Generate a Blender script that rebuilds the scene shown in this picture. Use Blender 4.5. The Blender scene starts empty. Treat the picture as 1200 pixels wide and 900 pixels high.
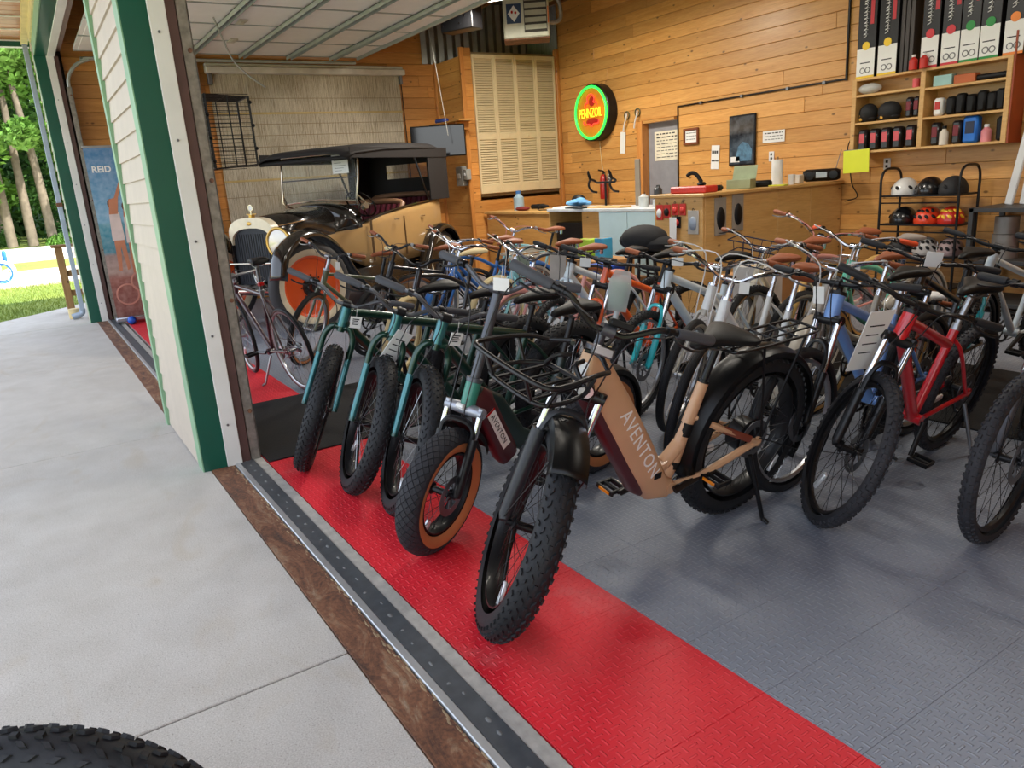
import bpy, math, random
from math import sin, cos, radians, pi, atan2, sqrt
from mathutils import Vector, Matrix
random.seed(7)
scene = bpy.context.scene
COL = scene.collection
# ---------------------------------------------------------------- camera
def cam_rotation(yaw, pitch, roll):
    f = Vector((sin(yaw) * cos(pitch), cos(yaw) * cos(pitch), -sin(pitch)))
    r = Vector((cos(yaw), -sin(yaw), 0))
    u = r.cross(f)
    c, s = cos(roll), sin(roll)
    r2 = r * c + u * s
    u2 = u * c - r * s
    return Matrix((r2, u2, -f)).transposed()
cd = bpy.data.cameras.new('camera')
cd.sensor_width = 36.0
cd.lens = 36.0 * 880 / 1200
cd.clip_start = 0.05
cam = bpy.data.objects.new('camera', cd)
COL.objects.link(cam)
cam.matrix_world = Matrix.Translation((0, 0, 1.5)) @ cam_rotation(radians(-58.264), radians(15.215), radians(-3.936)).to_4x4()
scene.camera = cam
# ---------------------------------------------------------------- world, sun, exposure
SUN_DIR = Vector((0.60, 0.42, 0.85)).normalized()      # from the ground towards the sun (behind the building)
wd = bpy.data.worlds.new('sky'); scene.world = wd; wd.use_nodes = True
wn = wd.node_tree.nodes; wl = wd.node_tree.links
for n in list(wn): wn.remove(n)
wo = wn.new('ShaderNodeOutputWorld'); wb_ = wn.new('ShaderNodeBackground'); wsky = wn.new('ShaderNodeTexSky')
wsky.sky_type = 'NISHITA'; wsky.sun_disc = False
wsky.sun_elevation = math.asin(SUN_DIR.z); wsky.sun_rotation = atan2(SUN_DIR.x, SUN_DIR.y)
wsky.dust_density = 3.0; wsky.ozone_density = 0.8
wmix = wn.new('ShaderNodeMix'); wmix.data_type = 'RGBA'; wmix.inputs[0].default_value = 0.55
wl.new(wsky.outputs[0], wmix.inputs[6]); wmix.inputs[7].default_value = (5.1, 5.3, 5.7, 1)   # thin bright haze over the blue
wl.new(wmix.outputs[2], wb_.inputs[0]); wb_.inputs[1].default_value = 0.43
wl.new(wb_.outputs[0], wo.inputs[0])
sd = bpy.data.lights.new('sun', 'SUN'); sd.energy = 9.0; sd.angle = radians(0.6); sd.color = (1.0, 0.95, 0.86)
sun = bpy.data.objects.new('sun', sd); COL.objects.link(sun)
sun.rotation_euler = SUN_DIR.to_track_quat('Z', 'Y').to_euler()
scene.view_settings.view_transform = 'Standard'
scene.view_settings.look = 'None'
scene.view_settings.gamma = 1.0
scene.view_settings.use_curve_mapping = False
scene.view_settings.exposure = 0.28
try:
    scene.cycles.max_bounces = 6; scene.cycles.diffuse_bounces = 4; scene.cycles.glossy_bounces = 3
    scene.cycles.transmission_bounces = 6; scene.cycles.transparent_max_bounces = 6
    scene.cycles.caustics_reflective = False; scene.cycles.caustics_refractive = False
    scene.cycles.use_denoising = True
    scene.cycles.sample_clamp_indirect = 6.0
except Exception:
    pass
# ---------------------------------------------------------------- helpers
X_, Y_, Z_ = Vector((1, 0, 0)), Vector((0, 1, 0)), Vector((0, 0, 1))
def V(*a): return Vector(a)
def crv(pts, n=5):
    """Catmull-Rom through pts"""
    P = [Vector(p) for p in pts]
    if len(P) < 3: return P
    Q = [P[0] * 2 - P[1]] + P + [P[-1] * 2 - P[-2]]
    out = []
    for i in range(1, len(Q) - 2):
        p0, p1, p2, p3 = Q[i - 1:i + 3]
        for k in range(n):
            t = k / n
            out.append(0.5 * ((2 * p1) + (p2 - p0) * t + (2 * p0 - 5 * p1 + 4 * p2 - p3) * t * t + (3 * p1 - p0 - 3 * p2 + p3) * t ** 3))
    out.append(P[-1])
    return out
class MB:
    def __init__(s): s.v = []; s.f = []
    def add(s, vs, fs, M=None):
        b = len(s.v)
        s.v += [tuple(M @ Vector(v)) for v in vs] if M is not None else [tuple(v) for v in vs]
        s.f += [tuple(i + b for i in f) for f in fs]
        return s
    def box(s, x0, x1, y0, y1, z0, z1, M=None):
        vs = [(x0, y0, z0), (x1, y0, z0), (x1, y1, z0), (x0, y1, z0), (x0, y0, z1), (x1, y0, z1), (x1, y1, z1), (x0, y1, z1)]
        return s.add(vs, [(0, 3, 2, 1), (4, 5, 6, 7), (0, 1, 5, 4), (1, 2, 6, 5), (2, 3, 7, 6), (3, 0, 4, 7)], M)
    def cbox(s, x0, x1, y0, y1, z0, z1, c=.004, M=None):
        """box with chamfered edges"""
        c = min(c, (x1 - x0) * .45, (y1 - y0) * .45, (z1 - z0) * .45)
        vs = []; idx = {}
        X = (x0, x1); Y = (y0, y1); Z = (z0, z1)
        for i in (0, 1):
            for j in (0, 1):
                for k in (0, 1):
                    sx, sy, sz = (1 - 2 * i) * c, (1 - 2 * j) * c, (1 - 2 * k) * c
                    for a, p in enumerate(((X[i], Y[j] + sy, Z[k] + sz), (X[i] + sx, Y[j], Z[k] + sz), (X[i] + sx, Y[j] + sy, Z[k]))):
                        idx[i, j, k, a] = len(vs); vs.append(p)
        F = []
        for i in (0, 1):
            q = [idx[i, 0, 0, 0], idx[i, 1, 0, 0], idx[i, 1, 1, 0], idx[i, 0, 1, 0]]; F.append(q if i else q[::-1])
            q = [idx[0, i, 0, 1], idx[1, i, 0, 1], idx[1, i, 1, 1], idx[0, i, 1, 1]]; F.append(q[::-1] if i else q)
            q = [idx[0, 0, i, 2], idx[1, 0, i, 2], idx[1, 1, i, 2], idx[0, 1, i, 2]]; F.append(q if i else q[::-1])
        for i in (0, 1):
            for j in (0, 1):
                F.append([idx[i, j, 0, 0], idx[i, j, 1, 0], idx[i, j, 1, 1], idx[i, j, 0, 1]] if (i + j) % 2 else [idx[i, j, 0, 1], idx[i, j, 1, 1], idx[i, j, 1, 0], idx[i, j, 0, 0]])
                F.append([idx[i, 0, j, 0], idx[i, 1, j, 0], idx[i, 1, j, 2], idx[i, 0, j, 2]] if (i + j) % 2 == 0 else [idx[i, 0, j, 2], idx[i, 1, j, 2], idx[i, 1, j, 0], idx[i, 0, j, 0]])
                F.append([idx[0, i, j, 1], idx[1, i, j, 1], idx[1, i, j, 2], idx[0, i, j, 2]] if (i + j) % 2 else [idx[0, i, j, 2], idx[1, i, j, 2], idx[1, i, j, 1], idx[0, i, j, 1]])
        for i in (0, 1):
            for j in (0, 1):
                for k in (0, 1):
                    t = [idx[i, j, k, 0], idx[i, j, k, 1], idx[i, j, k, 2]]
                    F.append(t if (i + j + k) % 2 else t[::-1])
        return s.add(vs, F, M)
    def tube(s, path, r, seg=8, closed=False, caps=True, side=None, flat=1.0, sq=2.0, M=None):
        """tube along path; r number, list or list of (a,b); side = fixed sideways axis; a lies along side"""
        P = [Vector(p) for p in path]; n = len(P)
        R = r if isinstance(r, (list, tuple)) else [r] * n
        vs = []; pn = None
        for i in range(n):
            if closed: t = P[(i + 1) % n] - P[i - 1]
            else: t = P[min(i + 1, n - 1)] - P[max(i - 1, 0)]
            if t.length < 1e-9: t = Vector((0, 0, 1))
            t = t.normalized()
            if side is not None:
                a = Vector(side); a = (a - t * a.dot(t)); a = a.normalized() if a.length > 1e-6 else t.orthogonal().normalized()
            elif pn is None:
                a = t.orthogonal().normalized()
            else:
                a = pn - t * pn.dot(t); a = a.normalized() if a.length > 1e-6 else t.orthogonal().normalized()
            pn = a
            b = t.cross(a)
            rr = R[i]
            ra, rb = rr if isinstance(rr, (list, tuple)) else (rr, rr * flat)
            for k in range(seg):
                w = 2 * pi * k / seg + (pi / seg if sq != 2.0 else 0)
                cw, sw = cos(w), sin(w)
                if sq != 2.0:
                    e = 2.0 / sq
                    cw = math.copysign(abs(cw) ** e, cw); sw = math.copysign(abs(sw) ** e, sw)
                vs.append(P[i] + a * (ra * cw) + b * (rb * sw))
        fs = []
        for i in range(n if closed else n - 1):
            j = (i + 1) % n
            for k in range(seg):
                l = (k + 1) % seg
                fs.append((i * seg + k, i * seg + l, j * seg + l, j * seg + k))
        if caps and not closed:
            fs.append(tuple(range(seg - 1, -1, -1))); fs.append(tuple((n - 1) * seg + k for k in range(seg)))
        return s.add(vs, fs, M)
    def lathe(s, prof, seg=24, axis='Z', M=None, close=False, a0=0, a1=2 * pi):
        """prof: list of (radius, height) along axis"""
        full = abs(a1 - a0 - 2 * pi) < 1e-6
        m = seg if full else seg + 1
        vs = []
        for (r, h) in prof:
            for k in range(m):
                w = a0 + (a1 - a0) * k / seg
                c, d = r * cos(w), r * sin(w)
                vs.append((c, d, h) if axis == 'Z' else ((d, h, c) if axis == 'Y' else (h, c, d)))
        fs = []
        np_ = len(prof)
        for i in range(np_ if close else np_ - 1):
            j = (i + 1) % np_
            for k in range(seg if full else seg):
                l = (k + 1) % m
                fs.append((i * m + k, i * m + l, j * m + l, j * m + k))
        return s.add(vs, fs, M)
    def torus(s, R, r, seg=48, sub=10, axis='Y', M=None, ry=None, a0=0, a1=2 * pi):
        ry = ry or r
        prof = [(R + r * cos(2 * pi * k / sub), ry * sin(2 * pi * k / sub)) for k in range(sub)]
        return s.lathe(prof, seg, axis, M, close=True, a0=a0, a1=a1)
    def cyl(s, p, q, r, seg=12, r2=None): return s.tube([p, q], [r, r2 if r2 is not None else r], seg)
    def ball(s, c, r, seg=12, rings=8, M=None):
        rx, ry, rz = r if isinstance(r, (list, tuple)) else (r, r, r)
        vs = []; fs = []
        for i in range(rings + 1):
            t = pi * i / rings
            for k in range(seg):
                w = 2 * pi * k / seg
                vs.append((c[0] + rx * sin(t) * cos(w), c[1] + ry * sin(t) * sin(w), c[2] + rz * cos(t)))
        for i in range(rings):
            for k in range(seg):
                l = (k + 1) % seg
                fs.append((i * seg + k, (i + 1) * seg + k, (i + 1) * seg + l, i * seg + l))
        return s.add(vs, fs, M)
    def prism(s, pts, d, M=None):
        """pts: 2-D outline in XZ plane, thickness d along Y from 0"""
        n = len(pts)
        vs = [(p[0], 0, p[1]) for p in pts] + [(p[0], d, p[1]) for p in pts]
        fs = [tuple(range(n)), tuple(range(2 * n - 1, n - 1, -1))] + [(i, i + n, (i + 1) % n + n, (i + 1) % n) for i in range(n)]
        return s.add(vs, fs, M)
    def mesh(s, name, m, smooth=True):
        me = bpy.data.meshes.new(name)
        me.from_pydata(s.v, [], s.f)
        me.materials.append(m)
        if smooth:
            me.polygons.foreach_set('use_smooth', [True] * len(me.polygons))
            try: me.set_sharp_from_angle(angle=radians(42))
            except Exception: pass
        me.update()
        return me
    def build(s, name, m, parent=None, M=None, smooth=True):
        return put(name, s.mesh(name, m, smooth), parent, M)
def put(name, me, parent=None, M=None):
    o = bpy.data.objects.new(name, me); COL.objects.link(o)
    if parent is not None: o.parent = parent
    if M is not None: o.matrix_local = M
    return o
def tag(o, label=None, cat=None, group=None, kind=None):
    if label: o['label'] = label
    if cat: o['category'] = cat
    if group: o['group'] = group
    if kind: o['kind'] = kind
    return o
def empty(name, loc=(0, 0, 0), rz=0, label=None, cat=None, group=None, kind=None):
    o = bpy.data.objects.new(name, None); COL.objects.link(o)
    o.empty_display_size = .05
    o.location = loc; o.rotation_euler = (0, 0, rz)
    return tag(o, label, cat, group, kind)
_txt = {}
def text_mesh(body, m, size=.1, extrude=.001, align='CENTER', bold=0.0, spacing=1.0):
    cu = bpy.data.curves.new('lettering', 'FONT'); cu.body = body; cu.size = size; cu.extrude = extrude
    cu.align_x = align; cu.align_y = 'CENTER'; cu.offset = bold; cu.space_character = spacing; cu.resolution_u = 3
    o = bpy.data.objects.new('lettering', cu); COL.objects.link(o)
    bpy.context.view_layer.update()
    me = bpy.data.meshes.new_from_object(o.evaluated_get(bpy.context.evaluated_depsgraph_get()))
    bpy.data.objects.remove(o); bpy.data.curves.remove(cu)
    me.materials.clear(); me.materials.append(m)
    return me
def frame_mat(o, x, y, z=None):
    """matrix with local x,y axes along x,y at o"""
    x = Vector(x).normalized(); y = Vector(y); y = (y - x * y.dot(x)).normalized(); z = x.cross(y)
    M = Matrix((x, y, z)).transposed().to_4x4(); M.translation = Vector(o); return M
# ---------------------------------------------------------------- materials
MATS = {}
def nodes_of(name):
    m = bpy.data.materials.new(name); m.use_nodes = True
    nt = m.node_tree
    return m, nt, nt.nodes, nt.links, nt.nodes['Principled BSDF']
def ramp(nt, fac, stops):
    r = nt.nodes.new('ShaderNodeValToRGB')
    e = r.color_ramp.elements
    while len(e) < len(stops): e.new(0.5)
    for i, (p, c) in enumerate(stops):
        e[i].position = p; e[i].color = (*c, 1) if len(c) == 3 else c
    nt.links.new(fac, r.inputs[0]); return r.outputs[0]
def noise(nt, vec, scale, detail=3, rough=.55, dist=0.0):
    n = nt.nodes.new('ShaderNodeTexNoise'); n.inputs['Scale'].default_value = scale; n.inputs['Detail'].default_value = detail
    n.inputs['Roughness'].default_value = rough; n.inputs['Distortion'].default_value = dist
    if vec is not None: nt.links.new(vec, n.inputs['Vector'])
    return n.outputs[0]
def coord(nt, kind='Object', scale=None, loc=None):
    t = nt.nodes.new('ShaderNodeTexCoord').outputs[kind]
    if scale or loc:
        mp = nt.nodes.new('ShaderNodeMapping'); nt.links.new(t, mp.inputs[0])
        if scale: mp.inputs['Scale'].default_value = scale
        if loc: mp.inputs['Location'].default_value = loc
        t = mp.outputs[0]
    return t
def bump(nt, bsdf, h, strength=.3, dist=.01):
    b = nt.nodes.new('ShaderNodeBump'); b.inputs['Strength'].default_value = strength; b.inputs['Distance'].default_value = dist
    nt.links.new(h, b.inputs['Height']); nt.links.new(b.outputs[0], bsdf.inputs['Normal'])
def math_(nt, op, a, b=None, c=None):
    n = nt.nodes.new('ShaderNodeMath'); n.operation = op
    for i, v in enumerate((a, b, c)):
        if v is None: continue
        if isinstance(v, (int, float)): n.inputs[i].default_value = v
        else: nt.links.new(v, n.inputs[i])
    return n.outputs[0]
def mixc(nt, fac, a, b, blend='MIX'):
    n = nt.nodes.new('ShaderNodeMix'); n.data_type = 'RGBA'; n.blend_type = blend
    for i, v in ((0, fac), (6, a), (7, b)):
        if isinstance(v, (int, float)): n.inputs[i].default_value = v
        elif isinstance(v, tuple): n.inputs[i].default_value = (*v, 1) if len(v) == 3 else v
        else: nt.links.new(v, n.inputs[i])
    return n.outputs[2]
def s2l(c):
    return tuple(((x / 255) / 12.92 if x / 255 <= .04045 else ((x / 255 + .055) / 1.055) ** 2.4) for x in c)
def M_(name, rgb=(128, 128, 128), rough=.5, metal=0.0, coat=0.0, var=.12, vs=6.0, bmp=0.0, bs=60.0, emit=None, es=0.0, trans=0.0, alpha=1.0, ior=None, spec=None):
    """plain procedural material: sRGB colour with a little mottling and fine relief"""
    if name in MATS: return MATS[name]
    m, nt, N, L, b = nodes_of(name)
    c = s2l(rgb)
    co = coord(nt)
    if var > 0:
        f = noise(nt, co, vs, 3)
        d = tuple(max(0, x * (1 - var)) for x in c); u = tuple(min(1, x * (1 + var)) for x in c)
        L.new(ramp(nt, f, [(.3, d), (.7, u)]), b.inputs['Base Color'])
    else: b.inputs['Base Color'].default_value = (*c, 1)
    b.inputs['Roughness'].default_value = rough; b.inputs['Metallic'].default_value = metal
    b.inputs['Coat Weight'].default_value = coat; b.inputs['Coat Roughness'].default_value = .08
    if bmp: bump(nt, b, noise(nt, co, bs, 4), bmp, .004)
    if emit: b.inputs['Emission Color'].default_value = (*s2l(emit), 1); b.inputs['Emission Strength'].default_value = es
    if trans: b.inputs['Transmission Weight'].default_value = trans
    if alpha < 1: b.inputs['Alpha'].default_value = alpha
    if ior: b.inputs['IOR'].default_value = ior
    if spec is not None: b.inputs['Specular IOR Level'].default_value = spec
    MATS[name] = m
    return m
def wood_mat(name, c1, c2, axis=0, knots=True, rough=.45, rv=.35, scale=1.0, coat=.15):
    if name in MATS: return MATS[name]
    m, nt, N, L, b = nodes_of(name)
    info = N.new('ShaderNodeObjectInfo')
    t = N.new('ShaderNodeTexCoord').outputs['Object']
    add = N.new('ShaderNodeVectorMath'); add.operation = 'ADD'
    cmb = N.new('ShaderNodeCombineXYZ')
    r = math_(nt, 'MULTIPLY', info.outputs['Random'], 37.0)
    for i in range(3): L.new(r, cmb.inputs[i])
    L.new(t, add.inputs[0]); L.new(cmb.outputs[0], add.inputs[1])
    mp = N.new('ShaderNodeMapping'); L.new(add.outputs[0], mp.inputs[0])
    sc = [9.0 * scale, 9.0 * scale, 9.0 * scale]; sc[axis] = 0.8 * scale
    mp.inputs['Scale'].default_value = sc
    g = noise(nt, mp.outputs[0], 1.6, 4, .6, .8)
    fine = noise(nt, mp.outputs[0], 9.0, 3, .6, .2)
    a, bb = s2l(c1), s2l(c2)
    col = ramp(nt, g, [(.25, bb), (.5, tuple((x + y) / 2 for x, y in zip(a, bb))), (.72, a)])
    col = mixc(nt, .22, col, ramp(nt, fine, [(.35, tuple(x * .62 for x in bb)), (.65, a)]))
    if knots:
        kp = N.new('ShaderNodeMapping'); L.new(add.outputs[0], kp.inputs[0])
        ks = [9.0, 9.0, 9.0]; ks[axis] = 5.0
        if axis < 2: ks[1 - axis] = 0.0
        kp.inputs['Scale'].default_value = ks
        vo = N.new('ShaderNodeTexVoronoi'); vo.inputs['Scale'].default_value = 1.0; L.new(kp.outputs[0], vo.inputs['Vector'])
        sel = math_(nt, 'GREATER_THAN', math_(nt, 'FRACT', math_(nt, 'MULTIPLY', vo.outputs['Color'], 3.7)), .40)
        k = math_(nt, 'MULTIPLY', ramp(nt, vo.outputs['Distance'], [(.07, (1, 1, 1)), (.15, (0, 0, 0))]), sel)
        col = mixc(nt, math_(nt, 'MULTIPLY', k, .85), col, tuple(x * .22 for x in bb))
    hs = N.new('ShaderNodeHueSaturation'); L.new(col, hs.inputs['Color'])
    L.new(math_(nt, 'ADD', math_(nt, 'MULTIPLY', info.outputs['Random'], rv), 1 - rv / 2), hs.inputs['Value'])
    L.new(hs.outputs[0], b.inputs['Base Color'])
    b.inputs['Roughness'].default_value = rough; b.inputs['Coat Weight'].default_value = coat; b.inputs['Coat Roughness'].default_value = .25
    bump(nt, b, fine, .12, .003)
    MATS[name] = m
    return m
PINE_X = wood_mat('pine boards lying along the wall', (224, 170, 98), (202, 138, 66), 0)
PINE_Y = wood_mat('pine boards of the side wall', (218, 156, 84), (190, 122, 54), 1)
PINE_Z = wood_mat('upright pine trim', (208, 146, 76), (178, 108, 46), 2)
PINE_PALE = wood_mat('pale pine plywood', (222, 178, 112), (202, 152, 84), 0, rv=.12)
PINE_PALE_Y = wood_mat('pale pine plywood side', (222, 178, 112), (202, 152, 84), 1, rv=.12)
CEDAR = wood_mat('cedar soffit boards', (176, 104, 52), (138, 72, 30), 1)
OLDWOOD = wood_mat('weathered deck timber', (158, 122, 76), (120, 86, 50), 2, rough=.8, coat=0)
BLACK = M_('black satin metal', (20, 20, 22), .4, .1, .1, spec=.35)
BLACKP = M_('black plastic', (15, 15, 16), .5, bmp=.05, spec=.28)
RUBBER = M_('tyre rubber', (28, 29, 32), .6, var=.2, vs=14, bmp=.12, bs=160, spec=.35)
RUBBER2 = M_('worn tyre rubber', (44, 44, 48), .7, var=.2, vs=14, bmp=.12, bs=160, spec=.35)
GRIPB = M_('charcoal grip rubber', (72, 74, 80), .75, bmp=.3, bs=220)
GRIPK = M_('black grip rubber', (30, 30, 33), .7, bmp=.3, bs=220)
BROWN = M_('brown leatherette', (150, 82, 48), .55, bmp=.1, bs=120)
CREAMR = M_('cream rubber', (226, 208, 160), .7)
CHROME = M_('polished chrome', (205, 205, 208), .14, 1.0, var=.05)
ALU = M_('brushed aluminium', (168, 170, 174), .34, .9, var=.08)
STEEL = M_('grey steel', (120, 122, 126), .42, .85, var=.1)
SPOKE = M_('stainless spoke wire', (150, 152, 156), .3, .9, var=0)
SPOKEB = M_('black spoke wire', (36, 36, 38), .35, .6, var=0)
PAPER = M_('white paper card', (232, 232, 228), .7, var=.03)
WHITEP = M_('white plastic', (226, 226, 224), .45, var=.04)
BAG = M_('clear plastic bag', (226, 230, 226), .22, alpha=.55, var=.05, bmp=.6, bs=30)
PINK = M_('pink cable housing', (226, 150, 146), .4)
WCAB = M_('white cable housing', (226, 224, 220), .35, var=.03)
KCAB = M_('black cable housing', (26, 26, 28), .4, var=.03)
REFL_O = M_('amber reflector', (236, 140, 20), .2, coat=.6)
REFL_R = M_('red reflector', (190, 24, 22), .2, coat=.6)
REFL_W = M_('clear reflector', (232, 236, 238), .15, .3, coat=.6)
INK = M_('black print', (26, 26, 30), .6, var=0)
WHITEI = M_('white print', (240, 240, 238), .5, var=0)
# ---------------------------------------------------------------- surface materials
def concrete_mat():
    m, nt, N, L, b = nodes_of('broom finished concrete')
    co = coord(nt)
    big = noise(nt, co, .9, 4, .6, .6); mid = noise(nt, co, 5, 4); fine = noise(nt, co, 190, 4, .7)
    c = ramp(nt, big, [(.3, s2l((168, 162, 152))), (.55, s2l((186, 182, 174))), (.75, s2l((196, 192, 186)))])
    c = mixc(nt, .35, c, ramp(nt, mid, [(.3, s2l((168, 160, 146))), (.7, s2l((208, 204, 196)))]))
    vo = N.new('ShaderNodeTexVoronoi'); vo.inputs['Scale'].default_value = 70; L.new(co, vo.inputs['Vector'])
    sp = math_(nt, 'MULTIPLY', math_(nt, 'LESS_THAN', vo.outputs['Distance'], .16), .55)
    c = mixc(nt, sp, c, s2l((120, 112, 100)))
    st = ramp(nt, noise(nt, coord(nt, 'Object', (1.4, 2.6, 1)), 1.3, 3, .5, 1.2), [(.60, (0, 0, 0)), (.75, (1, 1, 1))])
    c = mixc(nt, math_(nt, 'MULTIPLY', st, .38), c, s2l((166, 144, 104)))
    c = mixc(nt, .34, c, ramp(nt, fine, [(.34, s2l((112, 110, 106))), (.52, s2l((186, 184, 180))), (.66, s2l((224, 224, 222)))]))
    L.new(c, b.inputs['Base Color']); b.inputs['Roughness'].default_value = .85
    bump(nt, b, fine, .25, .003)
    return m
CONC = concrete_mat()
CONC2 = M_('grey sill concrete', (168, 164, 156), .85, var=.18, vs=20, bmp=.3)
def tread_mat(name, rgb, rough, wear):
    """rubber tile with the raised tread-plate bars"""
    m, nt, N, L, b = nodes_of(name)
    g = N.new('ShaderNodeNewGeometry').outputs['Position']
    sp = N.new('ShaderNodeSeparateXYZ'); L.new(g, sp.inputs[0])
    s = .030
    u = math_(nt, 'DIVIDE', sp.outputs[0], s); v = math_(nt, 'DIVIDE', sp.outputs[1], s)
    par = math_(nt, 'MODULO', math_(nt, 'ADD', math_(nt, 'FLOOR', u), math_(nt, 'ADD', math_(nt, 'FLOOR', v), 4000)), 2)
    par = math_(nt, 'ABSOLUTE', par)
    fu = math_(nt, 'ABSOLUTE', math_(nt, 'SUBTRACT', math_(nt, 'FRACT', u), .5)); fv = math_(nt, 'ABSOLUTE', math_(nt, 'SUBTRACT', math_(nt, 'FRACT', v), .5))
    def bar(a, c):
        return math_(nt, 'MULTIPLY', math_(nt, 'SMOOTH_MIN', 1.0, math_(nt, 'MAXIMUM', math_(nt, 'MULTIPLY', math_(nt, 'SUBTRACT', .52, a), 9), 0), .1),
                     math_(nt, 'MINIMUM', math_(nt, 'MAXIMUM', math_(nt, 'MULTIPLY', math_(nt, 'SUBTRACT', .13, c), 16), 0), 1))
    h = math_(nt, 'ADD', math_(nt, 'MULTIPLY', par, bar(fu, fv)), math_(nt, 'MULTIPLY', math_(nt, 'SUBTRACT', 1, par), bar(fv, fu)))
    h = math_(nt, 'MINIMUM', h, 1.0)
    co = coord(nt)
    c = s2l(rgb)
    n1 = noise(nt, g, 1.3, 4, .6, .5)
    col = ramp(nt, n1, [(.3, tuple(x * .86 for x in c)), (.7, tuple(min(1, x * 1.12) for x in c))])
    col = mixc(nt, math_(nt, 'MULTIPLY', h, wear), col, tuple(min(1, x * 1.35 + .06) for x in c))
    dust = ramp(nt, noise(nt, g, 2.2, 5, .65), [(.58, (0, 0, 0)), (.74, (1, 1, 1))])
    col = mixc(nt, math_(nt, 'MULTIPLY', dust, .16), col, s2l((196, 192, 184)))
    L.new(col, b.inputs['Base Color'])
    L.new(math_(nt, 'ADD', math_(nt, 'MULTIPLY', n1, .2), rough - .1), b.inputs['Roughness'])
    bump(nt, b, h, .85, .004)
    return m
TILE_GREY = tread_mat('grey tread tile', (128, 135, 147), .45, .55)
TILE_RED = tread_mat('red tread tile', (218, 24, 42), .58, .42)
MATB = M_('black rubber matting', (19, 20, 22), .7, var=.25, vs=30, bmp=.5, bs=90, spec=.3)
def rust_mat():
    m, nt, N, L, b = nodes_of('rusted steel plate')
    co = coord(nt); n1 = noise(nt, coord(nt, 'Object', (1, 3.5, 1)), 3.2, 8, .72, 1.2); n2 = noise(nt, co, 60, 4)
    c = ramp(nt, n1, [(.34, s2l((52, 44, 42))), (.45, s2l((96, 62, 46))), (.54, s2l((126, 84, 60))), (.62, s2l((150, 122, 96))), (.70, s2l((178, 162, 140)))])
    c = mixc(nt, .3, c, ramp(nt, n2, [(.35, s2l((50, 38, 34))), (.65, s2l((150, 104, 72)))]))
    L.new(c, b.inputs['Base Color']); b.inputs['Roughness'].default_value = .78; b.inputs['Metallic'].default_value = .15
    bump(nt, b, n1, .6, .006); return m
RUST = rust_mat()
GREEN = M_('glossy dark green trim', (4, 82, 64), .35, coat=.2, var=.06, vs=3)
LGREEN = M_('lit green trim face', (126, 164, 128), .5, var=.12)  # front faces of the same green trim, daylight put into the colour
WHITE = M_('white painted board', (226, 224, 216), .5, var=.06, vs=4)
CREAM = M_('cream vinyl siding', (188, 175, 158), .55, var=.06, vs=5, bmp=.06, bs=40)
BROWNM = M_('brown aluminium trim', (84, 58, 52), .5, var=.15)
GALV = M_('weathered galvanised track', (140, 134, 124), .5, .5, var=.3, vs=22)
GALV2 = M_('pale galvanised strut', (172, 178, 172), .45, .4, var=.1)
ALUS = M_('dull aluminium sill', (186, 188, 190), .4, .6, var=.1)
DOORP = M_('off white door panel', (242, 238, 230), .45, var=.03)
DARKM = M_('dark steel roof deck', (58, 52, 48), .6, .3, var=.25)
# ---------------------------------------------------------------- ground and apron
def struct(name, mb, m, parent=None, label=None, smooth=False):
    o = mb.build(name, m, parent, smooth=smooth)
    if parent is None: tag(o, label, None, None, 'structure')
    return o
apron = empty('floor_apron', (0, 0, 0), kind='structure', label='pale concrete apron outside the shop doors')
jx = [1.6, -2.21, -5.36, -8.5, -11.6]
for a, b in zip(jx[1:], jx[:-1]):
    for ya, yb in ((-2.9, .645), (-6.4, -2.912), (-9.9, -6.412), (-13.4, -9.912)):  # outermost rows are unseen, added to bounce sunlight into the shop
        MB().cbox(a + .004, b - .004, ya, yb, -.12, 0, .004).build('concrete_slab', CONC, apron, smooth=False)
pts = [(-11.608, -13.4), (-11.608, .645), (-14.3, .645), (-13.96, .36), (-13.5, -.05), (-13.05, -.53), (-12.75, -1.3), (-12.6, -2.5), (-12.6, -13.4)]
mb = MB(); n = len(pts)
mb.add([(x, y, 0) for x, y in pts] + [(x, y, -.12) for x, y in pts], [tuple(range(n - 1, -1, -1))] + [(i, (i + 1) % n, (i + 1) % n + n, i + n) for i in range(n)])
mb.build('concrete_slab', CONC, apron, smooth=False)
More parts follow.
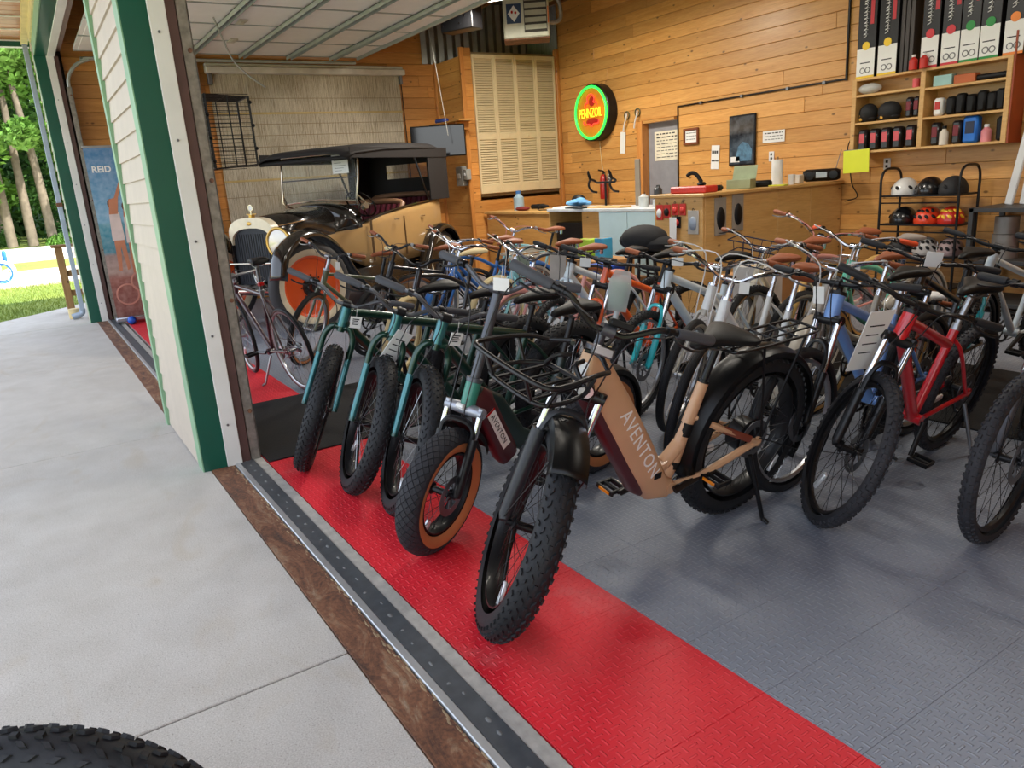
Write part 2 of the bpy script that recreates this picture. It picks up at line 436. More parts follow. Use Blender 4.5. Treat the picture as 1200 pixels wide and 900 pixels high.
# ---------------------------------------------------------------- thresholds under the two door openings
def threshold(idx, x0, x1, dy):
    t = empty('threshold', (0, dy, 0), kind='structure', label='rusty steel and rubber door sill at the %s opening' % idx)
    MB().cbox(x0, x1, .647, .772, -.1, .002, .002).build('rusted_plate', RUST, t, smooth=False)
    mb = MB(); k = int((x1 - x0) / .02); rr = random.Random(3 + len(idx))
    for i in range(k):      # crumbled mortar along the plate
        x = x0 + (i + rr.random()) * (x1 - x0) / k
        mb.ball((x, .772 + rr.uniform(-.016, .006), .001), (rr.uniform(.006, .03), rr.uniform(.002, .007), rr.uniform(.001, .003)), 6, 4)
    mb.build('mortar_crumbs', M_('old mortar', (150, 128, 98), .9, bmp=.4), t)
    MB().cbox(x0, x1, .776, .806, -.1, .010, .003).build('aluminium_edge', ALUS, t, smooth=False)
    MB().cbox(x0, x1, .807, .885, -.1, .006, .003).build('rubber_seal', M_('grey rubber seal', (70, 74, 78), .5, var=.2, vs=18, bmp=.2), t, smooth=False)
    mb = MB(); k = int((x1 - x0) / .11)
    for i in range(k):
        x = x0 + (i + rr.uniform(.2, .8)) * (x1 - x0) / k
        mb.ball((x, .846 + rr.uniform(-.012, .012), .006), (rr.uniform(.006, .016), rr.uniform(.005, .009), .0025), 7, 4)
    mb.build('dried_adhesive', M_('dried adhesive', (112, 114, 114), .7), t)['kind'] = 'stuff'
    MB().cbox(x0, x1, .888, .940, -.1, .002, .004).build('concrete_edge', CONC2, t, smooth=False)
    return t
threshold('near', -4.46, 1.6, 0)
threshold('far', -11.7, -5.7, -.03)
# ---------------------------------------------------------------- shop floor: interlocking tiles
floor = empty('floor', (0, 0, 0), kind='structure', label='grey tread-plate tile floor with a red border')
MB().box(-11.9, 1.6, .94, 8.2, -.1, -.0115).build('screed', CONC2, floor, smooth=False)
T = .31
tile_g = MB().cbox(-T / 2 + .0003, T / 2 - .0003, -T / 2 + .0003, T / 2 - .0003, -.011, 0, .0008).mesh('tile', TILE_GREY, False)
tile_r = MB().cbox(-T / 2 + .0003, T / 2 - .0003, -T / 2 + .0003, T / 2 - .0003, -.011, 0, .0008).mesh('tile', TILE_RED, False)
cells = []
for j in range(24):
    y = .945 + (j + .5) * T
    if y > 8.05: break
    for i in range(44):
        x = 1.55 - (i + .5) * T
        if x < -11.8: break
        cells.append((x, y, j < 2))
cw = cam.matrix_world.inverted()
def in_view(x, y):
    c = cw @ Vector((x, y, 0)); d = -c.z
    if d < .3: return None
    u, v = 880 * c.x / d, 880 * c.y / d
    return d if abs(u) < 640 and abs(v) < 490 else None
seen = sorted((in_view(x, y), x, y, r) for x, y, r in cells if in_view(x, y))
near = set((x, y) for d, x, y, r in seen[:300])
rest = {True: MB(), False: MB()}
for x, y, r in cells:
    if (x, y) in near:
        put('tile', tile_r if r else tile_g, floor, Matrix.Translation((x, y, 0)))
    else:
        rest[r].cbox(x - T / 2 + .0003, x + T / 2 - .0003, y - T / 2 + .0003, y + T / 2 - .0003, -.011, 0, .0008)
rest[True].build('far_tiles', TILE_RED, floor, smooth=False)['kind'] = 'stuff'
rest[False].build('far_tiles', TILE_GREY, floor, smooth=False)['kind'] = 'stuff'
mat1 = MB().cbox(-5.64, -4.28, .945, 3.4, .0005, .010, .003).build('rubber_mat', MATB, smooth=False)
tag(mat1, 'black rubber mat on the floor between the two door openings', 'mat')
mat2 = MB().cbox(-4.2, -.6, 4.18, 5.5, .0005, .010, .003).build('rubber_mat', MATB, smooth=False)
tag(mat2, 'black rubber mat under the bicycles by the red bicycle', 'mat')
# ---------------------------------------------------------------- front wall pieces
wf = empty('wall_front', (0, 0, 0), kind='structure', label='cream sided front wall pier with green and white trim between the doors')
MB().box(-5.62, -4.42, .625, .86, -.05, 4.35).build('core', BROWNM, wf, smooth=False)
def siding(x0, x1, yf, parent, z1=4.3):
    h = .125; k = int(z1 / h)
    mb = MB()      # one lapped board: bottom proud, top tucked in
    mb.add([(x0, -.004, 0), (x1, -.004, 0), (x1, -.016, .0), (x0, -.016, .0), (x0, 0, h + .01), (x1, 0, h + .01), (x1, -.003, h + .01), (x0, -.003, h + .01)],
           [(0, 3, 2, 1), (4, 5, 6, 7), (3, 7, 6, 2), (0, 1, 5, 4), (0, 4, 7, 3), (1, 2, 6, 5)])
    me = mb.mesh('siding_board', CREAM, False)
    for i in range(k):
        put('siding_board', me, parent, Matrix.Translation((0, yf, .01 + i * h)))
siding(-5.58, -4.53, .622, wf)
def trim_corner(x, y, parent, s=1, z0=0, z1=4.35):
    """corner trim at an opening: reveal faces +X when s=1"""
    a = lambda p, q: (min(p, q), max(p, q))
    x0, x1 = a(x - .012 * s, x); MB().box(x0, x1, y, y + .128, z0, z1).build('corner_trim', GREEN, parent, smooth=False)
    x0, x1 = a(x - .145 * s, x - .002 * s); MB().box(x0, x1, y - .006, y + .008, z0, z1).build('corner_trim', LGREEN, parent, smooth=False)
    x0, x1 = a(x - .014 * s, x + .008 * s); MB().cbox(x0, x1, y + .129, y + .213, z0, z1, .003).build('jamb_board', WHITE, parent, smooth=False)
    x0, x1 = a(x - .05 * s, x - .004 * s); MB().box(x0, x1, y + .214, y + .262, z0, z1).build('brown_trim', BROWNM, parent, smooth=False)
    for i in range(7):
        MB().cyl((x + .008 * s, y + .165, .25 + i * .52), (x + .013 * s, y + .165, .25 + i * .52), .007, 8).build('bolt', STEEL, parent)
trim_corner(-4.385, .608, wf, 1)
MB().box(-5.66, -5.57, .592, .63, 0, 4.35).build('corner_trim', LGREEN, wf, smooth=False)
MB().box(-5.668, -5.655, .60, .86, 0, 4.35).build('corner_trim', GREEN, wf, smooth=False)
def door_track(x, y, parent_label, s=1):
    t = empty('door_track', (x, y, 0), label=parent_label, cat='door track')
    mb = MB().box(-.006, .0, -.022, .026, 0, 3.0).box(-.05, .0, -.028, -.022, 0, 3.0).box(-.05, .0, .022, .028, 0, 3.0)
    mb.build('rail', GALV, t, smooth=False)
    pth = [V(-.02, 0, 3.0), V(-.02, .02, 3.12), V(-.02, .12, 3.26), V(-.02, .28, 3.33), V(-.02, .5, 3.35), V(-.02, 3.9, 3.36)]
    MB().tube(crv(pth, 4), .022, 6).build('curved_rail', GALV2, t)
    for z in (.3, .95, 1.6, 2.25, 2.9):
        MB().cyl((0, .005, z), (.012, .005, z), .012, 8).build('bolt', RUST, t)
    return t
door_track(-4.40, .905, 'rusty galvanised door track on the jamb beside the near opening')
door_track(-11.56, .86, 'pale curved door track inside the far opening')
# far pier at the building corner
wf2 = empty('wall_front', (0, 0, 0), kind='structure', label='narrow cream sided wall end with green trim at the building corner')
MB().box(-12.2, -11.63, .565, .80, -.05, 4.35).build('core', BROWNM, wf2, smooth=False)
siding(-12.18, -11.76, .562, wf2)
trim_corner(-11.6, .548, wf2, 1, z1=3.37)
# header over both openings
hd = empty('wall_front', (0, 0, 0), kind='structure', label='cream and green header above the door openings')
MB().box(-12.2, 1.6, .64, .86, 3.46, 4.35).build('core', CREAM, hd, smooth=False)
for (x0, x1, yo) in ((-11.6, -5.66, .56), (-4.39, 1.6, .608)):
    MB().box(x0, x1, yo, yo + .128, 3.37, 3.385).build('header_trim', GREEN, hd, smooth=False)
    MB().box(x0, x1, yo - .012, yo + .004, 3.37, 3.52).build('header_trim', LGREEN, hd, smooth=False)
    MB().cbox(x0, x1, yo + .129, yo + .213, 3.362, 3.385, .003).build('header_board', WHITE, hd, smooth=False)
    MB().box(x0, x1, yo - .03, yo - .008, 3.52, 3.66).build('frieze_board', M_('yellowed cream fascia', (216, 196, 140), .6), hd, smooth=False)
    MB().box(x0, x1, yo + .004, .66, 3.386, 3.56).build('core', CREAM, hd, smooth=False)
# eave with soffit boards
ev = empty('eave', (0, 0, 0), kind='structure', label='cedar soffit boards under the roof overhang')
x = -12.5
while x < 1.6:
    MB().cbox(x + .004, x + .246, -.72, .53, 3.70, 3.72, .004).build('soffit_board', CEDAR, ev, smooth=False); x += .25
x = -12.5
while x < 1.6:
    MB().box(x - .012, x + .012, -.72, .53, 3.685, 3.701).build('batten', WHITE, ev, smooth=False); x += .75
MB().box(-12.62, 1.7, -.84, -.72, 3.62, 3.86).build('fascia', GREEN, ev, smooth=False)
MB().box(-12.62, -12.5, -.72, .56, 3.62, 3.86).build('fascia', GREEN, ev, smooth=False)
MB().box(-12.5, 1.6, .47, .548, 3.64, 3.71).build('frieze_board', M_('yellowed cream fascia', (216, 196, 140), .6), ev, smooth=False)
ds = empty('downspout', (-12.22, .50, 0), label='pale grey downspout at the far corner of the building', cat='downspout')
MB().cbox(-.04, .04, -.03, .03, .12, 3.6, .006).build('pipe', M_('grey blue downspout', (150, 164, 180), .5), ds, smooth=False)
MB().box(-.05, .05, -.036, .036, 1.55, 1.60).build('strap', RUST, ds, smooth=False)
MB().tube(crv([(0, 0, .14), (0, -.02, .07), (0, -.14, .04)], 4), .035, 8, sq=4).build('elbow', M_('grey blue downspout', (150, 164, 180), .5), ds)
# ---------------------------------------------------------------- roof, ceiling, other walls
roof = MB().box(-12.62, 1.7, -.84, 8.5, 4.36, 4.46)
roof.add([(-12.62, -.84, 3.86), (-12.62, -.84, 4.36), (1.7, -.84, 4.36), (1.7, -.84, 3.86)], [(0, 1, 2, 3)])
roof.box(-12.62, -12.55, -.8, 8.5, 3.86, 4.36)
struct('ceiling', roof, DARKM, label='dark steel roof deck over the shop')
for i in range(7):
    tr = MB().box(-11.8, 1.55, 1.4 + i * 1.08, 1.46 + i * 1.08, 4.16, 4.36)
    struct('trim_%d' % (i + 1), tr, wood_mat('roof purlin timber', (150, 104, 60), (120, 78, 40), 0), label='roof purlin crossing the ceiling')
def plank_wall(name, label, axis, fixed, a0, a1, z0, z1, thick, m, segs, rowh=.17, seed=1, holes=()):
    """boards one by one; axis 0: along X at y=fixed, axis 1: along Y at x=fixed"""
    w = empty(name, (0, 0, 0), kind='structure', label=label)
    rr = random.Random(seed); k = int(math.ceil((z1 - z0) / rowh))
    meshes = {}
    for r in range(k):
        za = z0 + r * rowh; zb = min(z1, za + rowh)
        cuts = [a0] + sorted(a0 + (a1 - a0) * (i + rr.uniform(.2, .8)) / segs for i in range(segs)) + [a1] if segs > 1 else [a0, a1]
        pieces = []
        for p, q in zip(cuts[:-1], cuts[1:]):
            todo = [(p, q)]
            for (h0, h1, hz0, hz1) in holes:
                if hz0 < zb - .02 and hz1 > za + .02:
                    nt_ = []
                    for (s0, s1) in todo:
                        if h1 <= s0 or h0 >= s1: nt_.append((s0, s1)); continue
                        if h0 > s0 + .02: nt_.append((s0, h0))
                        if h1 < s1 - .02: nt_.append((h1, s1))
                    todo = nt_
            pieces += todo
        for p, q in pieces:
            d = rr.uniform(0, .0025); h = zb - za - .003; ln = q - p - .002
            mb = MB()
            if axis == 0: mb.cbox(0, ln, d, thick, 0, h, .004); loc = (p, fixed, za)
            else: mb.cbox(0, thick - d, 0, ln, 0, h, .004); loc = (fixed, p, za)
            mb.build('plank', m, w, Matrix.Translation(loc), smooth=False)
    return w
plank_wall('wall_back', 'knotty pine board wall behind the service counter', 0, 8.10, -11.85, 1.6, 0, 4.36, .03, PINE_X, 3, .17, 5, holes=((-8.80, -8.15, 0, 2.17),))
struct('wall_back', MB().box(-11.95, -8.82, 8.131, 8.2, 0, 4.36).box(-8.13, 1.7, 8.131, 8.2, 0, 4.36).box(-8.82, -8.13, 8.131, 8.2, 2.18, 4.36), DARKM, label='dark sheathing behind the back wall boards')
plank_wall('wall_left', 'pine board side wall behind the vintage car', 1, -11.85, .86, 8.1, 0, 4.36, -.03 + .06, PINE_Y, 2, .17, 9)
struct('wall_left', MB().box(-11.95, -11.852, .80, 8.2, 0, 4.36), DARKM, label='sheathing of the left side wall')
struct('wall_right', MB().box(1.6, 1.7, .6, 8.2, 0, 4.36), PINE_Y, label='pine wall at the right end of the shop')
# ---------------------------------------------------------------- overhead door, rolled up under the ceiling of the far bay
od = empty('overhead_door', (0, 0, 0), label='white sectional overhead door rolled up flat below the ceiling', cat='garage door')
ys = [.98, 1.66, 2.36, 3.05, 3.72, 4.36, 4.78]
for a, b in zip(ys[:-1], ys[1:]):
    sec = MB().cbox(-11.52, -5.74, a + .003, b - .003, 3.43, 3.46, .003).build('door_section', DOORP, od, smooth=False)
    for i in range(6):          # recessed looking panels divided by stiles
        xa = -11.5 + i * .96
        MB().cbox(xa + .03, xa + .93, a + .05, b - .05, 3.424, 3.431, .005).build('panel', DOORP, sec, smooth=False)
        MB().box(xa - .014, xa + .014, a, b, 3.419, 3.431).build('stile', GALV2, sec, smooth=False)
for y in ys[1:-1]:
    st = MB().box(-11.52, -5.74, y - .035, y + .035, 3.415, 3.42).box(-11.52, -5.74, y - .035, y - .030, 3.37, 3.42).box(-11.52, -5.74, y + .030, y + .035, 3.37, 3.42)
    st.build('strut', GALV2, od, smooth=False)
MB().box(-11.52, -5.74, 4.76, 4.79, 3.39, 3.46).build('bottom_rail', GALV2, od, smooth=False)
for (hx, hy) in ((-10.5, 2.7), (-9.4, 2.55)):
    h = MB().cbox(-.12, .12, -.05, .05, -.014, 0, .006); h.cbox(-.08, .08, -.02, .02, -.02, -.012, .004)
    h.build('lift_handle', M_('faded plastic', (196, 190, 170), .5), od, Matrix.Translation((hx, hy, 3.424)), smooth=False)
hg = MB().box(-7.1, -6.9, 4.33, 4.42, 3.36, 3.42)
hg.build('hinge_plate', BLACK, od, smooth=False)
tag(MB().tube(crv([(-9.2, 2.2, 3.41), (-9.15, 2.25, 3.2), (-9.25, 2.35, 3.0), (-9.3, 2.5, 2.85), (-9.35, 2.7, 2.72)], 6), .011, 6).build('pull_cord', M_('grey cord', (150, 148, 140), .7)),
    'thin grey pull cord hanging from the raised door', 'cord')
# opener and clutter under the ceiling
op = empty('door_opener', (-9.4, 5.45, 3.5), radians(25), label='black door opener bracket with bolts hung below the ceiling', cat='door opener')
MB().cbox(-.30, .22, -.12, .12, -.06, .30, .01).build('housing', BLACK, op, smooth=False)
MB().box(-1.2, -.3, -.03, .03, .1, .18).build('rail', BLACK, op, smooth=False)
for i in range(5):
    MB().cyl((-.26 + i * .09, -.12, .02 + .08 * (i % 3)), (-.26 + i * .09, -.127, .02 + .08 * (i % 3)), .012, 8).build('bolt', CHROME, op)
for s in (-.2, .12):
    MB().box(s - .015, s + .015, -.01, .01, .3, .86).build('hanger', GALV2, op, smooth=False)
tag(MB().tube(crv([(-10.9, 4.9, 3.75), (-10.5, 5.05, 3.62), (-10.0, 5.2, 3.60), (-9.6, 5.35, 3.66)], 6), .01, 6).build('power_cable', M_('red cable', (190, 50, 40), .5)),
    'red cable sagging below the ceiling beside the door opener', 'cable')
tag(MB().cyl((-9.94, 5.2, 3.62), (-9.78, 5.28, 2.15), .004, 5).build('release_cord', M_('grey cord', (150, 148, 140), .7)), 'thin release cord dangling in front of the pine closet', 'cord')
# ---------------------------------------------------------------- reed blind on the side wall
bl = empty('reed_blind', (-11.80, 0, 0), label='woven reed roll blind covering the side wall opening', cat='blind')
rr = random.Random(11)
mb = MB(); y = 2.62
while y < 5.56:
    w = rr.uniform(.008, .014); x = rr.uniform(0, .006)
    mb.box(x, x + .006, y, y + w * .66, 1.0, 3.22); y += w
def reed_mat():
    m, nt, N, L, b = nodes_of('woven reed')
    co = coord(nt, 'Object', (1, 60, 2.2)); n1 = noise(nt, co, 1.4, 4, .7); n2 = noise(nt, coord(nt, 'Object', (1, 2, 2)), 1.2, 3)
    c = ramp(nt, n1, [(.36, s2l((104, 84, 62))), (.46, s2l((206, 192, 166))), (.66, s2l((240, 232, 214)))])
    c = mixc(nt, .35, c, ramp(nt, n2, [(.35, s2l((168, 150, 122))), (.65, s2l((226, 214, 192)))]))
    L.new(c, b.inputs['Base Color']); b.inputs['Roughness'].default_value = .8
    return m
REED = reed_mat()
mb.build('reeds', REED, bl, smooth=False)['kind'] = 'stuff'
MB().box(-.004, 0, 2.62, 5.56, 1.0, 3.22).build('backing', M_('dark reed backing', (128, 110, 86), .9), bl, smooth=False)
for z, t in ((2.66, .03), (2.88, .008), (2.52, .008), (2.36, .008), (2.2, .008), (2.0, .008), (1.72, .03), (1.5, .008)):
    MB().cbox(.008, .014, 2.615, 5.57, z, z + t, .003).build('cross_band', M_('yellowed bamboo strip', (186, 160, 104), .6) if t > .02 else M_('twine band', (150, 130, 100), .8), bl, smooth=False)
val = MB().cbox(.0, .14, 2.58, 5.62, 3.21, 3.30, .012).cbox(.0, .10, 2.58, 5.60, 3.30, 3.345, .01).build('valance', M_('off white valance', (210, 202, 190), .5), bl, smooth=False)
MB().cbox(.02, .10, 5.54, 5.58, 3.08, 3.21, .006).build('bracket', STEEL, val, smooth=False)
MB().cbox(.02, .10, 2.60, 2.66, 3.06, 3.21, .006).build('bracket', STEEL, val, smooth=False)
MB().tube(crv([(.02, 5.58, 3.2), (.02, 5.59, 2.4), (.02, 5.60, 1.4)], 3), .008, 6).build('pull_rope', BLACKP, bl)
tag(MB().cbox(-11.81, -11.70, 2.36, 2.48, 0, 3.4, .006).build('wall_post', PINE_Z, smooth=False), 'upright pine post at the left edge of the reed blind', 'post')
# ---------------------------------------------------------------- pine closet with louvred doors
cl = empty('closet', (0, 0, 0), label='pine boarded closet with cream louvred doors in the corner', cat='closet')
def boards(parent, axis, fixed, a0, a1, z0, z1, m, rh=.2, th=.02, holes=()):
    z = z0
    while z < z1 - .01:
        h = min(rh, z1 - z)
        segs = [(a0, a1)]
        for (h0, h1, q0, q1) in holes:
            if q0 < z + h - .01 and q1 > z + .01: segs = [(a0, h0), (h1, a1)]
        for p, q in segs:
            mb = MB()
            if axis == 0: mb.cbox(0, q - p, 0, th, 0, h - .003, .004); L_ = (p, fixed, z)
            else: mb.cbox(0, th, 0, q - p, 0, h - .003, .004); L_ = (fixed, p, z)
            mb.build('board', m, parent, Matrix.Translation(L_), smooth=False)
        z += h
boards(cl, 1, -10.94, 6.22, 8.09, 0, 3.52, PINE_Y, holes=((6.41, 8.0, 1.30, 3.42),))
boards(cl, 0, 6.22, -11.82, -10.95, 0, 3.40, PINE_X)
MB().cbox(-10.95, -10.90, 6.20, 6.27, 0, 3.52, .006).build('corner_post', PINE_Z, cl, smooth=False)
MB().cbox(-10.95, -10.89, 8.03, 8.095, 0, 3.54, .006).build('corner_post', PINE_Z, cl, smooth=False)
MB().cbox(-11.84, -11.76, 6.19, 6.25, 0, 3.42, .006).build('corner_post', PINE_Z, cl, smooth=False)
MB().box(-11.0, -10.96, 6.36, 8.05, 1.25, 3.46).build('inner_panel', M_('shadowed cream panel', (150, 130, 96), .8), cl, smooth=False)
LOUV = M_('cream louvre paint', (216, 198, 158), .6, var=.05)
cwid = (8.0 - 6.41) / 4
for i in range(4):
    ya = 6.41 + i * cwid
    d = empty('louvred_door', (-10.925, ya, 1.30)); d.parent = cl
    fr = MB()
    for (a, b, c, e) in ((0, .035, 0, 2.12), (cwid - .037, cwid - .002, 0, 2.12), (.035, cwid - .037, 0, .13), (.035, cwid - .037, .84, .93), (.035, cwid - .037, 2.06, 2.12)):
        fr.cbox(0, .032, a, b, c, e, .004)
    fr.build('door_frame', LOUV, d, smooth=False)
    for (z0, z1) in ((.13, .84), (.93, 2.06)):
        sl = MB(); k = int((z1 - z0) / .036)
        for j in range(k):
            z = z0 + (j + .5) * (z1 - z0) / k
            sl.add([(.004, .035, z + .016), (.004, cwid - .037, z + .016), (.028, cwid - .037, z - .014), (.028, .035, z - .014),
                    (.002, .035, z + .012), (.002, cwid - .037, z + .012), (.026, cwid - .037, z - .018), (.026, .035, z - .018)],
                   [(0, 1, 2, 3), (7, 6, 5, 4), (3, 2, 6, 7), (0, 3, 7, 4), (1, 5, 6, 2), (0, 4, 5, 1)])
        sl.build('louvre_slats', LOUV, d, smooth=False)
    if i in (1, 2):
        MB().ball((.04, cwid * .5, .885), .014, 8, 6).build('knob', LOUV, d)
# corrugated sheet above the closet
mb = MB(); n = 26
vs = []; fs = []
for i in range(n + 1):
    y = 6.0 + i * (8.1 - 6.0) / n
    for z in (3.40, 4.36): vs.append((-11.79 + (.03 if i % 2 else 0), y, z))
for i in range(n): fs.append((2 * i, 2 * i + 2, 2 * i + 3, 2 * i + 1))
mb.add(vs, fs)
vs = [];
for i in range(n + 1):
    x = -11.79 + i * .9 / n
    for z in (3.40, 4.36): vs.append((x, 8.07 + (.02 if i % 2 else 0), z))
mb.add(vs, fs)
struct('wall_left', mb, M_('corrugated galvanised sheet', (150, 150, 146), .4, .7, var=.15), label='corrugated steel sheet above the closet')
# heater
hx = empty('unit_heater', (-9.76, 6.70, 3.46), radians(56), label='cream unit heater with louvres and a diamond sticker hung below the ceiling', cat='heater')
HEATC = M_('putty enamel', (202, 202, 182), .45)
MB().cbox(-.33, .33, -.02, .42, 0, .62, .02).build('cabinet', HEATC, hx, smooth=False)
for i in range(5):
    mb = MB(); z = .10 + i * .095
    mb.add([(-.02, -.03, z + .07), (.29, -.03, z + .07), (.29, -.06, z), (-.02, -.06, z), (-.02, -.02, z + .066), (.29, -.02, z + .066), (.29, -.05, z + .004), (-.02, -.05, z + .004)],
           [(0, 3, 2, 1), (4, 5, 6, 7), (0, 1, 5, 4), (3, 7, 6, 2), (0, 4, 7, 3), (1, 2, 6, 5)])
    mb.build('louvre', HEATC, hx, smooth=False)
MB().box(-.03, .30, -.026, -.02, .07, .58).build('louvre_opening', M_('dark heater interior', (60, 56, 50), .7), hx, smooth=False)
stk = MB().box(-.28, -.07, -.026, -.02, .2, .46).build('sticker', M_('navy sticker', (40, 62, 96), .5), hx, smooth=False)
MB().add([(-.175, -.028, .22), (-.09, -.028, .33), (-.175, -.028, .44), (-.26, -.028, .33)], [(0, 1, 2, 3)]).build('diamond', PAPER, stk, smooth=False)
for (cx, cz) in ((-.20, .35), (-.15, .34)):
    MB().ball((cx, -.029, cz), (.016, .003, .02), 8, 5).build('red_mark', REFL_R, stk)
MB().box(-.33, .33, -.03, .4, -.02, 0).build('drip_edge', RUST, hx, smooth=False)
MB().box(.31, .325, -.03, -.02, .18, .40).build('warning_label', M_('orange label', (230, 120, 40), .5), hx, smooth=False)
MB().tube(crv([(.33, .1, .5), (.45, .1, .52), (.5, .1, .4), (.5, .1, .25), (.42, .1, .2), (.33, .1, .2)], 4), .03, 8).build('gas_pipe', GALV, hx)
for s in (-.25, .25): MB().cyl((s, .2, .62), (s, .2, .92), .01, 6).build('hanger_rod', STEEL, hx)
# strip lights
LITE = M_('lit fluorescent diffuser', (255, 250, 240), .5, var=0, emit=(255, 246, 230), es=9.0)
def strip_light(x, y, z, label, watts, along=0.0):
    t = empty('strip_light', (x, y, z), along, label=label, cat='ceiling light', group='shop strip lights')
    MB().cbox(-.62, .62, -.08, .08, .03, .09, .01).build('housing', WHITEP, t, smooth=False)
    MB().cbox(-.60, .60, -.05, .05, .0, .03, .008).build('diffuser', LITE, t, smooth=False)
    for s in (-.4, .4): MB().cyl((s, 0, .09), (s, 0, 4.36 - z), .004, 5).build('hanger', STEEL, t)
    ld = bpy.data.lights.new('strip_light', 'AREA'); ld.shape = 'RECTANGLE'; ld.size = 1.2; ld.size_y = .12; ld.energy = watts * 1.25; ld.color = (1.0, .93, .82)
    lo = bpy.data.objects.new('tube_glow', ld); COL.objects.link(lo); lo.parent = t; lo.location = (0, 0, -.012)
    return t
strip_light(-8.55, 5.60, 3.66, 'fluorescent strip light hanging in front of the heater', 105, radians(35))
strip_light(-5.2, 5.2, 3.9, 'fluorescent strip light above the counter', 40)
strip_light(-1.6, 5.6, 3.9, 'fluorescent strip light above the parts shelves', 32)
strip_light(-3.6, 3.0, 3.9, 'fluorescent strip light over the rows of bicycles', 24)
# ---------------------------------------------------------------- bicycle kit
GEO = dict(
    tan=dict(wb=1.22, R=.385, w=.105, ha=68, off=.045, crown=.50, hl=.15, bb=(.47, .29), st=.44, sad=.93),
    fat=dict(wb=1.13, R=.365, w=.098, ha=70, off=.045, crown=.46, hl=.13, bb=(.46, .30), st=.47, sad=.93),
    sinch=dict(wb=1.08, R=.275, w=.105, ha=70, off=.03, crown=.36, hl=.12, bb=(.45, .29), st=.42, sad=.93),
    mtb=dict(wb=1.10, R=.345, w=.055, ha=69, off=.045, crown=.49, hl=.12, bb=(.44, .30), st=.46, sad=.93),
    cru=dict(wb=1.10, R=.34, w=.048, ha=69, off=.05, crown=.40, hl=.15, bb=(.45, .28), st=.45, sad=.93),
    road=dict(wb=1.00, R=.34, w=.030, ha=72, off=.045, crown=.40, hl=.14, bb=(.42, .28), st=.54, sad=.98),
)
CACHE = {}
def cached(key, fn):
    if key not in CACHE: CACHE[key] = fn()
    return CACHE[key]
def tire_mesh(R, w, style, m, seg=56):
    def fn():
        r = w / 2; Rm = R - r; sub = 12
        mb = MB()
        prof = [(Rm + r * cos(2 * pi * k / sub), r * sin(2 * pi * k / sub)) for k in range(sub) if cos(2 * pi * k / sub) > -.72]
        prof = sorted(prof, key=lambda p: atan2(p[1], p[0] - Rm))
        mb.lathe(prof, seg, 'Y')
        def pt(u, v, h):
            rad = Rm + (r + h) * cos(v)
            return Vector((rad * sin(u), (r + h) * sin(v), rad * cos(u)))
        def block(u, v, du, dv, h, skew=0.0, sh=.8):
            b = []
            for hh, q in ((-.001, 1.0), (h, sh)):
                for (a, c) in ((-1, -1), (1, -1), (1, 1), (-1, 1)):
                    b.append(pt(u + q * (du * a + skew * c), v + q * dv * c, hh))
            mb.add(b, [(4, 5, 6, 7), (0, 1, 5, 4), (1, 2, 6, 5), (2, 3, 7, 6), (3, 0, 4, 7)])
        if style in ('fatknob', 'fatlow'):
            h_kn = .0052 if style == 'fatknob' else .0035
            n = 58
            for i in range(n):
                u = 2 * pi * i / n
                for v, off, sk in ((-1.12, 0, .012), (-.72, .5, -.016), (-.34, 0, .016), (.0, .5, 0), (.34, 0, -.016), (.72, .5, .016), (1.12, 0, -.012)):
                    block(u + off * 2 * pi / n, v, .019 if abs(v) < 1 else .016, .105, h_kn, sk)
        elif style == 'knob':
            n = 64
            for i in range(n):
                u = 2 * pi * i / n
                for v, off in ((-.95, 0), (-.4, .5), (.4, 0), (.95, .5)):
                    block(u + off * 2 * pi / n, v, .022, .24, .0045)
        elif style == 'diamond':
            n = 44; rows = 8; dv = .29
            for j in range(rows):
                v = (j - (rows - 1) / 2) * dv
                for i in range(n):
                    u = 2 * pi * (i + .5 * (j % 2)) / n; du = pi / n
                    b = []
                    for hh, q in ((-.001, .97), (.0028, .86)):
                        b += [pt(u - du * q, v, hh), pt(u, v - dv * q, hh), pt(u + du * q, v, hh), pt(u, v + dv * q, hh)]
                    mb.add(b, [(4, 5, 6, 7), (0, 1, 5, 4), (1, 2, 6, 5), (2, 3, 7, 6), (3, 0, 4, 7)])
        elif style == 'rib':
            for v in (-.5, -.17, .17, .5):
                mb.lathe([(Rm + r * cos(v + d) + h * cos(v), r * sin(v + d) + h * sin(v)) for d, h in ((-.11, 0), (-.08, .0018), (.08, .0018), (.11, 0))], seg, 'Y')
        return mb.mesh('tire', m)
    return cached(('tire', R, w, style, m.name), fn)
def sidewall_mesh(R, w, m):
    def fn():
        r = w / 2; Rm = R - r; mb = MB()
        for s in (-1, 1):
            prof = [(Rm + (r + .0016) * cos(a), s * (r + .0016) * sin(a)) for a in (radians(84), radians(100), radians(118), radians(136))]
            mb.lathe(prof, 56, 'Y')
        return mb.mesh('sidewall', m)
    return cached(('side', R, w, m.name), fn)
def rim_mesh(R, w, m):
    def fn():
        r = w / 2; Rr = R - w * .93; hw = min(r * .82, .036) if w > .08 else .014
        d = .012 if w > .08 else .016
        prof = [(Rr, -hw), (Rr, hw), (Rr - .006, hw), (Rr - d, hw * .5), (Rr - d, -hw * .5), (Rr - .006, -hw)]
        return MB().lathe(prof, 48, 'Y', close=True).mesh('rim', m)
    return cached(('rim', R, w, m.name), fn)
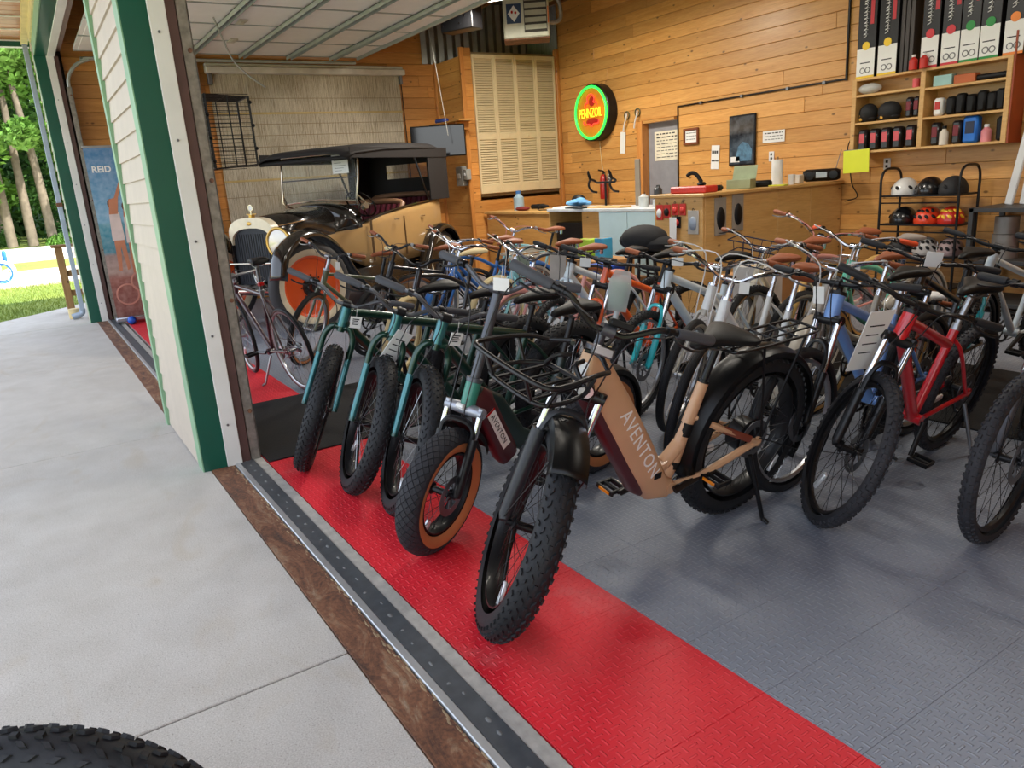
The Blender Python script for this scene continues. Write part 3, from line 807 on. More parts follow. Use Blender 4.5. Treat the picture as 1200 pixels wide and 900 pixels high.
def spokes_mesh(R, w, n, m, hubw=.05):
    def fn():
        mb = MB(); Rr = R - w * .93 - .008
        for i in range(n):
            s = 1 if i % 2 else -1
            a = 2 * pi * i / n; c = a + (.62 if (i // 2) % 2 else -.62)
            mb.tube([(.024 * sin(c), s * hubw * .62, .024 * cos(c)), (Rr * sin(a), s * .004, Rr * cos(a))], .0014, 3, caps=False)
        return mb.mesh('spokes', m)
    return cached(('spk', R, w, n, m.name, hubw), fn)
def hub_mesh(hubw, m, motor=False):
    def fn():
        mb = MB()
        if motor: mb.lathe([(.0, -.05), (.055, -.05), (.075, -.035), (.078, .03), (.06, .045), (.0, .048)], 24, 'Y')
        else: mb.lathe([(.0, -hubw), (.012, -hubw), (.012, -hubw * .7), (.026, -hubw * .66), (.026, -hubw * .58), (.015, -hubw * .5), (.015, hubw * .5), (.026, hubw * .58), (.026, hubw * .66), (.012, hubw * .7), (.012, hubw), (0, hubw)], 14, 'Y')
        return mb.mesh('hub', m)
    return cached(('hub', hubw, m.name, motor), fn)
def rotor_mesh(y):
    def fn():
        mb = MB().lathe([(.058, y), (.09, y), (.09, y + .002), (.058, y + .002)], 28, 'Y', close=True)
        for k in range(6):
            a = 2 * pi * k / 6
            mb.tube([(.02 * sin(a), y, .02 * cos(a)), (.062 * sin(a + .5), y, .062 * cos(a + .5))], .004, 4)
        return mb.mesh('brake_disc', STEEL)
    return cached(('rotor', y), fn)
def wheel(parent, name, M, g, sp, rear=False):
    R, w = g['R'], g['w']
    rimm = sp.get('rim', BLACK); hubw = .07 if w > .08 else .05
    o = put(name, rim_mesh(R, w, rimm), parent, M)
    put('tire', tire_mesh(R, w, sp.get('tread', 'rib'), sp.get('tire', RUBBER), 56), o)
    if sp.get('wall'): put('sidewall', sidewall_mesh(R, w, sp['wall']), o)
    put('spokes', spokes_mesh(R, w, sp.get('nspk', 28), sp.get('spoke', SPOKE), hubw), o)
    put('hub', hub_mesh(hubw, BLACK if rimm is BLACK else ALU, rear and sp.get('motor', False)), o)
    if sp.get('disc'): put('brake_disc', rotor_mesh(hubw * .75), o)
    if sp.get('reflector', True):
        mb = MB(); mb.cbox(-.014, .014, -.008, .008, -.045, .045, .004)
        a = 2.2 if not rear else .9
        q = R * .62
        Mr = Matrix.Translation((q * sin(a), 0, q * cos(a))) @ Matrix.Rotation(a, 4, 'Y')
        mb.build('wheel_reflector', sp.get('reflm', REFL_W), o, Mr)
    return o
def bike(sp):
    g = dict(GEO[sp['geo']]); g.update(sp.get('g', {}))
    wb, R, w = g['wb'], g['R'], g['w']; ha = radians(g['ha'])
    a = Vector((-cos(ha), 0, sin(ha))); nrm = Vector((sin(ha), 0, cos(ha)))
    fax = Vector((0, 0, R)); P0 = fax - nrm * g['off']
    crown = P0 + a * g['crown']; ht = crown + a * g['hl']
    rax = Vector((-wb, 0, R)); bb = Vector((-wb + g['bb'][0], 0, g['bb'][1]))
    sa = radians(73); sdir = Vector((-cos(sa), 0, sin(sa))); stt = bb + sdir * g['st']
    sadz = g['sad']; sadp = bb + sdir * ((sadz - bb.z) / sin(sa))
    de = radians(sp.get('steer', 30)); ph = radians(sp.get('lean', 7)); th = radians(sp.get('head', 0))
    S = Matrix.Translation(P0) @ Matrix.Rotation(de, 4, a) @ Matrix.Translation(-P0)
    f = Vector((sin(th), -cos(th), 0)); l = Vector((cos(th), sin(th), 0))
    Mw = Matrix((f, l * cos(ph) - Z_ * sin(ph), l * sin(ph) + Z_ * cos(ph))).transposed().to_4x4()
    # lowest point of the steered front wheel -> small pitch so both tyres touch
    lo = min((Mw @ (S @ (fax + Vector(((R - w / 2) * cos(t), 0, (R - w / 2) * sin(t)))))).z - w / 2 for t in [2 * pi * k / 90 for k in range(90)])
    lor = R * cos(ph) - (R - w / 2) * cos(ph) - w / 2
    pit = math.asin(max(-.2, min(.2, (lo - lor) / wb)))
    Mp = Matrix.Translation((-wb, 0, 0)) @ Matrix.Rotation(pit, 4, 'Y') @ Matrix.Translation((wb, 0, 0))
    root = bpy.data.objects.new(sp.get('name', 'bicycle'), None); COL.objects.link(root); root.empty_display_size = .05
    root.matrix_world = Matrix.Translation((sp['x'], sp['y'], -lor + .001)) @ Mw @ Mp
    tag(root, sp['label'], 'bicycle', sp.get('group'))
    fm = sp['col']; fk = sp.get('fcol', fm); tr = sp.get('tr', .019)
    style = sp.get('frame', 'diamond')
    hw = .075 if w > .08 else .055          # half width at the dropouts
    # --- frame
    fb = MB()
    fb.cyl(crown + a * .005, ht, sp.get('htr', .026), 14)
    if style in ('diamond', 'slope', 'fatd'):
        tt = stt - sdir * (.03 if style != 'slope' else .09)
        fb.tube([ht - a * .035, tt], tr * (1.0 if style != 'fatd' else 1.1), 10)
        dt = [crown + a * .035, bb]
        fb.tube(dt, tr * 1.18 if style != 'fatd' else tr * 1.35, 10)
        fb.tube([bb, stt], tr * .9, 10)
    elif style == 'step':
        c1 = crown + a * .10
        fb.tube(crv([c1, c1.lerp(bb, .45) + Vector((-.05, 0, -.03)), bb + Vector((.02, 0, .17)), bb + sdir * .16], 6), tr, 10)
        fb.tube(crv([crown + a * .03, crown.lerp(bb, .5) + Vector((-.04, 0, -.05)), bb], 6), tr * 1.05, 10)
        fb.tube([bb, stt], tr * .95, 10)
    elif style == 'cruiser':
        fb.tube(crv([ht - a * .04, ht.lerp(stt, .5) + Vector((0, 0, -.02)), stt - sdir * .08], 6), tr, 10)
        fb.tube(crv([crown + a * .03, crown.lerp(bb, .4) + Vector((.03, 0, -.06)), bb], 6), tr * 1.05, 10)
        fb.tube([bb, stt], tr * .95, 10)
    elif style == 'tan':
        D0 = crown + a * .08 + Vector((-.02, 0, 0)); D1 = bb + Vector((.075, 0, .02))
        path = [D0 + Vector((-.01, 0, .055)), D0, D0.lerp(D1, .3), D0.lerp(D1, .7), D1, bb + Vector((.0, 0, -.01))]
        fb.tube(path, [(.030, .045), (.042, .062), (.044, .072), (.045, .074), (.045, .066), (.042, .045)], 16, side=(0, 1, 0), sq=3.4)
        fb.tube([bb + Vector((.03, 0, .01)), bb + Vector((-.03, 0, .09)), stt], [(.03, .05), (.026, .034), (.022, .024)], 14, side=(0, 1, 0))
        fb.tube(crv([D1 + Vector((-.03, 0, .10)), bb + Vector((.03, 0, .10)), bb + sdir * .18], 4), [(.028, .03)] * 9, 12, side=(0, 1, 0))
    elif style == 'sinch':
        D0 = crown + a * .07
        fb.tube([D0, crown + Vector((-.16, 0, -.02)), crown + Vector((-.30, 0, -.22)), bb], [(.026, .04), (.030, .05), (.032, .055), (.030, .045)], 14, side=(0, 1, 0), sq=3)
        fb.tube([bb, stt], [(.02, .028), (.022, .022)], 12, side=(0, 1, 0))
    for s in (-1, 1):
        top = stt - sdir * (.05 if style != 'tan' else .14)
        wy = w / 2 + .012
        p = [top, top.lerp(rax, .25) + Vector((0, s * wy * .95, 0)), rax + Vector((.05, s * hw, .02)), rax + Vector((0, s * hw, 0))]
        fb.tube(crv(p, 4), .0095 if style not in ('tan', 'sinch') else .014, 8)
        p = [bb + Vector((-.02, s * .03, 0)), bb.lerp(rax, .3) + Vector((0, s * wy, 0)), rax + Vector((.05, s * hw, -.005)), rax + Vector((0, s * hw, 0))]
        fb.tube(crv(p, 4), .011 if style not in ('tan', 'sinch') else .016, 8)
        fb.cyl(rax + Vector((0, s * (hw - .006), 0)), rax + Vector((0, s * (hw + .006), 0)), .022, 10)
    fb.cyl(bb + Vector((0, -.045, 0)), bb + Vector((0, .045, 0)), .026, 12)
    frame = fb.build('frame', fm, root)
    # --- fork (steered)
    ft = sp.get('fork', 'rigid')
    fo = MB()
    wf_ = w / 2 + .018
    legtop = P0 + a * (R + .035 - .02)
    if ft == 'arch':
        for s in (-1, 1):
            wa = wf_ + .014; pts = [crown + a * .0, crown + Vector((.0, s * .04, .006)), crown - a * .022 + Vector((0, s * (wa - .016), 0)), crown - a * .075 + Vector((0, s * wa, 0)), crown - a * .22 + Vector((.004, s * wa, 0)), fax + Vector((0, s * (hw + .01), 0))]
            fo.tube(crv(pts, 5), .0172, 10)
        fo.cyl(crown - a * .02, crown + a * .03, .022, 12)
        fork = fo.build('fork', fk, root, S)
        if sp.get('forktip'):
            for s in (-1, 1):
                p = crown - a * .16 + Vector((.003, s * (wf_ + .014), 0)); q = fax + Vector((0, s * (hw + .01), 0))
                MB().cyl(p.lerp(q, .0), q, .0182, 10, .0165).build('fork_leg_sheen', sp['forktip'], fork)  # thin cover that paints the sky sheen onto the leg
    elif ft == 'rigid':
        for s in (-1, 1):
            pts = [crown - a * .005 + Vector((0, s * .012, 0)), crown - a * .04 + Vector((0, s * wf_, 0)), P0 + a * .18 + Vector((0, s * wf_, 0)), fax + Vector((0, s * hw, 0))]
            fo.tube(crv(pts, 5), .0125, 8)
        fo.cyl(crown - a * .03, crown + a * .01, .022, 12)
        fork = fo.build('fork', fk, root, S)
    else:  # suspension
        ly = w / 2 + .026; low = sp.get('lower', fk)
        for s in (-1, 1):
            fo.tube([P0 + a * sp.get('legh', .25) + Vector((0, s * ly, 0)) + nrm * .02, P0 + a * .02 + Vector((0, s * ly, 0)) + nrm * .03, fax + Vector((0, s * ly, 0))], [sp.get('legr', .021), sp.get('legr', .021) * .95, .016], 12)
        arch = P0 + a * (R + .025) + nrm * .03
        b0 = P0 + a * .24 + nrm * .03
        fo.tube(crv([b0 + Vector((0, -ly, 0)), b0.lerp(arch, .7) + Vector((0, -ly * .95, 0)), arch + Vector((0, -ly * .5, .012)), arch + Vector((0, ly * .5, .012)), b0.lerp(arch, .7) + Vector((0, ly * .95, 0)), b0 + Vector((0, ly, 0))], 4), [(.014, .010)] * 21, 8)
        fork = fo.build('fork', low, root, S)
        st_ = MB()
        for s in (-1, 1): st_.cyl(P0 + a * .22 + Vector((0, s * ly, 0)) + nrm * .02, crown + Vector((0, s * ly, 0)) + nrm * .02, .0145, 12)
        st_.build('stanchions', sp.get('stanch', CHROME), fork)
        cr = MB(); cr.tube([crown + Vector((0, -ly - .014, 0)) + nrm * .02, crown + Vector((0, -.02, .0)) + nrm * .006, crown + Vector((0, .02, 0)) + nrm * .006, crown + Vector((0, ly + .014, 0)) + nrm * .02], [(.02, .022), (.024, .026), (.024, .026), (.02, .022)], 10)
        cr.build('fork_crown', sp.get('crownm', BLACK), fork)
        for s in (-1, 1): MB().cyl(crown + Vector((0, s * ly, 0)) + nrm * .02 + a * .005, crown + Vector((0, s * ly, 0)) + nrm * .02 + a * .022, .016, 10).build('fork_cap', sp.get('crownm', BLACK), fork)
    # --- wheels
    wheel(root, 'front_wheel', S @ Matrix.Translation(fax) @ Matrix.Rotation(sp.get('spin', .3), 4, 'Y'), g, sp)
    rs = dict(sp)
    if sp.get('rear'): rs.update(sp['rear'])
    wheel(root, 'rear_wheel', Matrix.Translation(rax) @ Matrix.Rotation(.7, 4, 'Y'), g, rs, True)
    # --- stem and handlebar
    bt = sp.get('bar', 'flat'); bh = sp.get('bh', .12); bw = sp.get('bw', .34)
    bc = ht + a * bh
    stem = MB(); stem.cyl(ht - a * .01, bc - a * .02, sp.get('stemr', .015), 12)
    fwd = sp.get('stemf', .05)
    clamp = bc + Vector((fwd, 0, .0))
    stem.tube([bc - a * .015, clamp], [.018, .016], 10); stem.cyl(clamp - Y_ * .022, clamp + Y_ * .022, .021, 12)
    stem.cyl(ht - a * .004, ht + a * .012, sp.get('htr', .026) + .004, 14)
    stem.build('stem', sp.get('stemm', BLACK), root, S)
    hb = MB(); ends = []
    for s in (-1, 1):
        if bt == 'flat': pts = [clamp, clamp + V(0, s * .08, 0), clamp + V(-.01, s * .16, .015), clamp + V(-.05, s * bw, .02)]
        elif bt == 'riser': pts = [clamp, clamp + V(0, s * .06, 0), clamp + V(-.015, s * .15, .055), clamp + V(-.03, s * .2, .06), clamp + V(-.09, s * bw, .055)]
        elif bt == 'cruiser': pts = [clamp, clamp + V(.02, s * .05, .005), clamp + V(.035, s * .12, .05), clamp + V(.01, s * .19, .075), clamp + V(-.04, s * .25, .075), clamp + V(-.13, s * (bw + .05), .055)]
        elif bt == 'drop': pts = [clamp, clamp + V(0, s * .15, 0), clamp + V(.02, s * .2, 0), clamp + V(.09, s * .21, -.01), clamp + V(.11, s * .21, -.06), clamp + V(.06, s * .21, -.12), clamp + V(-.05, s * .21, -.13)]
        c = crv(pts, 5); hb.tube(c, .011, 8); ends.append(c)
    hbar = hb.build('handlebar', sp.get('barm', BLACK), root, S)
    gl = sp.get('gl', .12); gr = sp.get('gripr', .0165)
    for c, s in zip(ends, (-1, 1)):
        e = c[-1]; d = (c[-1] - c[-3]).normalized(); st0 = e - d * gl
        MB().tube([st0, st0 + d * .008, e - d * .008, e + d * .002], [gr * .9, gr, gr * 1.04, gr * .8], 12).build('grip', sp.get('grip', GRIPK), hbar)
        side = Vector((0, s, 0)); fw_ = Vector((d.y * s, -d.x * s, 0)).normalized()
        if fw_.x < 0: fw_ = -fw_
        lv = MB(); p = st0 - d * .03
        lv.cyl(p - d * .012, p + d * .012, .017, 10)
        lv.tube(crv([p + fw_ * .018, p + fw_ * .045 - Z_ * .012 + d * .02, p + fw_ * .052 - Z_ * .022 + d * .07, p + fw_ * .04 - Z_ * .026 + d * .12], 4), [(.0065, .0045)] * 13, 6)
        lv.build('brake_lever', sp.get('leverm', BLACK), hbar)
        # cable from lever, looping in front of the head tube, into the frame
        cb = MB()
        out = p + fw_ * .03
        cb.tube(crv([out, out - d * .07 + fw_ * .05 + V(0, 0, .02), clamp + V(.10, s * .05, .03 + sp.get('loop', 0)), crown + a * .06 + V(.09, s * .035, 0), crown - a * .02 + V(.05, s * .04, 0), P0 + a * (.30) + V(.02, s * (wf_ + .008), 0)], 5), .0028 if sp.get('cab', KCAB) is KCAB else .0034, 5)
        cb.build('brake_cable', sp.get('cab', KCAB), hbar)
    # --- saddle
    pm = MB(); pm.cyl(stt - sdir * .06, sadp - sdir * .05, .0145, 10); pm.cyl(stt - sdir * .018, stt + sdir * .012, .021, 10)
    post = pm.build('seat_post', sp.get('postm', BLACK), root)
    sw = sp.get('sw', .085)
    sb = MB(); L_ = .27
    secs = [(-.13, .002, sw * .72, .012), (-.12, .0, sw * .96, .022), (-.085, .002, sw, .026), (-.03, .002, sw * .72, .024), (.03, .0, sw * .40, .022), (.09, -.003, sw * .27, .019), (.125, -.008, sw * .22, .014), (.138, -.012, sw * .12, .006)]
    sb.tube([sadp + V(x + .02, 0, z - .01) for x, z, ry, rz in secs], [(ry, rz) for x, z, ry, rz in secs], 14, side=(0, 1, 0), sq=2.6)
    sad = sb.build('saddle', sp.get('sadm', BLACKP), root)
    rl = MB()
    for s in (-1, 1): rl.tube(crv([sadp + V(-.09, s * .03, -.028), sadp + V(-.04, s * .022, -.05), sadp + V(.04, s * .02, -.048), sadp + V(.11, s * .01, -.022)], 4), .0035, 5)
    rl.build('saddle_rails', STEEL, sad)
    if sp.get('springs'):
        for s in (-1, 1): MB().cyl(sadp + V(-.07, s * .04, -.065), sadp + V(-.07, s * .045, -.02), .016, 8).build('saddle_spring', CHROME, sad)
    # --- drive train
    ca = sp.get('crank', .5)
    cm = MB(); ring = .085 if sp['geo'] != 'road' else .1
    cm.lathe([(ring - .018, -.056), (ring, -.056), (ring, -.052), (ring - .018, -.052)], 28, 'Y', close=True, M=Matrix.Translation(bb))
    for k in range(5):
        t = 2 * pi * k / 5; cm.tube([bb + V(0, -.054, 0), bb + V((ring - .012) * sin(t), -.054, (ring - .012) * cos(t))], .006, 5)
    for s in (-1, 1):
        d = V(cos(ca), 0, -sin(ca)) * (1 if s > 0 else -1)
        cm.tube([bb + V(0, s * .06, 0), bb + d * .17 + V(0, s * .072, 0)], [(.011, .016), (.009, .012)], 8)
    crank = cm.build('crankset', sp.get('crankm', BLACK), root)
    for s in (-1, 1):
        d = V(cos(ca), 0, -sin(ca)) * (1 if s > 0 else -1); p = bb + d * .17 + V(0, s * .075, 0)
        pd = MB()
        for e in (-1, 1):
            pd.cbox(p.x + e * .036 - .006, p.x + e * .036 + .006, min(p.y, p.y + s * .095), max(p.y, p.y + s * .095), p.z - .011, p.z + .011, .003)
        for q in (.012, .09): pd.cbox(p.x - .036, p.x + .036, p.y + s * q - .006, p.y + s * q + .006, p.z - .009, p.z + .009, .003)
        pd.cyl(p, p + V(0, s * .09, 0), .009, 8)
        po = pd.build('pedal', BLACKP, crank)
    cs = .045
    ch = MB()
    for zz in (1, -1):
        ch.tube([bb + V(0, -.054, zz * ring * .98), rax + V(0, -.05, zz * cs)], [(.0035, .0035)] * 2, 4)
    ch.lathe([(.012, -.058), (cs, -.054), (cs, -.048), (.02, -.036), (.012, -.036)], 18, 'Y', M=Matrix.Translation(rax))
    ch.build('chain', STEEL if not sp.get('darkchain') else BLACK, root)
    # --- optional parts
    if sp.get('kick', True):
        k0 = sp.get('kick0', bb + V(-.06, .05, -.02)) if not sp.get('rearkick') else rax + V(.06, hw + .02, -.04)
        kl = k0.z / cos(ph) + .01
        foot = V(k0.x + (-.05 if sp.get('rearkick') else .05), k0.y + .10, 0)
        # foot on the ground: solve height in leaned frame
        fz = (foot.y * sin(ph)) / cos(ph) + .006
        foot.z = fz
        kb = MB(); kb.tube([k0, k0.lerp(foot, .92), foot], [.010, .010, .007], 8); kb.tube([foot + V(0, 0, .012), foot + V(.0, .025, .004)], [.010, .008], 8)
        kb.build('kickstand', sp.get('kickm', BLACK), root)
    if sp.get('fenders'):
        fmz = sp.get('fendm', fm); fw2 = w / 2 + .012
        for nm, cen, a0, a1, MM in (('front_fender', fax, radians(-62), radians(95), S), ('rear_fender', rax, radians(-120), radians(sp.get('fend_r', 42)), None)):
            if sp.get('fenders') == 'rear' and nm[0] == 'f': continue
            fb2 = MB(); n = 22; Rf = R + .018
            prof = [(-fw2, -.03), (-fw2 * .9, -.006), (-fw2 * .5, .006), (0, .010), (fw2 * .5, .006), (fw2 * .9, -.006), (fw2, -.03)]
            b1 = sp.get('fend_f', None)
            if nm[0] == 'f' and b1: a0, a1 = radians(b1[0]), radians(b1[1])
            vs = []; fs = []
            for i in range(n + 1):
                t = a0 + (a1 - a0) * i / n
                for (yy, dr) in prof: vs.append(cen + V((Rf + dr) * sin(t), yy, (Rf + dr) * cos(t)))
            m_ = len(prof)
            for i in range(n):
                for k in range(m_ - 1): fs.append((i * m_ + k, i * m_ + k + 1, (i + 1) * m_ + k + 1, (i + 1) * m_ + k))
            fb2.add(vs, fs)
            fo2 = fb2.build(nm, fmz, root, MM)
            sd2 = fo2.modifiers.new('thickness', 'SOLIDIFY'); sd2.thickness = .002
            stb = MB(); ta = (a0 + (.12 if nm[0] != 'f' else .9)) if nm[0] != 'f' else a1 - .12
            tp = cen + V((Rf - .02) * sin(ta), 0, (Rf - .02) * cos(ta))
            for s in (-1, 1): stb.tube([cen + V(0, s * (hw + .008), .02), tp + V(0, s * fw2, 0)], .0028, 5)
            stb.build('fender_stay', BLACK if fmz is not CHROME else CHROME, fo2)
    if sp.get('rack'):
        rm_ = sp.get('rackm', BLACK); z0 = 2 * R + .07; xa, xb = rax.x + .26, rax.x - .26
        rk = MB()
        loop = [V(xa, -.02, z0 - .005), V(xa - .06, -.07, z0), V(xb + .05, -.075, z0), V(xb, -.05, z0 + .004), V(xb, .05, z0 + .004), V(xb + .05, .075, z0), V(xa - .06, .07, z0), V(xa, .02, z0 - .005)]
        rk.tube(crv(loop + [loop[0]], 4), .0065, 7)
        for yy in (-.025, .025): rk.tube([V(xa - .02, yy, z0), V(xb, yy, z0)], .005, 6)
        for xx in (.12, 0, -.12): rk.tube([V(rax.x + xx, -.074, z0), V(rax.x + xx, .074, z0)], .005, 6)
        for s in (-1, 1):
            rk.tube([rax + V(0, s * (hw + .012), .03), V(rax.x + .10, s * .075, z0)], .0055, 6); rk.tube([rax + V(0, s * (hw + .012), .03), V(rax.x - .17, s * .075, z0)], .0055, 6)
        rk.build('rear_rack', rm_, root)
    if sp.get('light'):
        lt = MB(); c = crown + a * .06 + V(.07, 0, 0); lt.lathe([(0, -.03), (.022, -.028), (.03, .0), (.03, .03), (.0, .032)], 14, 'X', M=Matrix.Translation(c))
        lo_ = lt.build('headlight', BLACK, root, S); MB().lathe([(0, .033), (.026, .033), (.0, .036)], 14, 'X', M=Matrix.Translation(c)).build('lens', REFL_W, lo_)
    if sp.get('tagc'):
        t_ = sp['tagc']; c = clamp + V(.03, t_.get('y', .05), t_.get('z', -.10))
        tb = MB().cbox(-.002, .002, -t_.get('w', .035), t_.get('w', .035), -t_.get('h', .06), t_.get('h', .06), .001)
        to = tb.build('price_tag', t_.get('m', PAPER), root, S @ Matrix.Translation(c) @ Matrix.Rotation(t_.get('r', .2), 4, 'Z') @ Matrix.Rotation(t_.get('rx', .1), 4, 'X'))
        MB().tube([(0, 0, t_.get('h', .06)), (-.02, 0, t_.get('h', .06) + .05)], .0012, 4).build('tag_string', PAPER, to)
        if t_.get('print'):
            for i in range(4): MB().box(.0021, .0024, -t_.get('w', .035) * .6, t_.get('w', .035) * (.6 - .2 * (i % 2)), t_.get('h', .06) * (.5 - .3 * i), t_.get('h', .06) * (.5 - .3 * i) + .006).build('print_line', INK, to, smooth=False)
    if sp.get('display'):
        d_ = MB().cbox(-.02, .02, -.04, .04, -.012, .012, .005); d_.build('display', BLACKP, root, S @ Matrix.Translation(clamp + V(.0, .03, .035)) @ Matrix.Rotation(-.5, 4, 'Y'))
    if sp.get('bag'):
        b_ = sp['bag']
        poly_bag(root, S @ Matrix.Translation(clamp + V(.04, b_.get('y', .1), b_.get('z', -.12))) @ Matrix.Rotation(b_.get('r', .2), 4, 'Z'), b_.get('w', .09), b_.get('h', .13))
    if sp.get('basket'):
        bk = MB(); c = ht + V(.17, 0, .02)
        for z_, q in ((0, .10), (.07, .115), (.15, .13)):
            bk.tube([c + V(-q * .8, -q * 1.3, z_), c + V(q * .8, -q * 1.3, z_), c + V(q * .8, q * 1.3, z_), c + V(-q * .8, q * 1.3, z_)], .0045, 6, closed=True)
        for i in range(-2, 3):
            bk.tube([c + V(.08, i * .05, 0), c + V(.104, i * .065, .15)], .0025, 4); bk.tube([c + V(-.08, i * .05, 0), c + V(-.104, i * .065, .15)], .0025, 4); bk.tube([c + V(-.08, i * .05, 0), c + V(.08, i * .05, 0)], .0025, 4)
        bk.build('basket', sp['basket'], root, S)
    return dict(root=root, frame=frame, S=S, crown=crown, ht=ht, a=a, nrm=nrm, bb=bb, rax=rax, fax=fax, stt=stt, sadp=sadp, clamp=clamp, P0=P0, R=R, w=w, hbar=hbar, fork=fork)
def poly_bag(parent, M, w, h):
    """crumpled poly bag with a booklet in it"""
    mb = MB(); n = 7; k = 9; vs = []; rr = random.Random(int(w * 1000))
    for side in (1, -1):
        for i in range(k + 1):
            for j in range(n + 1):
                u = j / n * 2 - 1; v = i / k
                bul = (1 - u * u) * sin(min(1, v * 1.15 + .05) * pi) ** .5 if v < .98 else 0
                wid = w * (1 - .35 * max(0, v - .7) / .3)
                vs.append((side * (.022 * bul + rr.uniform(-.004, .004) * bul), u * wid, -h + 2 * h * v))
    fs = []
    N_ = (k + 1) * (n + 1)
    for sidx in (0, 1):
        for i in range(k):
            for j in range(n):
                q = (i * (n + 1) + j, i * (n + 1) + j + 1, (i + 1) * (n + 1) + j + 1, (i + 1) * (n + 1) + j)
                fs.append(tuple(x + sidx * N_ for x in (q if sidx == 0 else q[::-1])))
    mb.add(vs, fs)
    o = mb.build('poly_bag', BAG, parent, M)
    MB().cbox(-.006, .006, -w * .75, w * .75, -h * .9, h * .45, .002).build('manual', M_('pale green booklet', (190, 214, 180), .6), o)
    return o
# ---------------------------------------------------------------- the bicycles
SAND = M_('sand beige paint', (206, 164, 126), .42, coat=.2, var=.05)
MAROON = M_('maroon battery shell', (74, 24, 30), .4, coat=.3, var=.08)
FOREST = M_('dark metallic green paint', (16, 58, 46), .28, .35, coat=.6, var=.08)
TEAL_SHEEN = M_('teal sky sheen over green paint', (50, 112, 116), .28, .5, coat=.6, var=.08)  # sky reflection on the dark green tubes, put into a paler colour
TEAL = M_('satin teal paint', (52, 132, 112), .4, coat=.3, var=.06)
DKGRN = M_('blackish green paint', (18, 42, 40), .4, coat=.3)
SILVER = M_('silver fork paint', (164, 168, 178), .3, .5, coat=.4)
GREYS = M_('charcoal anodised', (86, 88, 94), .4, .5)
FORKB = M_('satin black fork', (44, 45, 48), .42, .2)
TANW = M_('tan sidewall', (178, 112, 66), .75, var=.1)
GUMW = M_('gum sidewall', (196, 150, 84), .7, var=.1)
WHITEW = M_('white sidewall', (222, 216, 204), .7, var=.06)
PURPLE = M_('dark plum paint', (60, 32, 40), .35, coat=.5)
OLIVE = M_('olive green paint', (92, 98, 72), .35, coat=.5)
BLUEB = M_('bright blue paint', (44, 108, 184), .3, coat=.6)
AQUA = M_('pale aqua paint', (140, 204, 214), .32, coat=.5)
TURQ = M_('turquoise paint', (46, 196, 206), .32, coat=.5)
PALEB = M_('pale blue white paint', (206, 220, 228), .32, coat=.5)
ORANGE = M_('orange paint', (232, 92, 28), .35, coat=.5)
WHITEB = M_('white bicycle paint', (228, 230, 226), .28, coat=.6, var=.04)
GREYW = M_('warm grey paint', (176, 168, 152), .32, coat=.5)
PINKB = M_('dusty pink paint', (222, 156, 150), .34, coat=.5)
MINT = M_('mint green paint', (106, 206, 176), .34, coat=.5)
PERI = M_('periwinkle blue paint', (112, 156, 220), .3, coat=.6, var=.05)
REDB = M_('red bicycle paint', (206, 26, 38), .28, coat=.6, var=.05)
NAVY = M_('navy cloth', (30, 40, 64), .9, bmp=.3)
BLK = M_('black gloss paint', (20, 20, 22), .3, coat=.5)
def B(**k): return bike(k)
# --- A: sand beige step-through fat e-bike
A = B(name='electric_bicycle', label='sand beige step-through fat-tire electric bicycle with black front rack', geo='tan', x=-2.106, y=1.22, head=2.9, lean=13, steer=56,
      col=SAND, frame='tan', htr=.033, fork='susp', fcol=FORKB, lower=FORKB, tread='fatknob', rim=BLACK, spoke=SPOKEB, nspk=36, motor=True, disc=True,
      bar='riser', bh=.10, bw=.36, stemf=.06, stemm=GREYS, grip=GRIPB, gl=.15, gripr=.018, sw=.115, g=dict(sad=.90), legr=.026, legh=.34, fenders='both', fendm=M_('satin black fender', (13, 13, 14), .34, spec=.3), fend_f=(-62, 20), fend_r=98, rack=True, rearkick=True, crank=3.34, display=True, light=True, darkchain=True)
root = A['root']
D0 = A['crown'] + A['a'] * .08 + V(-.02, 0, 0); D1 = A['bb'] + V(.075, 0, .02); dd = (D1 - D0).normalized(); pp = V(-dd.z, 0, dd.x)
bat = MB().tube([D0.lerp(D1, .08) + pp * .062, D0.lerp(D1, .14) + pp * .072, D0.lerp(D1, .88) + pp * .076, D0.lerp(D1, .95) + pp * .066], [(.020, .014), (.034, .024), (.034, .026), (.026, .016)], 14, side=(0, 1, 0), sq=3.4).build('battery', MAROON, root)
Ml = frame_mat(D0.lerp(D1, .60) + V(0, .0462, 0) - pp * .012, dd, Y_.cross(dd))
put('lettering', text_mesh('AVENTON', WHITEI, .078, .0006, spacing=1.12), A['frame'], Ml)
MB().cbox(-.02, .02, -.001, .001, -.014, .014, .004).build('charge_port', BLACKP, A['frame'], Matrix.Translation(D0.lerp(D1, .9) + V(0, .046, 0) - pp * .02))
for t_, hh in ((.55, .055), (.2, .03)):
    p = A['bb'].lerp(A['stt'], t_)
    MB().cyl(p - (A['stt'] - A['bb']).normalized() * hh * .5, p + (A['stt'] - A['bb']).normalized() * hh * .5, .0292 if t_ < .4 else .0275, 14).build('frame_decal', BLACKP, A['frame'])
p0 = A['stt'] - (A['stt'] - A['bb']).normalized() * .14; p1 = A['rax']
MB().tube([p0.lerp(p1, .35) + V(0, .072, .0), p0.lerp(p1, .8) + V(0, .090, .0)], [(.006, .0155)] * 2, 8, side=(0, 1, 0)).build('frame_decal', M_('rust brown decal', (128, 62, 44), .5), A['frame'])
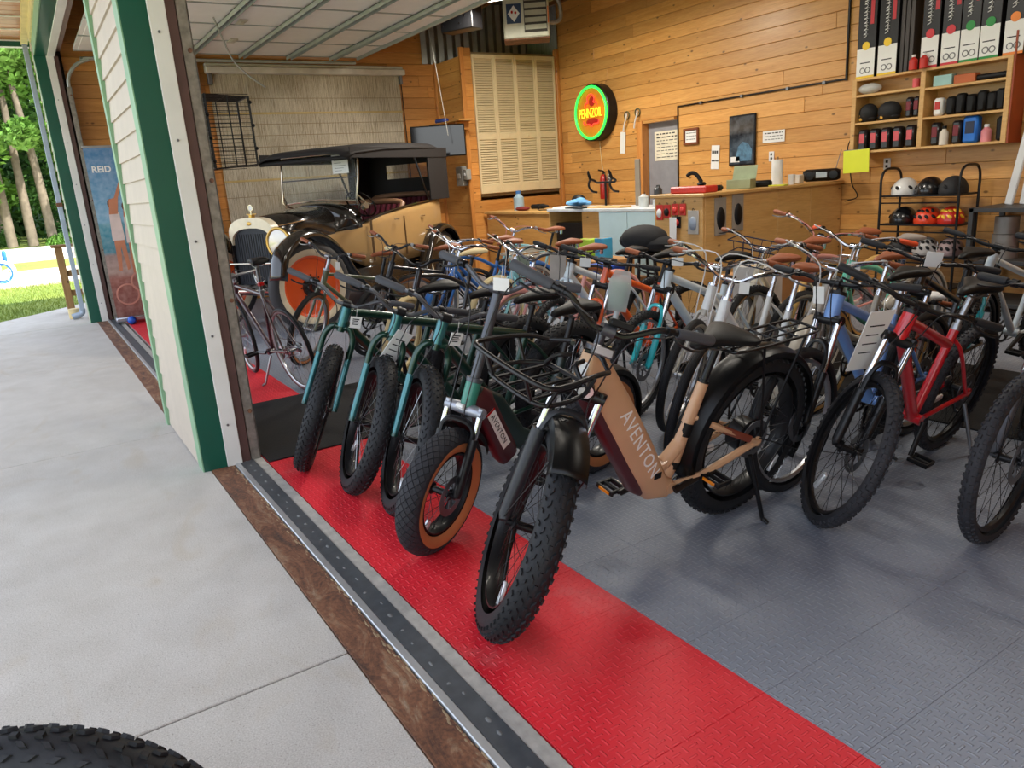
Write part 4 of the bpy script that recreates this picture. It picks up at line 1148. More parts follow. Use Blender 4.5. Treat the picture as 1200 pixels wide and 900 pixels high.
# front rack fixed to the head tube
fr = MB(); hz = A['crown'].z + .085; hx = A['crown'].x + .02
zl, zu = hz - .01, hz + .068
lower = [V(hx + .04, -.10, zl), V(hx + .12, -.15, zl), V(hx + .22, -.15, zl), V(hx + .26, -.10, zl), V(hx + .26, .10, zl), V(hx + .22, .15, zl), V(hx + .12, .15, zl), V(hx + .04, .10, zl)]
fr.tube(crv(lower + [lower[0]], 3), .0075, 8)
upper = [V(hx + .0, -.15, zu - .02), V(hx + .08, -.18, zu), V(hx + .24, -.20, zu + .005), V(hx + .29, -.14, zu + .01), V(hx + .29, .14, zu + .01), V(hx + .24, .20, zu + .005), V(hx + .08, .18, zu), V(hx + .0, .15, zu - .02)]
fr.tube(crv(upper, 3), .0085, 8)
for yy in (-.09, -.03, .03, .09): fr.tube([V(hx + .05, yy, zl), V(hx + .26, yy, zl)], .006, 6)
for (xx, s) in ((.10, 1), (.10, -1), (.24, 1), (.24, -1)): fr.tube([V(hx + xx, s * .15, zl), V(hx + xx, s * .195, zu)], .0065, 6)
for s in (-.1, .1): fr.tube([V(hx + .26, s, zl), V(hx + .29, s, zu + .01)], .0065, 6)
for s in (-1, 1):
    fr.tube(crv([V(hx + .0, s * .03, zl + .05), V(hx + .05, s * .05, zl + .05), V(hx + .05, s * .10, zl)], 3), .008, 8)
    fr.tube(crv([V(hx + .0, s * .15, zu - .02), V(hx - .03, s * .07, zu + .0), V(hx - .0, s * .03, zl + .09)], 3), .008, 8)
fr.build('front_rack', BLACK, root)
ped = MB().cbox(-.0025, .0025, -.03, .03, -.007, .007, .001)
for s in (1, -1):
    d = V(cos(3.34), 0, -sin(3.34)) * s; p = A['bb'] + d * .17 + V(0, s * .12, 0)
    for e in (-1, 1): put('pedal_reflector', cached('pref', lambda: ped.mesh('pedal_reflector', REFL_O)), root, Matrix.Translation(p + V(e * .043, 0, 0)))
MB().cbox(-.02, .02, -.034, .034, -.016, .016, .004).build('headlight_bracket', ALU, root, A['S'] @ Matrix.Translation(A['ht'] + V(.08, .0, .045)) @ Matrix.Rotation(-.6, 4, 'Y'))
MB().box(-.001, .001, -.014, .014, -.05, .05).build('white_label', PAPER, A['frame'], Matrix.Translation(A['crown'].lerp(A['ht'], .45) + V(.036, .012, 0)) @ Matrix.Rotation(-radians(22), 4, 'Y') @ Matrix.Rotation(.35, 4, 'Z'), smooth=False)
# --- B: folding fat e-bike with tan sidewalls
Bk = B(name='electric_bicycle', label='folding electric bicycle with teal head tube, silver fork and tan-walled diamond-tread tires', geo='sinch', x=-2.68, y=1.239, head=13, lean=7.5, steer=16,
       col=DKGRN, frame='sinch', htr=.031, fork='susp', fcol=SILVER, lower=BLACK, crownm=SILVER, tread='diamond', wall=TANW, tire=RUBBER2, spoke=SPOKEB, motor=True, disc=True,
       bar='riser', bh=.40, bw=.33, stemr=.021, stemf=.03, stemm=GREYS, barm=GREYS, grip=GRIPB, gl=.15, gripr=.018, rack=False, fenders='both', fendm=BLACKP, fend_f=(-70, -20), loop=-.12, tagc=dict(y=.04, z=.03, w=.034, h=.026))
MB().cyl(Bk['crown'] + Bk['a'] * .008, Bk['ht'] - Bk['a'] * .006, .0325, 16).build('head_tube_overlay', TEAL, Bk['frame'])
D0 = Bk['crown'] + Bk['a'] * .05; D1 = Bk['bb'] + V(0, 0, .05); dd = (D1 - D0).normalized()
E0 = Bk['crown'] + V(-.05, 0, .06); E1 = E0 + V(-.20, 0, -.36); dd = (E1 - E0).normalized()
MB().tube([E0, E0.lerp(E1, .1), E0.lerp(E1, .9), E1], [(.026, .04), (.036, .062), (.036, .062), (.03, .05)], 14, side=(0, 1, 0), sq=3.4).build('battery', MAROON, Bk['root'])
lab = MB().box(-.11, .11, -.001, .001, -.024, .024).build('battery_label', PAPER, Bk['root'], frame_mat(E0.lerp(E1, .52) + V(0, .0375, 0), dd, Y_), smooth=False)
put('lettering', text_mesh('AVENTON', INK, .034, .0004, spacing=1.1), lab, Matrix.Translation((.0, .0015, 0)) @ Matrix(((1, 0, 0, 0), (0, 0, 1, 0), (0, -1, 0, 0), (0, 0, 0, 1))))
MB().box(-.11, -.100, -.0014, .0014, -.026, .026).build('red_stripe', REFL_R, lab, smooth=False)
MB().tube([Bk['crown'] + V(.034, -.02, .02), Bk['crown'] + V(.034, .02, .02)], [.012, .012], 8).build('head_badge', PAPER, Bk['frame'])
# --- G1..G3: three dark green fat bikes
for i, (x, y, hd_, ln, stt_, lab_) in enumerate(((-3.223, 1.314, 11, 9.7, 62, 'dark green fat-tire bicycle standing right beside the folding bicycle'),
                                               (-3.62, 1.25, 11, 10.9, 63, 'dark green fat-tire bicycle with white card on its head tube, middle of three'),
                                               (-4.093, 1.171, 8, 9.4, 55, 'dark green fat-tire bicycle nearest the door jamb, on the black mat edge'))):
    g_ = B(name='fat_bicycle', group='dark green fat bicycles', label=lab_, geo='fat', x=x, y=y, head=hd_, lean=ln, steer=stt_, col=FOREST, fcol=FOREST, forktip=TEAL_SHEEN, frame='fatd', tr=.021, fork='arch',
           tread='fatlow', rim=BLACK, nspk=32, bar='riser', bh=.03, bw=.35, stemm=BLACK, barm=GREYS, grip=GRIPB, gl=.14, gripr=.0175, sadm=BLACKP, crank=.9 + i * .4, spin=.3 + i, tagc=dict(y=.07, z=-.08, w=.03, h=.035, print=True) if i != 1 else dict(y=.03, z=-.20, w=.05, h=.11, r=.3, rx=-.25, print=True))
    MB().cyl(g_['crown'] + g_['a'] * .01, g_['ht'] - g_['a'] * .01, .0275, 14).build('head_tube_overlay', TEAL_SHEEN, g_['frame'])  # paler cover standing for the sky sheen on the green head tube
# --- right hand front bikes
W = B(label='periwinkle blue hardtail bicycle with black saddle behind the beige one', geo='mtb', x=-2.13, y=2.80, head=3, lean=4, steer=2, col=PERI, frame='slope', tr=.022, fork='susp', fcol=BLACK, lower=BLACK, tread='rib', rim=ALU, disc=True, bar='flat', bh=.06, bw=.35, postm=ALU, htr=.034, tagc=dict(y=-.06, z=-.06, w=.025, h=.04))
X = B(label='red hardtail mountain bicycle with a white bagged card on the handlebar', geo='mtb', x=-1.883, y=2.708, head=5, lean=14, steer=44, col=REDB, frame='slope', tr=.023, fork='susp', fcol=BLACK, lower=BLACK, stanch=CHROME, tread='knob', tire=RUBBER2, rim=BLACK, disc=True, spoke=SPOKEB, bar='flat', bh=.05, bw=.35, htr=.03, postm=ALU, kickm=ALU, rearkick=True, tagc=dict(y=-.10, z=-.20, w=.06, h=.15, r=.5, rx=.25, print=True), crank=1.2, sadm=BLACKP, spin=1.1)
Yb = B(label='black mountain bicycle cut by the right edge of the picture', geo='mtb', x=-1.309, y=2.99, head=2, lean=4.6, steer=3, col=BLK, frame='slope', tr=.022, fork='susp', fcol=BLACK, lower=GREYS, tread='knob', tire=RUBBER2, rim=BLACK, disc=True, spoke=SPOKEB, bar='flat', bh=.05, bw=.33, reflector=False)
B(label='black bicycle with gum-walled tires at the right edge, behind the black mountain bicycle', geo='mtb', x=-1.30, y=3.62, head=4, lean=4, steer=12, col=BLK, frame='slope', fork='rigid', fcol=BLK, tread='knob', wall=TANW, rim=BLACK, bar='flat', bh=.05, bw=.3, spoke=SPOKEB)
B(label='dark navy bicycle with a pale poly bag hung on its bars by the right edge', geo='mtb', x=-1.75, y=4.30, head=6, lean=5, steer=20, col=NAVY, frame='slope', fork='susp', fcol=BLACK, lower=BLACK, tread='knob', rim=BLACK, bar='flat', bh=.06, bw=.33, bag=dict(y=-.02, z=-.17, w=.13, h=.16, r=.2), spoke=SPOKEB)
B(label='white and cyan mountain bicycle in front of the helmet rack', geo='mtb', g=dict(R=.32), x=-2.45, y=4.75, head=-4, lean=6, steer=30, col=PALEB, frame='slope', tr=.02, fork='susp', fcol=TURQ, lower=TURQ, tread='knob', bar='flat', bh=.05, bw=.31, spoke=SPOKEB)
B(label='black mountain bicycle with white display on the bars, behind the red bicycle', geo='mtb', x=-2.28, y=3.72, head=5, lean=6, steer=30, col=BLK, frame='slope', fork='susp', fcol=BLACK, lower=BLACK, tread='knob', rim=BLACK, bar='flat', bh=.06, bw=.34, spoke=SPOKEB, tagc=dict(y=.02, z=.02, w=.04, h=.04))
B(label='small orange and white child bicycle between the mint and red bicycles', geo='cru', g=dict(R=.2, wb=.8, w=.045, crown=.26, hl=.09, st=.26, sad=.58, bb=(.33, .2)), x=-2.72, y=4.35, head=0, lean=4, steer=10, col=ORANGE, frame='step', fork='rigid', fcol=WHITEB, rim=WHITEB, bar='cruiser', bh=.06, bw=.24, grip=BROWN, sadm=WHITEP, sw=.07)
# --- second row
B(label='orange suspension mountain bicycle with a clear poly bag on its bars', geo='mtb', x=-3.93, y=2.95, head=5, lean=4, steer=33, col=ORANGE, frame='slope', tr=.022, fork='susp', fcol=ORANGE, lower=ORANGE, stanch=CHROME, tread='knob', rim=BLACK, disc=True, bar='flat', bh=.05, bw=.34, bag=dict(y=.12, z=-.16, w=.075, h=.14, r=.3), tagc=dict(y=-.14, z=-.03, w=.035, h=.03), spoke=SPOKEB, grip=GRIPK)
B(label='pale blue mountain bicycle with turquoise suspension fork', geo='mtb', x=-3.42, y=3.02, head=3, lean=3, steer=14, col=PALEB, frame='slope', tr=.024, fork='susp', fcol=TURQ, lower=TURQ, stanch=CHROME, tread='knob', rim=ALU, disc=True, bar='flat', bh=.06, bw=.33, grip=BROWN, htr=.03, tagc=dict(y=.08, z=.02, w=.035, h=.025))
P_ = B(label='white city bicycle with chrome bars and grey fork, left of the two white ones', geo='cru', x=-3.10, y=3.05, head=2, lean=4.6, steer=24, col=WHITEB, frame='step', tr=.02, fork='rigid', fcol=GREYW, rim=ALU, tread='rib', wall=GREYW, bar='cruiser', bh=.12, bw=.30, barm=CHROME, stemm=CHROME, grip=BROWN, cab=WCAB, leverm=ALU, sadm=BROWN, springs=True, loop=.06, postm=CHROME, htr=.03)
Q = B(label='white step-through city bicycle with gum-walled tires and white looping cables', geo='cru', x=-2.704, y=2.72, head=2, lean=4.6, steer=26, col=WHITEB, frame='step', tr=.021, fork='rigid', fcol=WHITEB, rim=WHITEB, tread='rib', wall=GUMW, bar='cruiser', bh=.12, bw=.31, barm=CHROME, stemm=CHROME, grip=BROWN, cab=WCAB, leverm=ALU, sadm=BROWN, springs=True, loop=.09, postm=CHROME, kickm=ALU, htr=.03, tagc=dict(y=.08, z=-.02, w=.025, h=.03))
B(label='warm grey city bicycle with brown sprung saddle, beside the white ones', geo='cru', x=-2.62, y=3.42, head=2, lean=5, steer=24, col=GREYW, frame='step', tr=.02, fork='rigid', fcol=GREYW, rim=ALU, wall=GUMW, bar='cruiser', bh=.10, bw=.30, barm=CHROME, stemm=CHROME, grip=BROWN, cab=WCAB, leverm=ALU, sadm=BROWN, springs=True, postm=CHROME, fenders='both', fendm=GREYW)
B(label='cream city bicycle carrying a navy rear bag, brown saddle', geo='cru', x=-3.55, y=4.00, head=3, lean=5, steer=20, col=M_('cream bicycle paint', (224, 214, 190), .32, coat=.5), frame='step', tr=.02, fork='rigid', rim=ALU, wall=GUMW, bar='cruiser', bh=.10, bw=.30, barm=CHROME, stemm=CHROME, grip=BROWN, cab=WCAB, sadm=BROWN, springs=True, rack=True, rackm=ALU, basket=NAVY)
# --- cruisers at the back right
B(label='dusty pink cruiser bicycle with chrome sweeping handlebars and tan fenders', geo='cru', x=-3.733, y=4.774, head=0, lean=8, steer=33, col=PINKB, frame='cruiser', tr=.02, fork='rigid', fcol=PINKB, rim=ALU, wall=GUMW, bar='cruiser', bh=.13, bw=.34, barm=CHROME, stemm=CHROME, grip=BROWN, cab=PINK, leverm=ALU, sadm=BROWN, springs=True, fenders='both', fendm=M_('tan fender enamel', (206, 164, 96), .4, coat=.3), postm=CHROME)
B(label='mint green cruiser bicycle in front of the pine back wall', geo='cru', x=-3.10, y=4.35, head=-1, lean=4.4, steer=14, col=MINT, frame='cruiser', tr=.02, fork='rigid', fcol=MINT, rim=ALU, wall=WHITEW, bar='cruiser', bh=.10, bw=.29, barm=CHROME, stemm=CHROME, grip=M_('orange grip', (232, 84, 40), .6), cab=WCAB, sadm=M_('grey saddle vinyl', (150, 140, 132), .6), springs=True, fenders='both', fendm=GREYW, tagc=dict(y=.05, z=-.12, w=.03, h=.03))
# --- left side, towards the car
F = B(name='road_bicycle', label='dark plum road bicycle with black saddle beside the door jamb', geo='road', x=-6.76, y=1.50, head=-82, lean=9, g=dict(sad=1.05), steer=-8, col=PURPLE, frame='diamond', tr=.015, htr=.019, fork='rigid', fcol=PURPLE, tread='rib', wall=M_('brown red sidewall', (92, 52, 50), .7), rim=ALU, bar='drop', bh=.05, barm=ALU, stemm=ALU, grip=GRIPK, gl=.1, sadm=BLACKP, sw=.07, kickm=ALU, kick=True, crank=.1, postm=ALU)
MB().cbox(-.02, .02, -.02, .02, -.014, .014, .004).build('rear_reflector', REFL_R, F['root'], Matrix.Translation(F['stt'] + V(-.03, 0, .06)))
B(label='olive green city bicycle with brown grips in front of the orange car wheel', geo='cru', x=-6.668, y=1.976, head=4, lean=5.6, steer=39, col=OLIVE, frame='diamond', tr=.016, fork='rigid', fcol=OLIVE, rim=ALU, wall=TANW, bar='riser', bh=.14, bw=.32, stemm=ALU, grip=BROWN, sadm=BROWN, leverm=ALU, tagc=dict(y=.12, z=-.05, w=.02, h=.035))
B(label='black city bicycle with brown grips in front of the tan car door', geo='cru', x=-6.549, y=2.562, head=2, lean=5, steer=30, col=BLK, frame='diamond', tr=.016, fork='susp', fcol=BLACK, lower=BLACK, rim=BLACK, tread='rib', bar='riser', bh=.16, bw=.32, stemm=BLACK, grip=BROWN, sadm=BROWN, leverm=ALU)
B(label='cream-tired black cruiser bicycle behind the dark green fat bicycles', geo='cru', x=-5.55, y=2.40, head=13, lean=2, steer=28, col=BLK, frame='cruiser', fork='rigid', fcol=BLK, tire=CREAMR, rim=CREAMR, bar='cruiser', bh=.06, bw=.31, grip=CREAMR, cab=KCAB, sadm=CREAMR)
B(label='bright blue city bicycle with white-walled tires and silver rear rack', geo='cru', x=-6.30, y=3.12, head=3, lean=5, steer=32, col=BLUEB, frame='step', tr=.018, fork='rigid', fcol=BLUEB, rim=ALU, wall=WHITEW, bar='cruiser', bh=.10, bw=.30, stemm=CHROME, barm=CHROME, grip=BROWN, sadm=BROWN, springs=True, rack=True, rackm=GREYW, cab=WCAB, fenders='both', fendm=BLUEB)
B(label='blue cruiser bicycle with brown grips, leftmost of the blue ones', geo='cru', x=-6.774, y=3.325, head=3, lean=5, steer=33, col=BLUEB, frame='cruiser', tr=.018, fork='rigid', fcol=BLUEB, rim=ALU, wall=TANW, bar='cruiser', bh=.12, bw=.31, stemm=CHROME, barm=CHROME, grip=BROWN, sadm=BROWN, springs=True, rack=True, rackm=GREYW, cab=WCAB)
B(label='aqua step-through bicycle with brown saddle and a pannier card', geo='cru', x=-5.55, y=3.30, head=5, lean=4, steer=20, col=AQUA, frame='step', tr=.02, fork='rigid', fcol=AQUA, rim=ALU, wall=TANW, bar='cruiser', bh=.08, bw=.29, stemm=CHROME, barm=CHROME, grip=BROWN, sadm=BROWN, springs=True, cab=WCAB, tagc=dict(y=.1, z=-.1, w=.06, h=.08, m=M_('grey green booklet', (126, 138, 122), .6)))
K = B(label='aqua cruiser bicycle with pink cables and brown grips near the workbench', geo='cru', x=-7.2, y=4.30, head=3, lean=4.6, steer=31, col=AQUA, frame='cruiser', tr=.02, fork='rigid', fcol=AQUA, rim=ALU, wall=TANW, bar='cruiser', bh=.14, bw=.31, stemm=CHROME, barm=CHROME, grip=BROWN, sadm=BROWN, cab=PINK, leverm=ALU, loop=.02, springs=True)
B(label='dusty pink step-through bicycle with brown saddle in front of the cabinet', geo='cru', x=-4.95, y=3.05, head=2, lean=4, steer=18, col=PINKB, frame='step', tr=.019, fork='rigid', fcol=PINKB, rim=ALU, wall=CREAMR, bar='cruiser', bh=.07, bw=.29, stemm=CHROME, barm=GREYS, grip=GRIPK, sadm=BROWN, springs=True, cab=KCAB, fenders='both', fendm=PINKB)
B(label='pale blue bicycle with a grey paper wrap on its head tube', geo='mtb', x=-4.42, y=3.02, head=3, lean=4, steer=26, col=PALEB, frame='slope', tr=.024, fork='rigid', fcol=PALEB, rim=BLACK, tread='knob', bar='flat', bh=.06, bw=.33, grip=GRIPK, htr=.032, tagc=dict(y=-.08, z=-.10, w=.06, h=.09, r=.2, m=M_('grey wrapping paper', (176, 168, 160), .8)))
# --- parked outside, only its rear tyre reaches into the picture
B(name='fat_bicycle', label='fat knobby-tired bicycle parked outside on the apron at the lower left', geo='fat', x=-1.885, y=-1.10, head=-32, lean=3, steer=10, col=BLK, frame='fatd', tr=.021, fork='arch', fcol=BLK, tread='fatknob', bar='riser', bh=.07, bw=.35, reflector=False)
# ---------------------------------------------------------------- vintage touring car
car = empty('vintage_car', (-8.86, 2.2, 0), radians(-58), label='vintage tan and black touring car with orange disc front wheels and black canvas top', cat='car')
CARBLK = M_('black car enamel', (26, 22, 19), .2, coat=.8, var=.08)
CARTAN = M_('tan car enamel', (178, 142, 92), .3, coat=.5, var=.06, vs=3)
CARORG = M_('orange wheel enamel', (222, 84, 22), .4, coat=.4, var=.06)
CANVAS = M_('black canvas top', (28, 24, 24), .8, bmp=.2, bs=140)
LEATHER = M_('maroon leather', (92, 22, 40), .45, bmp=.1, bs=80)
NICKEL = M_('nickel plate', (206, 196, 176), .2, .9)
IVORY = M_('ivory enamel', (232, 222, 196), .35, coat=.4)
BRASS = M_('brass', (196, 158, 84), .28, .9)
GLASS = M_('window glass', (235, 240, 238), .04, trans=.92, ior=1.1, var=0)
def shell(parent, name, m, stations, n=10, thick=.012):
    """stations: (x, half_width_bottom, half_width_top, z_bottom, z_top, crown) arch sections closed over the top"""
    mb = MB(); vs = []; fs = []
    for (x, wb_2, wt, zb, zt, e) in stations:
        pts = [(-wb_2, zb), (-wt, zb + (zt - zb) * .62)]
        for k in range(n + 1):
            t = pi - pi * k / n
            ct, st_ = cos(t), sin(t)
            pts.append((wt * math.copysign(abs(ct) ** e, ct), zb + (zt - zb) * .62 + (zt - zb) * .38 * abs(st_) ** e))
        pts += [(wt, zb + (zt - zb) * .62), (wb_2, zb)]
        vs += [(x, y, z) for y, z in pts]
    k = n + 5
    for i in range(len(stations) - 1):
        for j in range(k - 1): fs.append((i * k + j, i * k + j + 1, (i + 1) * k + j + 1, (i + 1) * k + j))
    mb.add(vs, fs)
    o = mb.build(name, m, parent); md = o.modifiers.new('thickness', 'SOLIDIFY'); md.thickness = thick; return o
hood = shell(car, 'hood', CARBLK, [(-.03, .285, .295, .78, 1.265, .8), (-.5, .31, .33, .80, 1.31, .8), (-.98, .35, .37, .82, 1.35, .8)])
for s in (-1, 1):
    for i in range(9):
        MB().cbox(-.22 - i * .075, -.18 - i * .075, s * .315 - .012, s * .315 + .012, .88, 1.04, .005).build('hood_louvre', CARBLK, hood)
    MB().tube([(-.06, s * .29, 1.17), (-.5, s * .325, 1.20)], .008, 6).build('hood_strip', NICKEL, hood)
shell(car, 'cowl', CARBLK, [(-.985, .345, .365, .82, 1.355, .8), (-1.12, .46, .48, .82, 1.37, .75), (-1.25, .56, .58, .82, 1.36, .7)])
# radiator
rad = empty('radiator', (0, 0, 0)); rad.parent = car
def arch_outline(w, z0, z1, n=14):
    pts = [(-w, z0)]
    r = w * .62
    for k in range(n + 1):
        t = pi - pi * k / n
        pts.append((math.copysign(abs(cos(t)) ** .75, cos(t)) * w, z1 - r + r * sin(t) ** .8 if 0 < k < n else z1 - r))
    pts.append((w, z0)); return pts
oo = arch_outline(.33, .50, 1.28); ii = arch_outline(.295, .53, 1.165)
mb = MB(); n = len(oo)
vs = [(.06, y, z) for y, z in oo] + [(.06, y, z) for y, z in ii] + [(-.06, y, z) for y, z in oo] + [(.02, y, z) for y, z in ii]
fs = []
for i in range(n):
    j = (i + 1) % n
    fs += [(i, j, n + j, n + i), (i, 2 * n + i, 2 * n + j, j), (n + i, n + j, 3 * n + j, 3 * n + i)]
lo_f = [f_ for f_ in fs if any(vs[q][2] < .9 for q in f_)]; hi_f = [f_ for f_ in fs if f_ not in lo_f]

def used(fl_):
    ix = sorted({q for f_ in fl_ for q in f_}); mp = {q: i for i, q in enumerate(ix)}
    return [vs[q] for q in ix], [tuple(mp[q] for q in f_) for f_ in fl_]
MB().add(*used(hi_f)).build('shell', IVORY, rad); MB().add(*used(lo_f)).build('side_frame', CARBLK, rad)
core = MB(); core.add([(.025, y, z) for y, z in ii], [tuple(range(n - 1, -1, -1))]); core.build('core', M_('radiator core', (38, 42, 50), .5, .3, bmp=.5, bs=200), rad, smooth=False)
for i in range(-7, 8): MB().box(.026, .030, i * .034 - .002, i * .034 + .002, .55, 1.1).build('core_fin', BLACK, rad, smooth=False)
MB().cyl((0, 0, 1.26), (0, 0, 1.31), .035, 12).build('cap', BRASS, rad)
MB().torus(.032, .008, 18, 6, 'X', M=Matrix.Translation((.0, 0, 1.385))).cyl((0, 0, 1.31), (0, 0, 1.355), .012, 8).build('temperature_gauge', NICKEL, rad)
MB().lathe([(0, 0), (.03, 0), (0, .002)], 14, 'X', M=Matrix.Translation((.004, 0, 1.385))).build('gauge_face', PAPER, rad)
MB().tube([(0, -.07, 1.315), (0, .07, 1.315)], .006, 6).build('cap_wing', BRASS, rad)
MB().ball((.062, 0, 1.215), (.005, .035, .022), 12, 6).build('badge', BRASS, rad)
# headlights
for s in (-1, 1):
    hl_ = empty('headlight', (.18, s * .50, 1.0)); hl_.parent = car
    k_ = 1.42
    MB().lathe([(r_ * k_, h_ * k_) for r_, h_ in ((0, -.17), (.04, -.165), (.09, -.12), (.115, -.05), (.118, .0), (.11, .01))], 24, 'X').build('bowl', CARBLK, hl_)
    MB().torus(.112 * k_, .017, 26, 8, 'X').build('rim', BRASS, hl_)
    MB().lathe([(.104 * k_, .002), (.07 * k_, .014), (0, .02)], 20, 'X').build('lens', M_('ribbed lamp glass', (206, 200, 188), .12, .4), hl_)
    MB().cyl((0, 0, -.11), (0, 0, -.32), .018, 8).build('stalk', CARBLK, hl_)
MB().tube([(.16, -.40, .78), (.16, .40, .78)], .012, 8).build('lamp_bar', NICKEL, car)
MB().tube([(.34, -.62, .50), (.36, 0, .50), (.34, .62, .50)], .018, 8).build('bumper_bar', NICKEL, car)
for s in (-1, 1):
    MB().tube(crv([(.42, s * .34, .52), (.0, s * .36, .40), (-.55, s * .38, .52)], 5), [(.022, .016)] * 11, 8).build('leaf_spring', CARBLK, car)
    MB().tube([(.42, s * .36, .56), (-.3, s * .38, .62), (-3.3, s * .40, .62)], .03, 8, sq=4).build('chassis_rail', CARBLK, car)
MB().tube([(0, -.66, .42), (0, .66, .42)], .025, 8).build('front_axle', CARBLK, car)
MB().tube([(-2.85, -.66, .42), (-2.85, .66, .42)], .04, 8).build('rear_axle', CARBLK, car)
MB().box(-.05, .0, -.3, .3, .40, .72).build('front_apron', CARBLK, car, smooth=False)
MB().box(-3.2, -.9, -.5, .5, .5, .56).build('floor_pan', CARBLK, car, smooth=False)
# wheels
def car_wheel(x, s, steer):
    w = empty('wheel', (x, s * .70, .44)); w.parent = car; w.rotation_euler = (0, 0, steer)
    if x > -1: w.scale = (1.14, 1.1, 1.14); w.location.z = .50
    MB().torus(.37, .068, 48, 12, 'Y').build('tire', M_('grey black car tyre', (52, 52, 54), .7, bmp=.2), w)
    ww = MB()
    for q in (-1, 1): ww.lathe([(.30, q * .050), (.325, q * .064), (.355, q * .0672), (.385, q * .060)], 48, 'Y')
    ww.build('whitewall', M_('aged white wall', (206, 192, 164), .7, var=.15), w)
    d = MB()
    for q in (-1, 1): d.lathe([(.30, q * .05), (.285, q * .045), (.27, q * .022), (.16, q * .012), (.13, q * .03), (.10, q * .03)], 40, 'Y')
    d.lathe([(.305, -.05), (.305, .05)], 40, 'Y')
    d.build('disc', CARORG if x > -1 else CARBLK, w)
    h = MB(); 
    for q in (-1, 1): h.lathe([(.10, q * .028), (.095, q * .05), (.06, q * .055), (.045, q * .11), (.0, q * .115)], 24, 'Y')
    h.build('hub', CARBLK, w)
    for k in range(8):
        a_ = 2 * pi * k / 8; MB().cyl((.115 * sin(a_), s * .028, .115 * cos(a_)), (.115 * sin(a_), s * .04, .115 * cos(a_)), .008, 6).build('lug_nut', CARBLK, w)
sa_ = radians(-20)
car_wheel(0, 1, sa_); car_wheel(0, -1, sa_); car_wheel(-2.85, 1, 0); car_wheel(-2.85, -1, 0)
# fenders
def sheet(parent, name, m, path, w0, w1, y0, crown=.03, n=6):
    """fender: sheet along path (x,z), between y0-w0/2.. with a domed section"""
    mb = MB(); vs = []; fs = []; P = crv([(p[0], 0, p[1]) for p in path], 5); L_ = len(P)
    for i, p in enumerate(P):
        t = (P[min(i + 1, L_ - 1)] - P[max(i - 1, 0)]).normalized(); nn = V(-t.z, 0, t.x)
        if nn.z < 0 and abs(t.z) < .98: nn = -nn
        ww = w0 + (w1 - w0) * i / (L_ - 1)
        for k in range(n + 1):
            u = 2 * k / n - 1
            q = p + nn * (crown * (1 - u * u) - (.03 if abs(u) == 1 else 0))
            vs.append((q.x, y0 + u * ww / 2, q.z))
    for i in range(L_ - 1):
        for k in range(n): fs.append((i * (n + 1) + k, i * (n + 1) + k + 1, (i + 1) * (n + 1) + k + 1, (i + 1) * (n + 1) + k))
    mb.add(vs, fs); o = mb.build(name, m, parent); md = o.modifiers.new('thickness', 'SOLIDIFY'); md.thickness = .01; return o
for s in (-1, 1):
    sheet(car, 'front_fender', CARBLK, [(.54, .64), (.44, .90), (.16, 1.06), (-.16, 1.05), (-.48, .86), (-.72, .56), (-.95, .36), (-1.05, .34)], .24, .26, s * .73, .045)
    sheet(car, 'rear_fender', CARBLK, [(-2.26, .36), (-2.4, .56), (-2.55, .80), (-2.82, .93), (-3.1, .86), (-3.28, .62), (-3.34, .42)], .25, .24, s * .73, .045)
    MB().cbox(-2.28, -1.02, s * .73 - .13, s * .73 + .13, .325, .35, .008).build('running_board', CARBLK, car)
    MB().cbox(-2.3, -1.0, s * .60 - .01, s * .60 + .01, .35, .56, .004).build('splash_panel', CARBLK, car)
# body tub: sides swept along x, open at the top
def body_side(s):
    mb = MB(); vs = []; fs = []
    st = [(-.05, .295, .90), (-.5, .335, .96), (-.98, .37, 1.03), (-1.25, .58, 1.10), (-1.6, .64, 1.18), (-2.2, .675, 1.25), (-2.8, .68, 1.29), (-3.1, .62, 1.31), (-3.22, .45, 1.31), (-3.25, 0, 1.31)]
    for x, hw_, zt in st:
        for z, k in ((.56, .97), (.75, 1.0), (zt - .1, 1.0), (zt - .03, .985), (zt, .95)):
            vs.append((x, s * hw_ * k, z if x < -1 else max(z, .74)))
    for i in range(len(st) - 1):
        for j in range(4): fs.append((i * 5 + j, i * 5 + j + 1, (i + 1) * 5 + j + 1, (i + 1) * 5 + j))
    mb.add(vs, fs); o = mb.build('body_side', CARTAN, car); md = o.modifiers.new('thickness', 'SOLIDIFY'); md.thickness = .03; md.offset = -1 if s < 0 else 1
    for x in (-1.35, -2.05):
        MB().box(x - .003, x + .003, s * .62, s * (.655 if x > -1.5 else .684), .62, 1.13).build('door_seam', M_('seam shadow gap', (120, 92, 58), .8), o, smooth=False)
    for x in (-1.82, -2.46): MB().tube([(x, s * .675, 1.10), (x, s * .70, 1.10), (x - .07, s * .70, 1.10)], .008, 6).build('door_handle', NICKEL, o)
    MB().tube(crv([(x, s * h_ * .97, z + .005) for x, h_, z in st[2:]], 3), .016, 8).build('coaming', CARBLK, o)
    return o
body_side(1); body_side(-1)
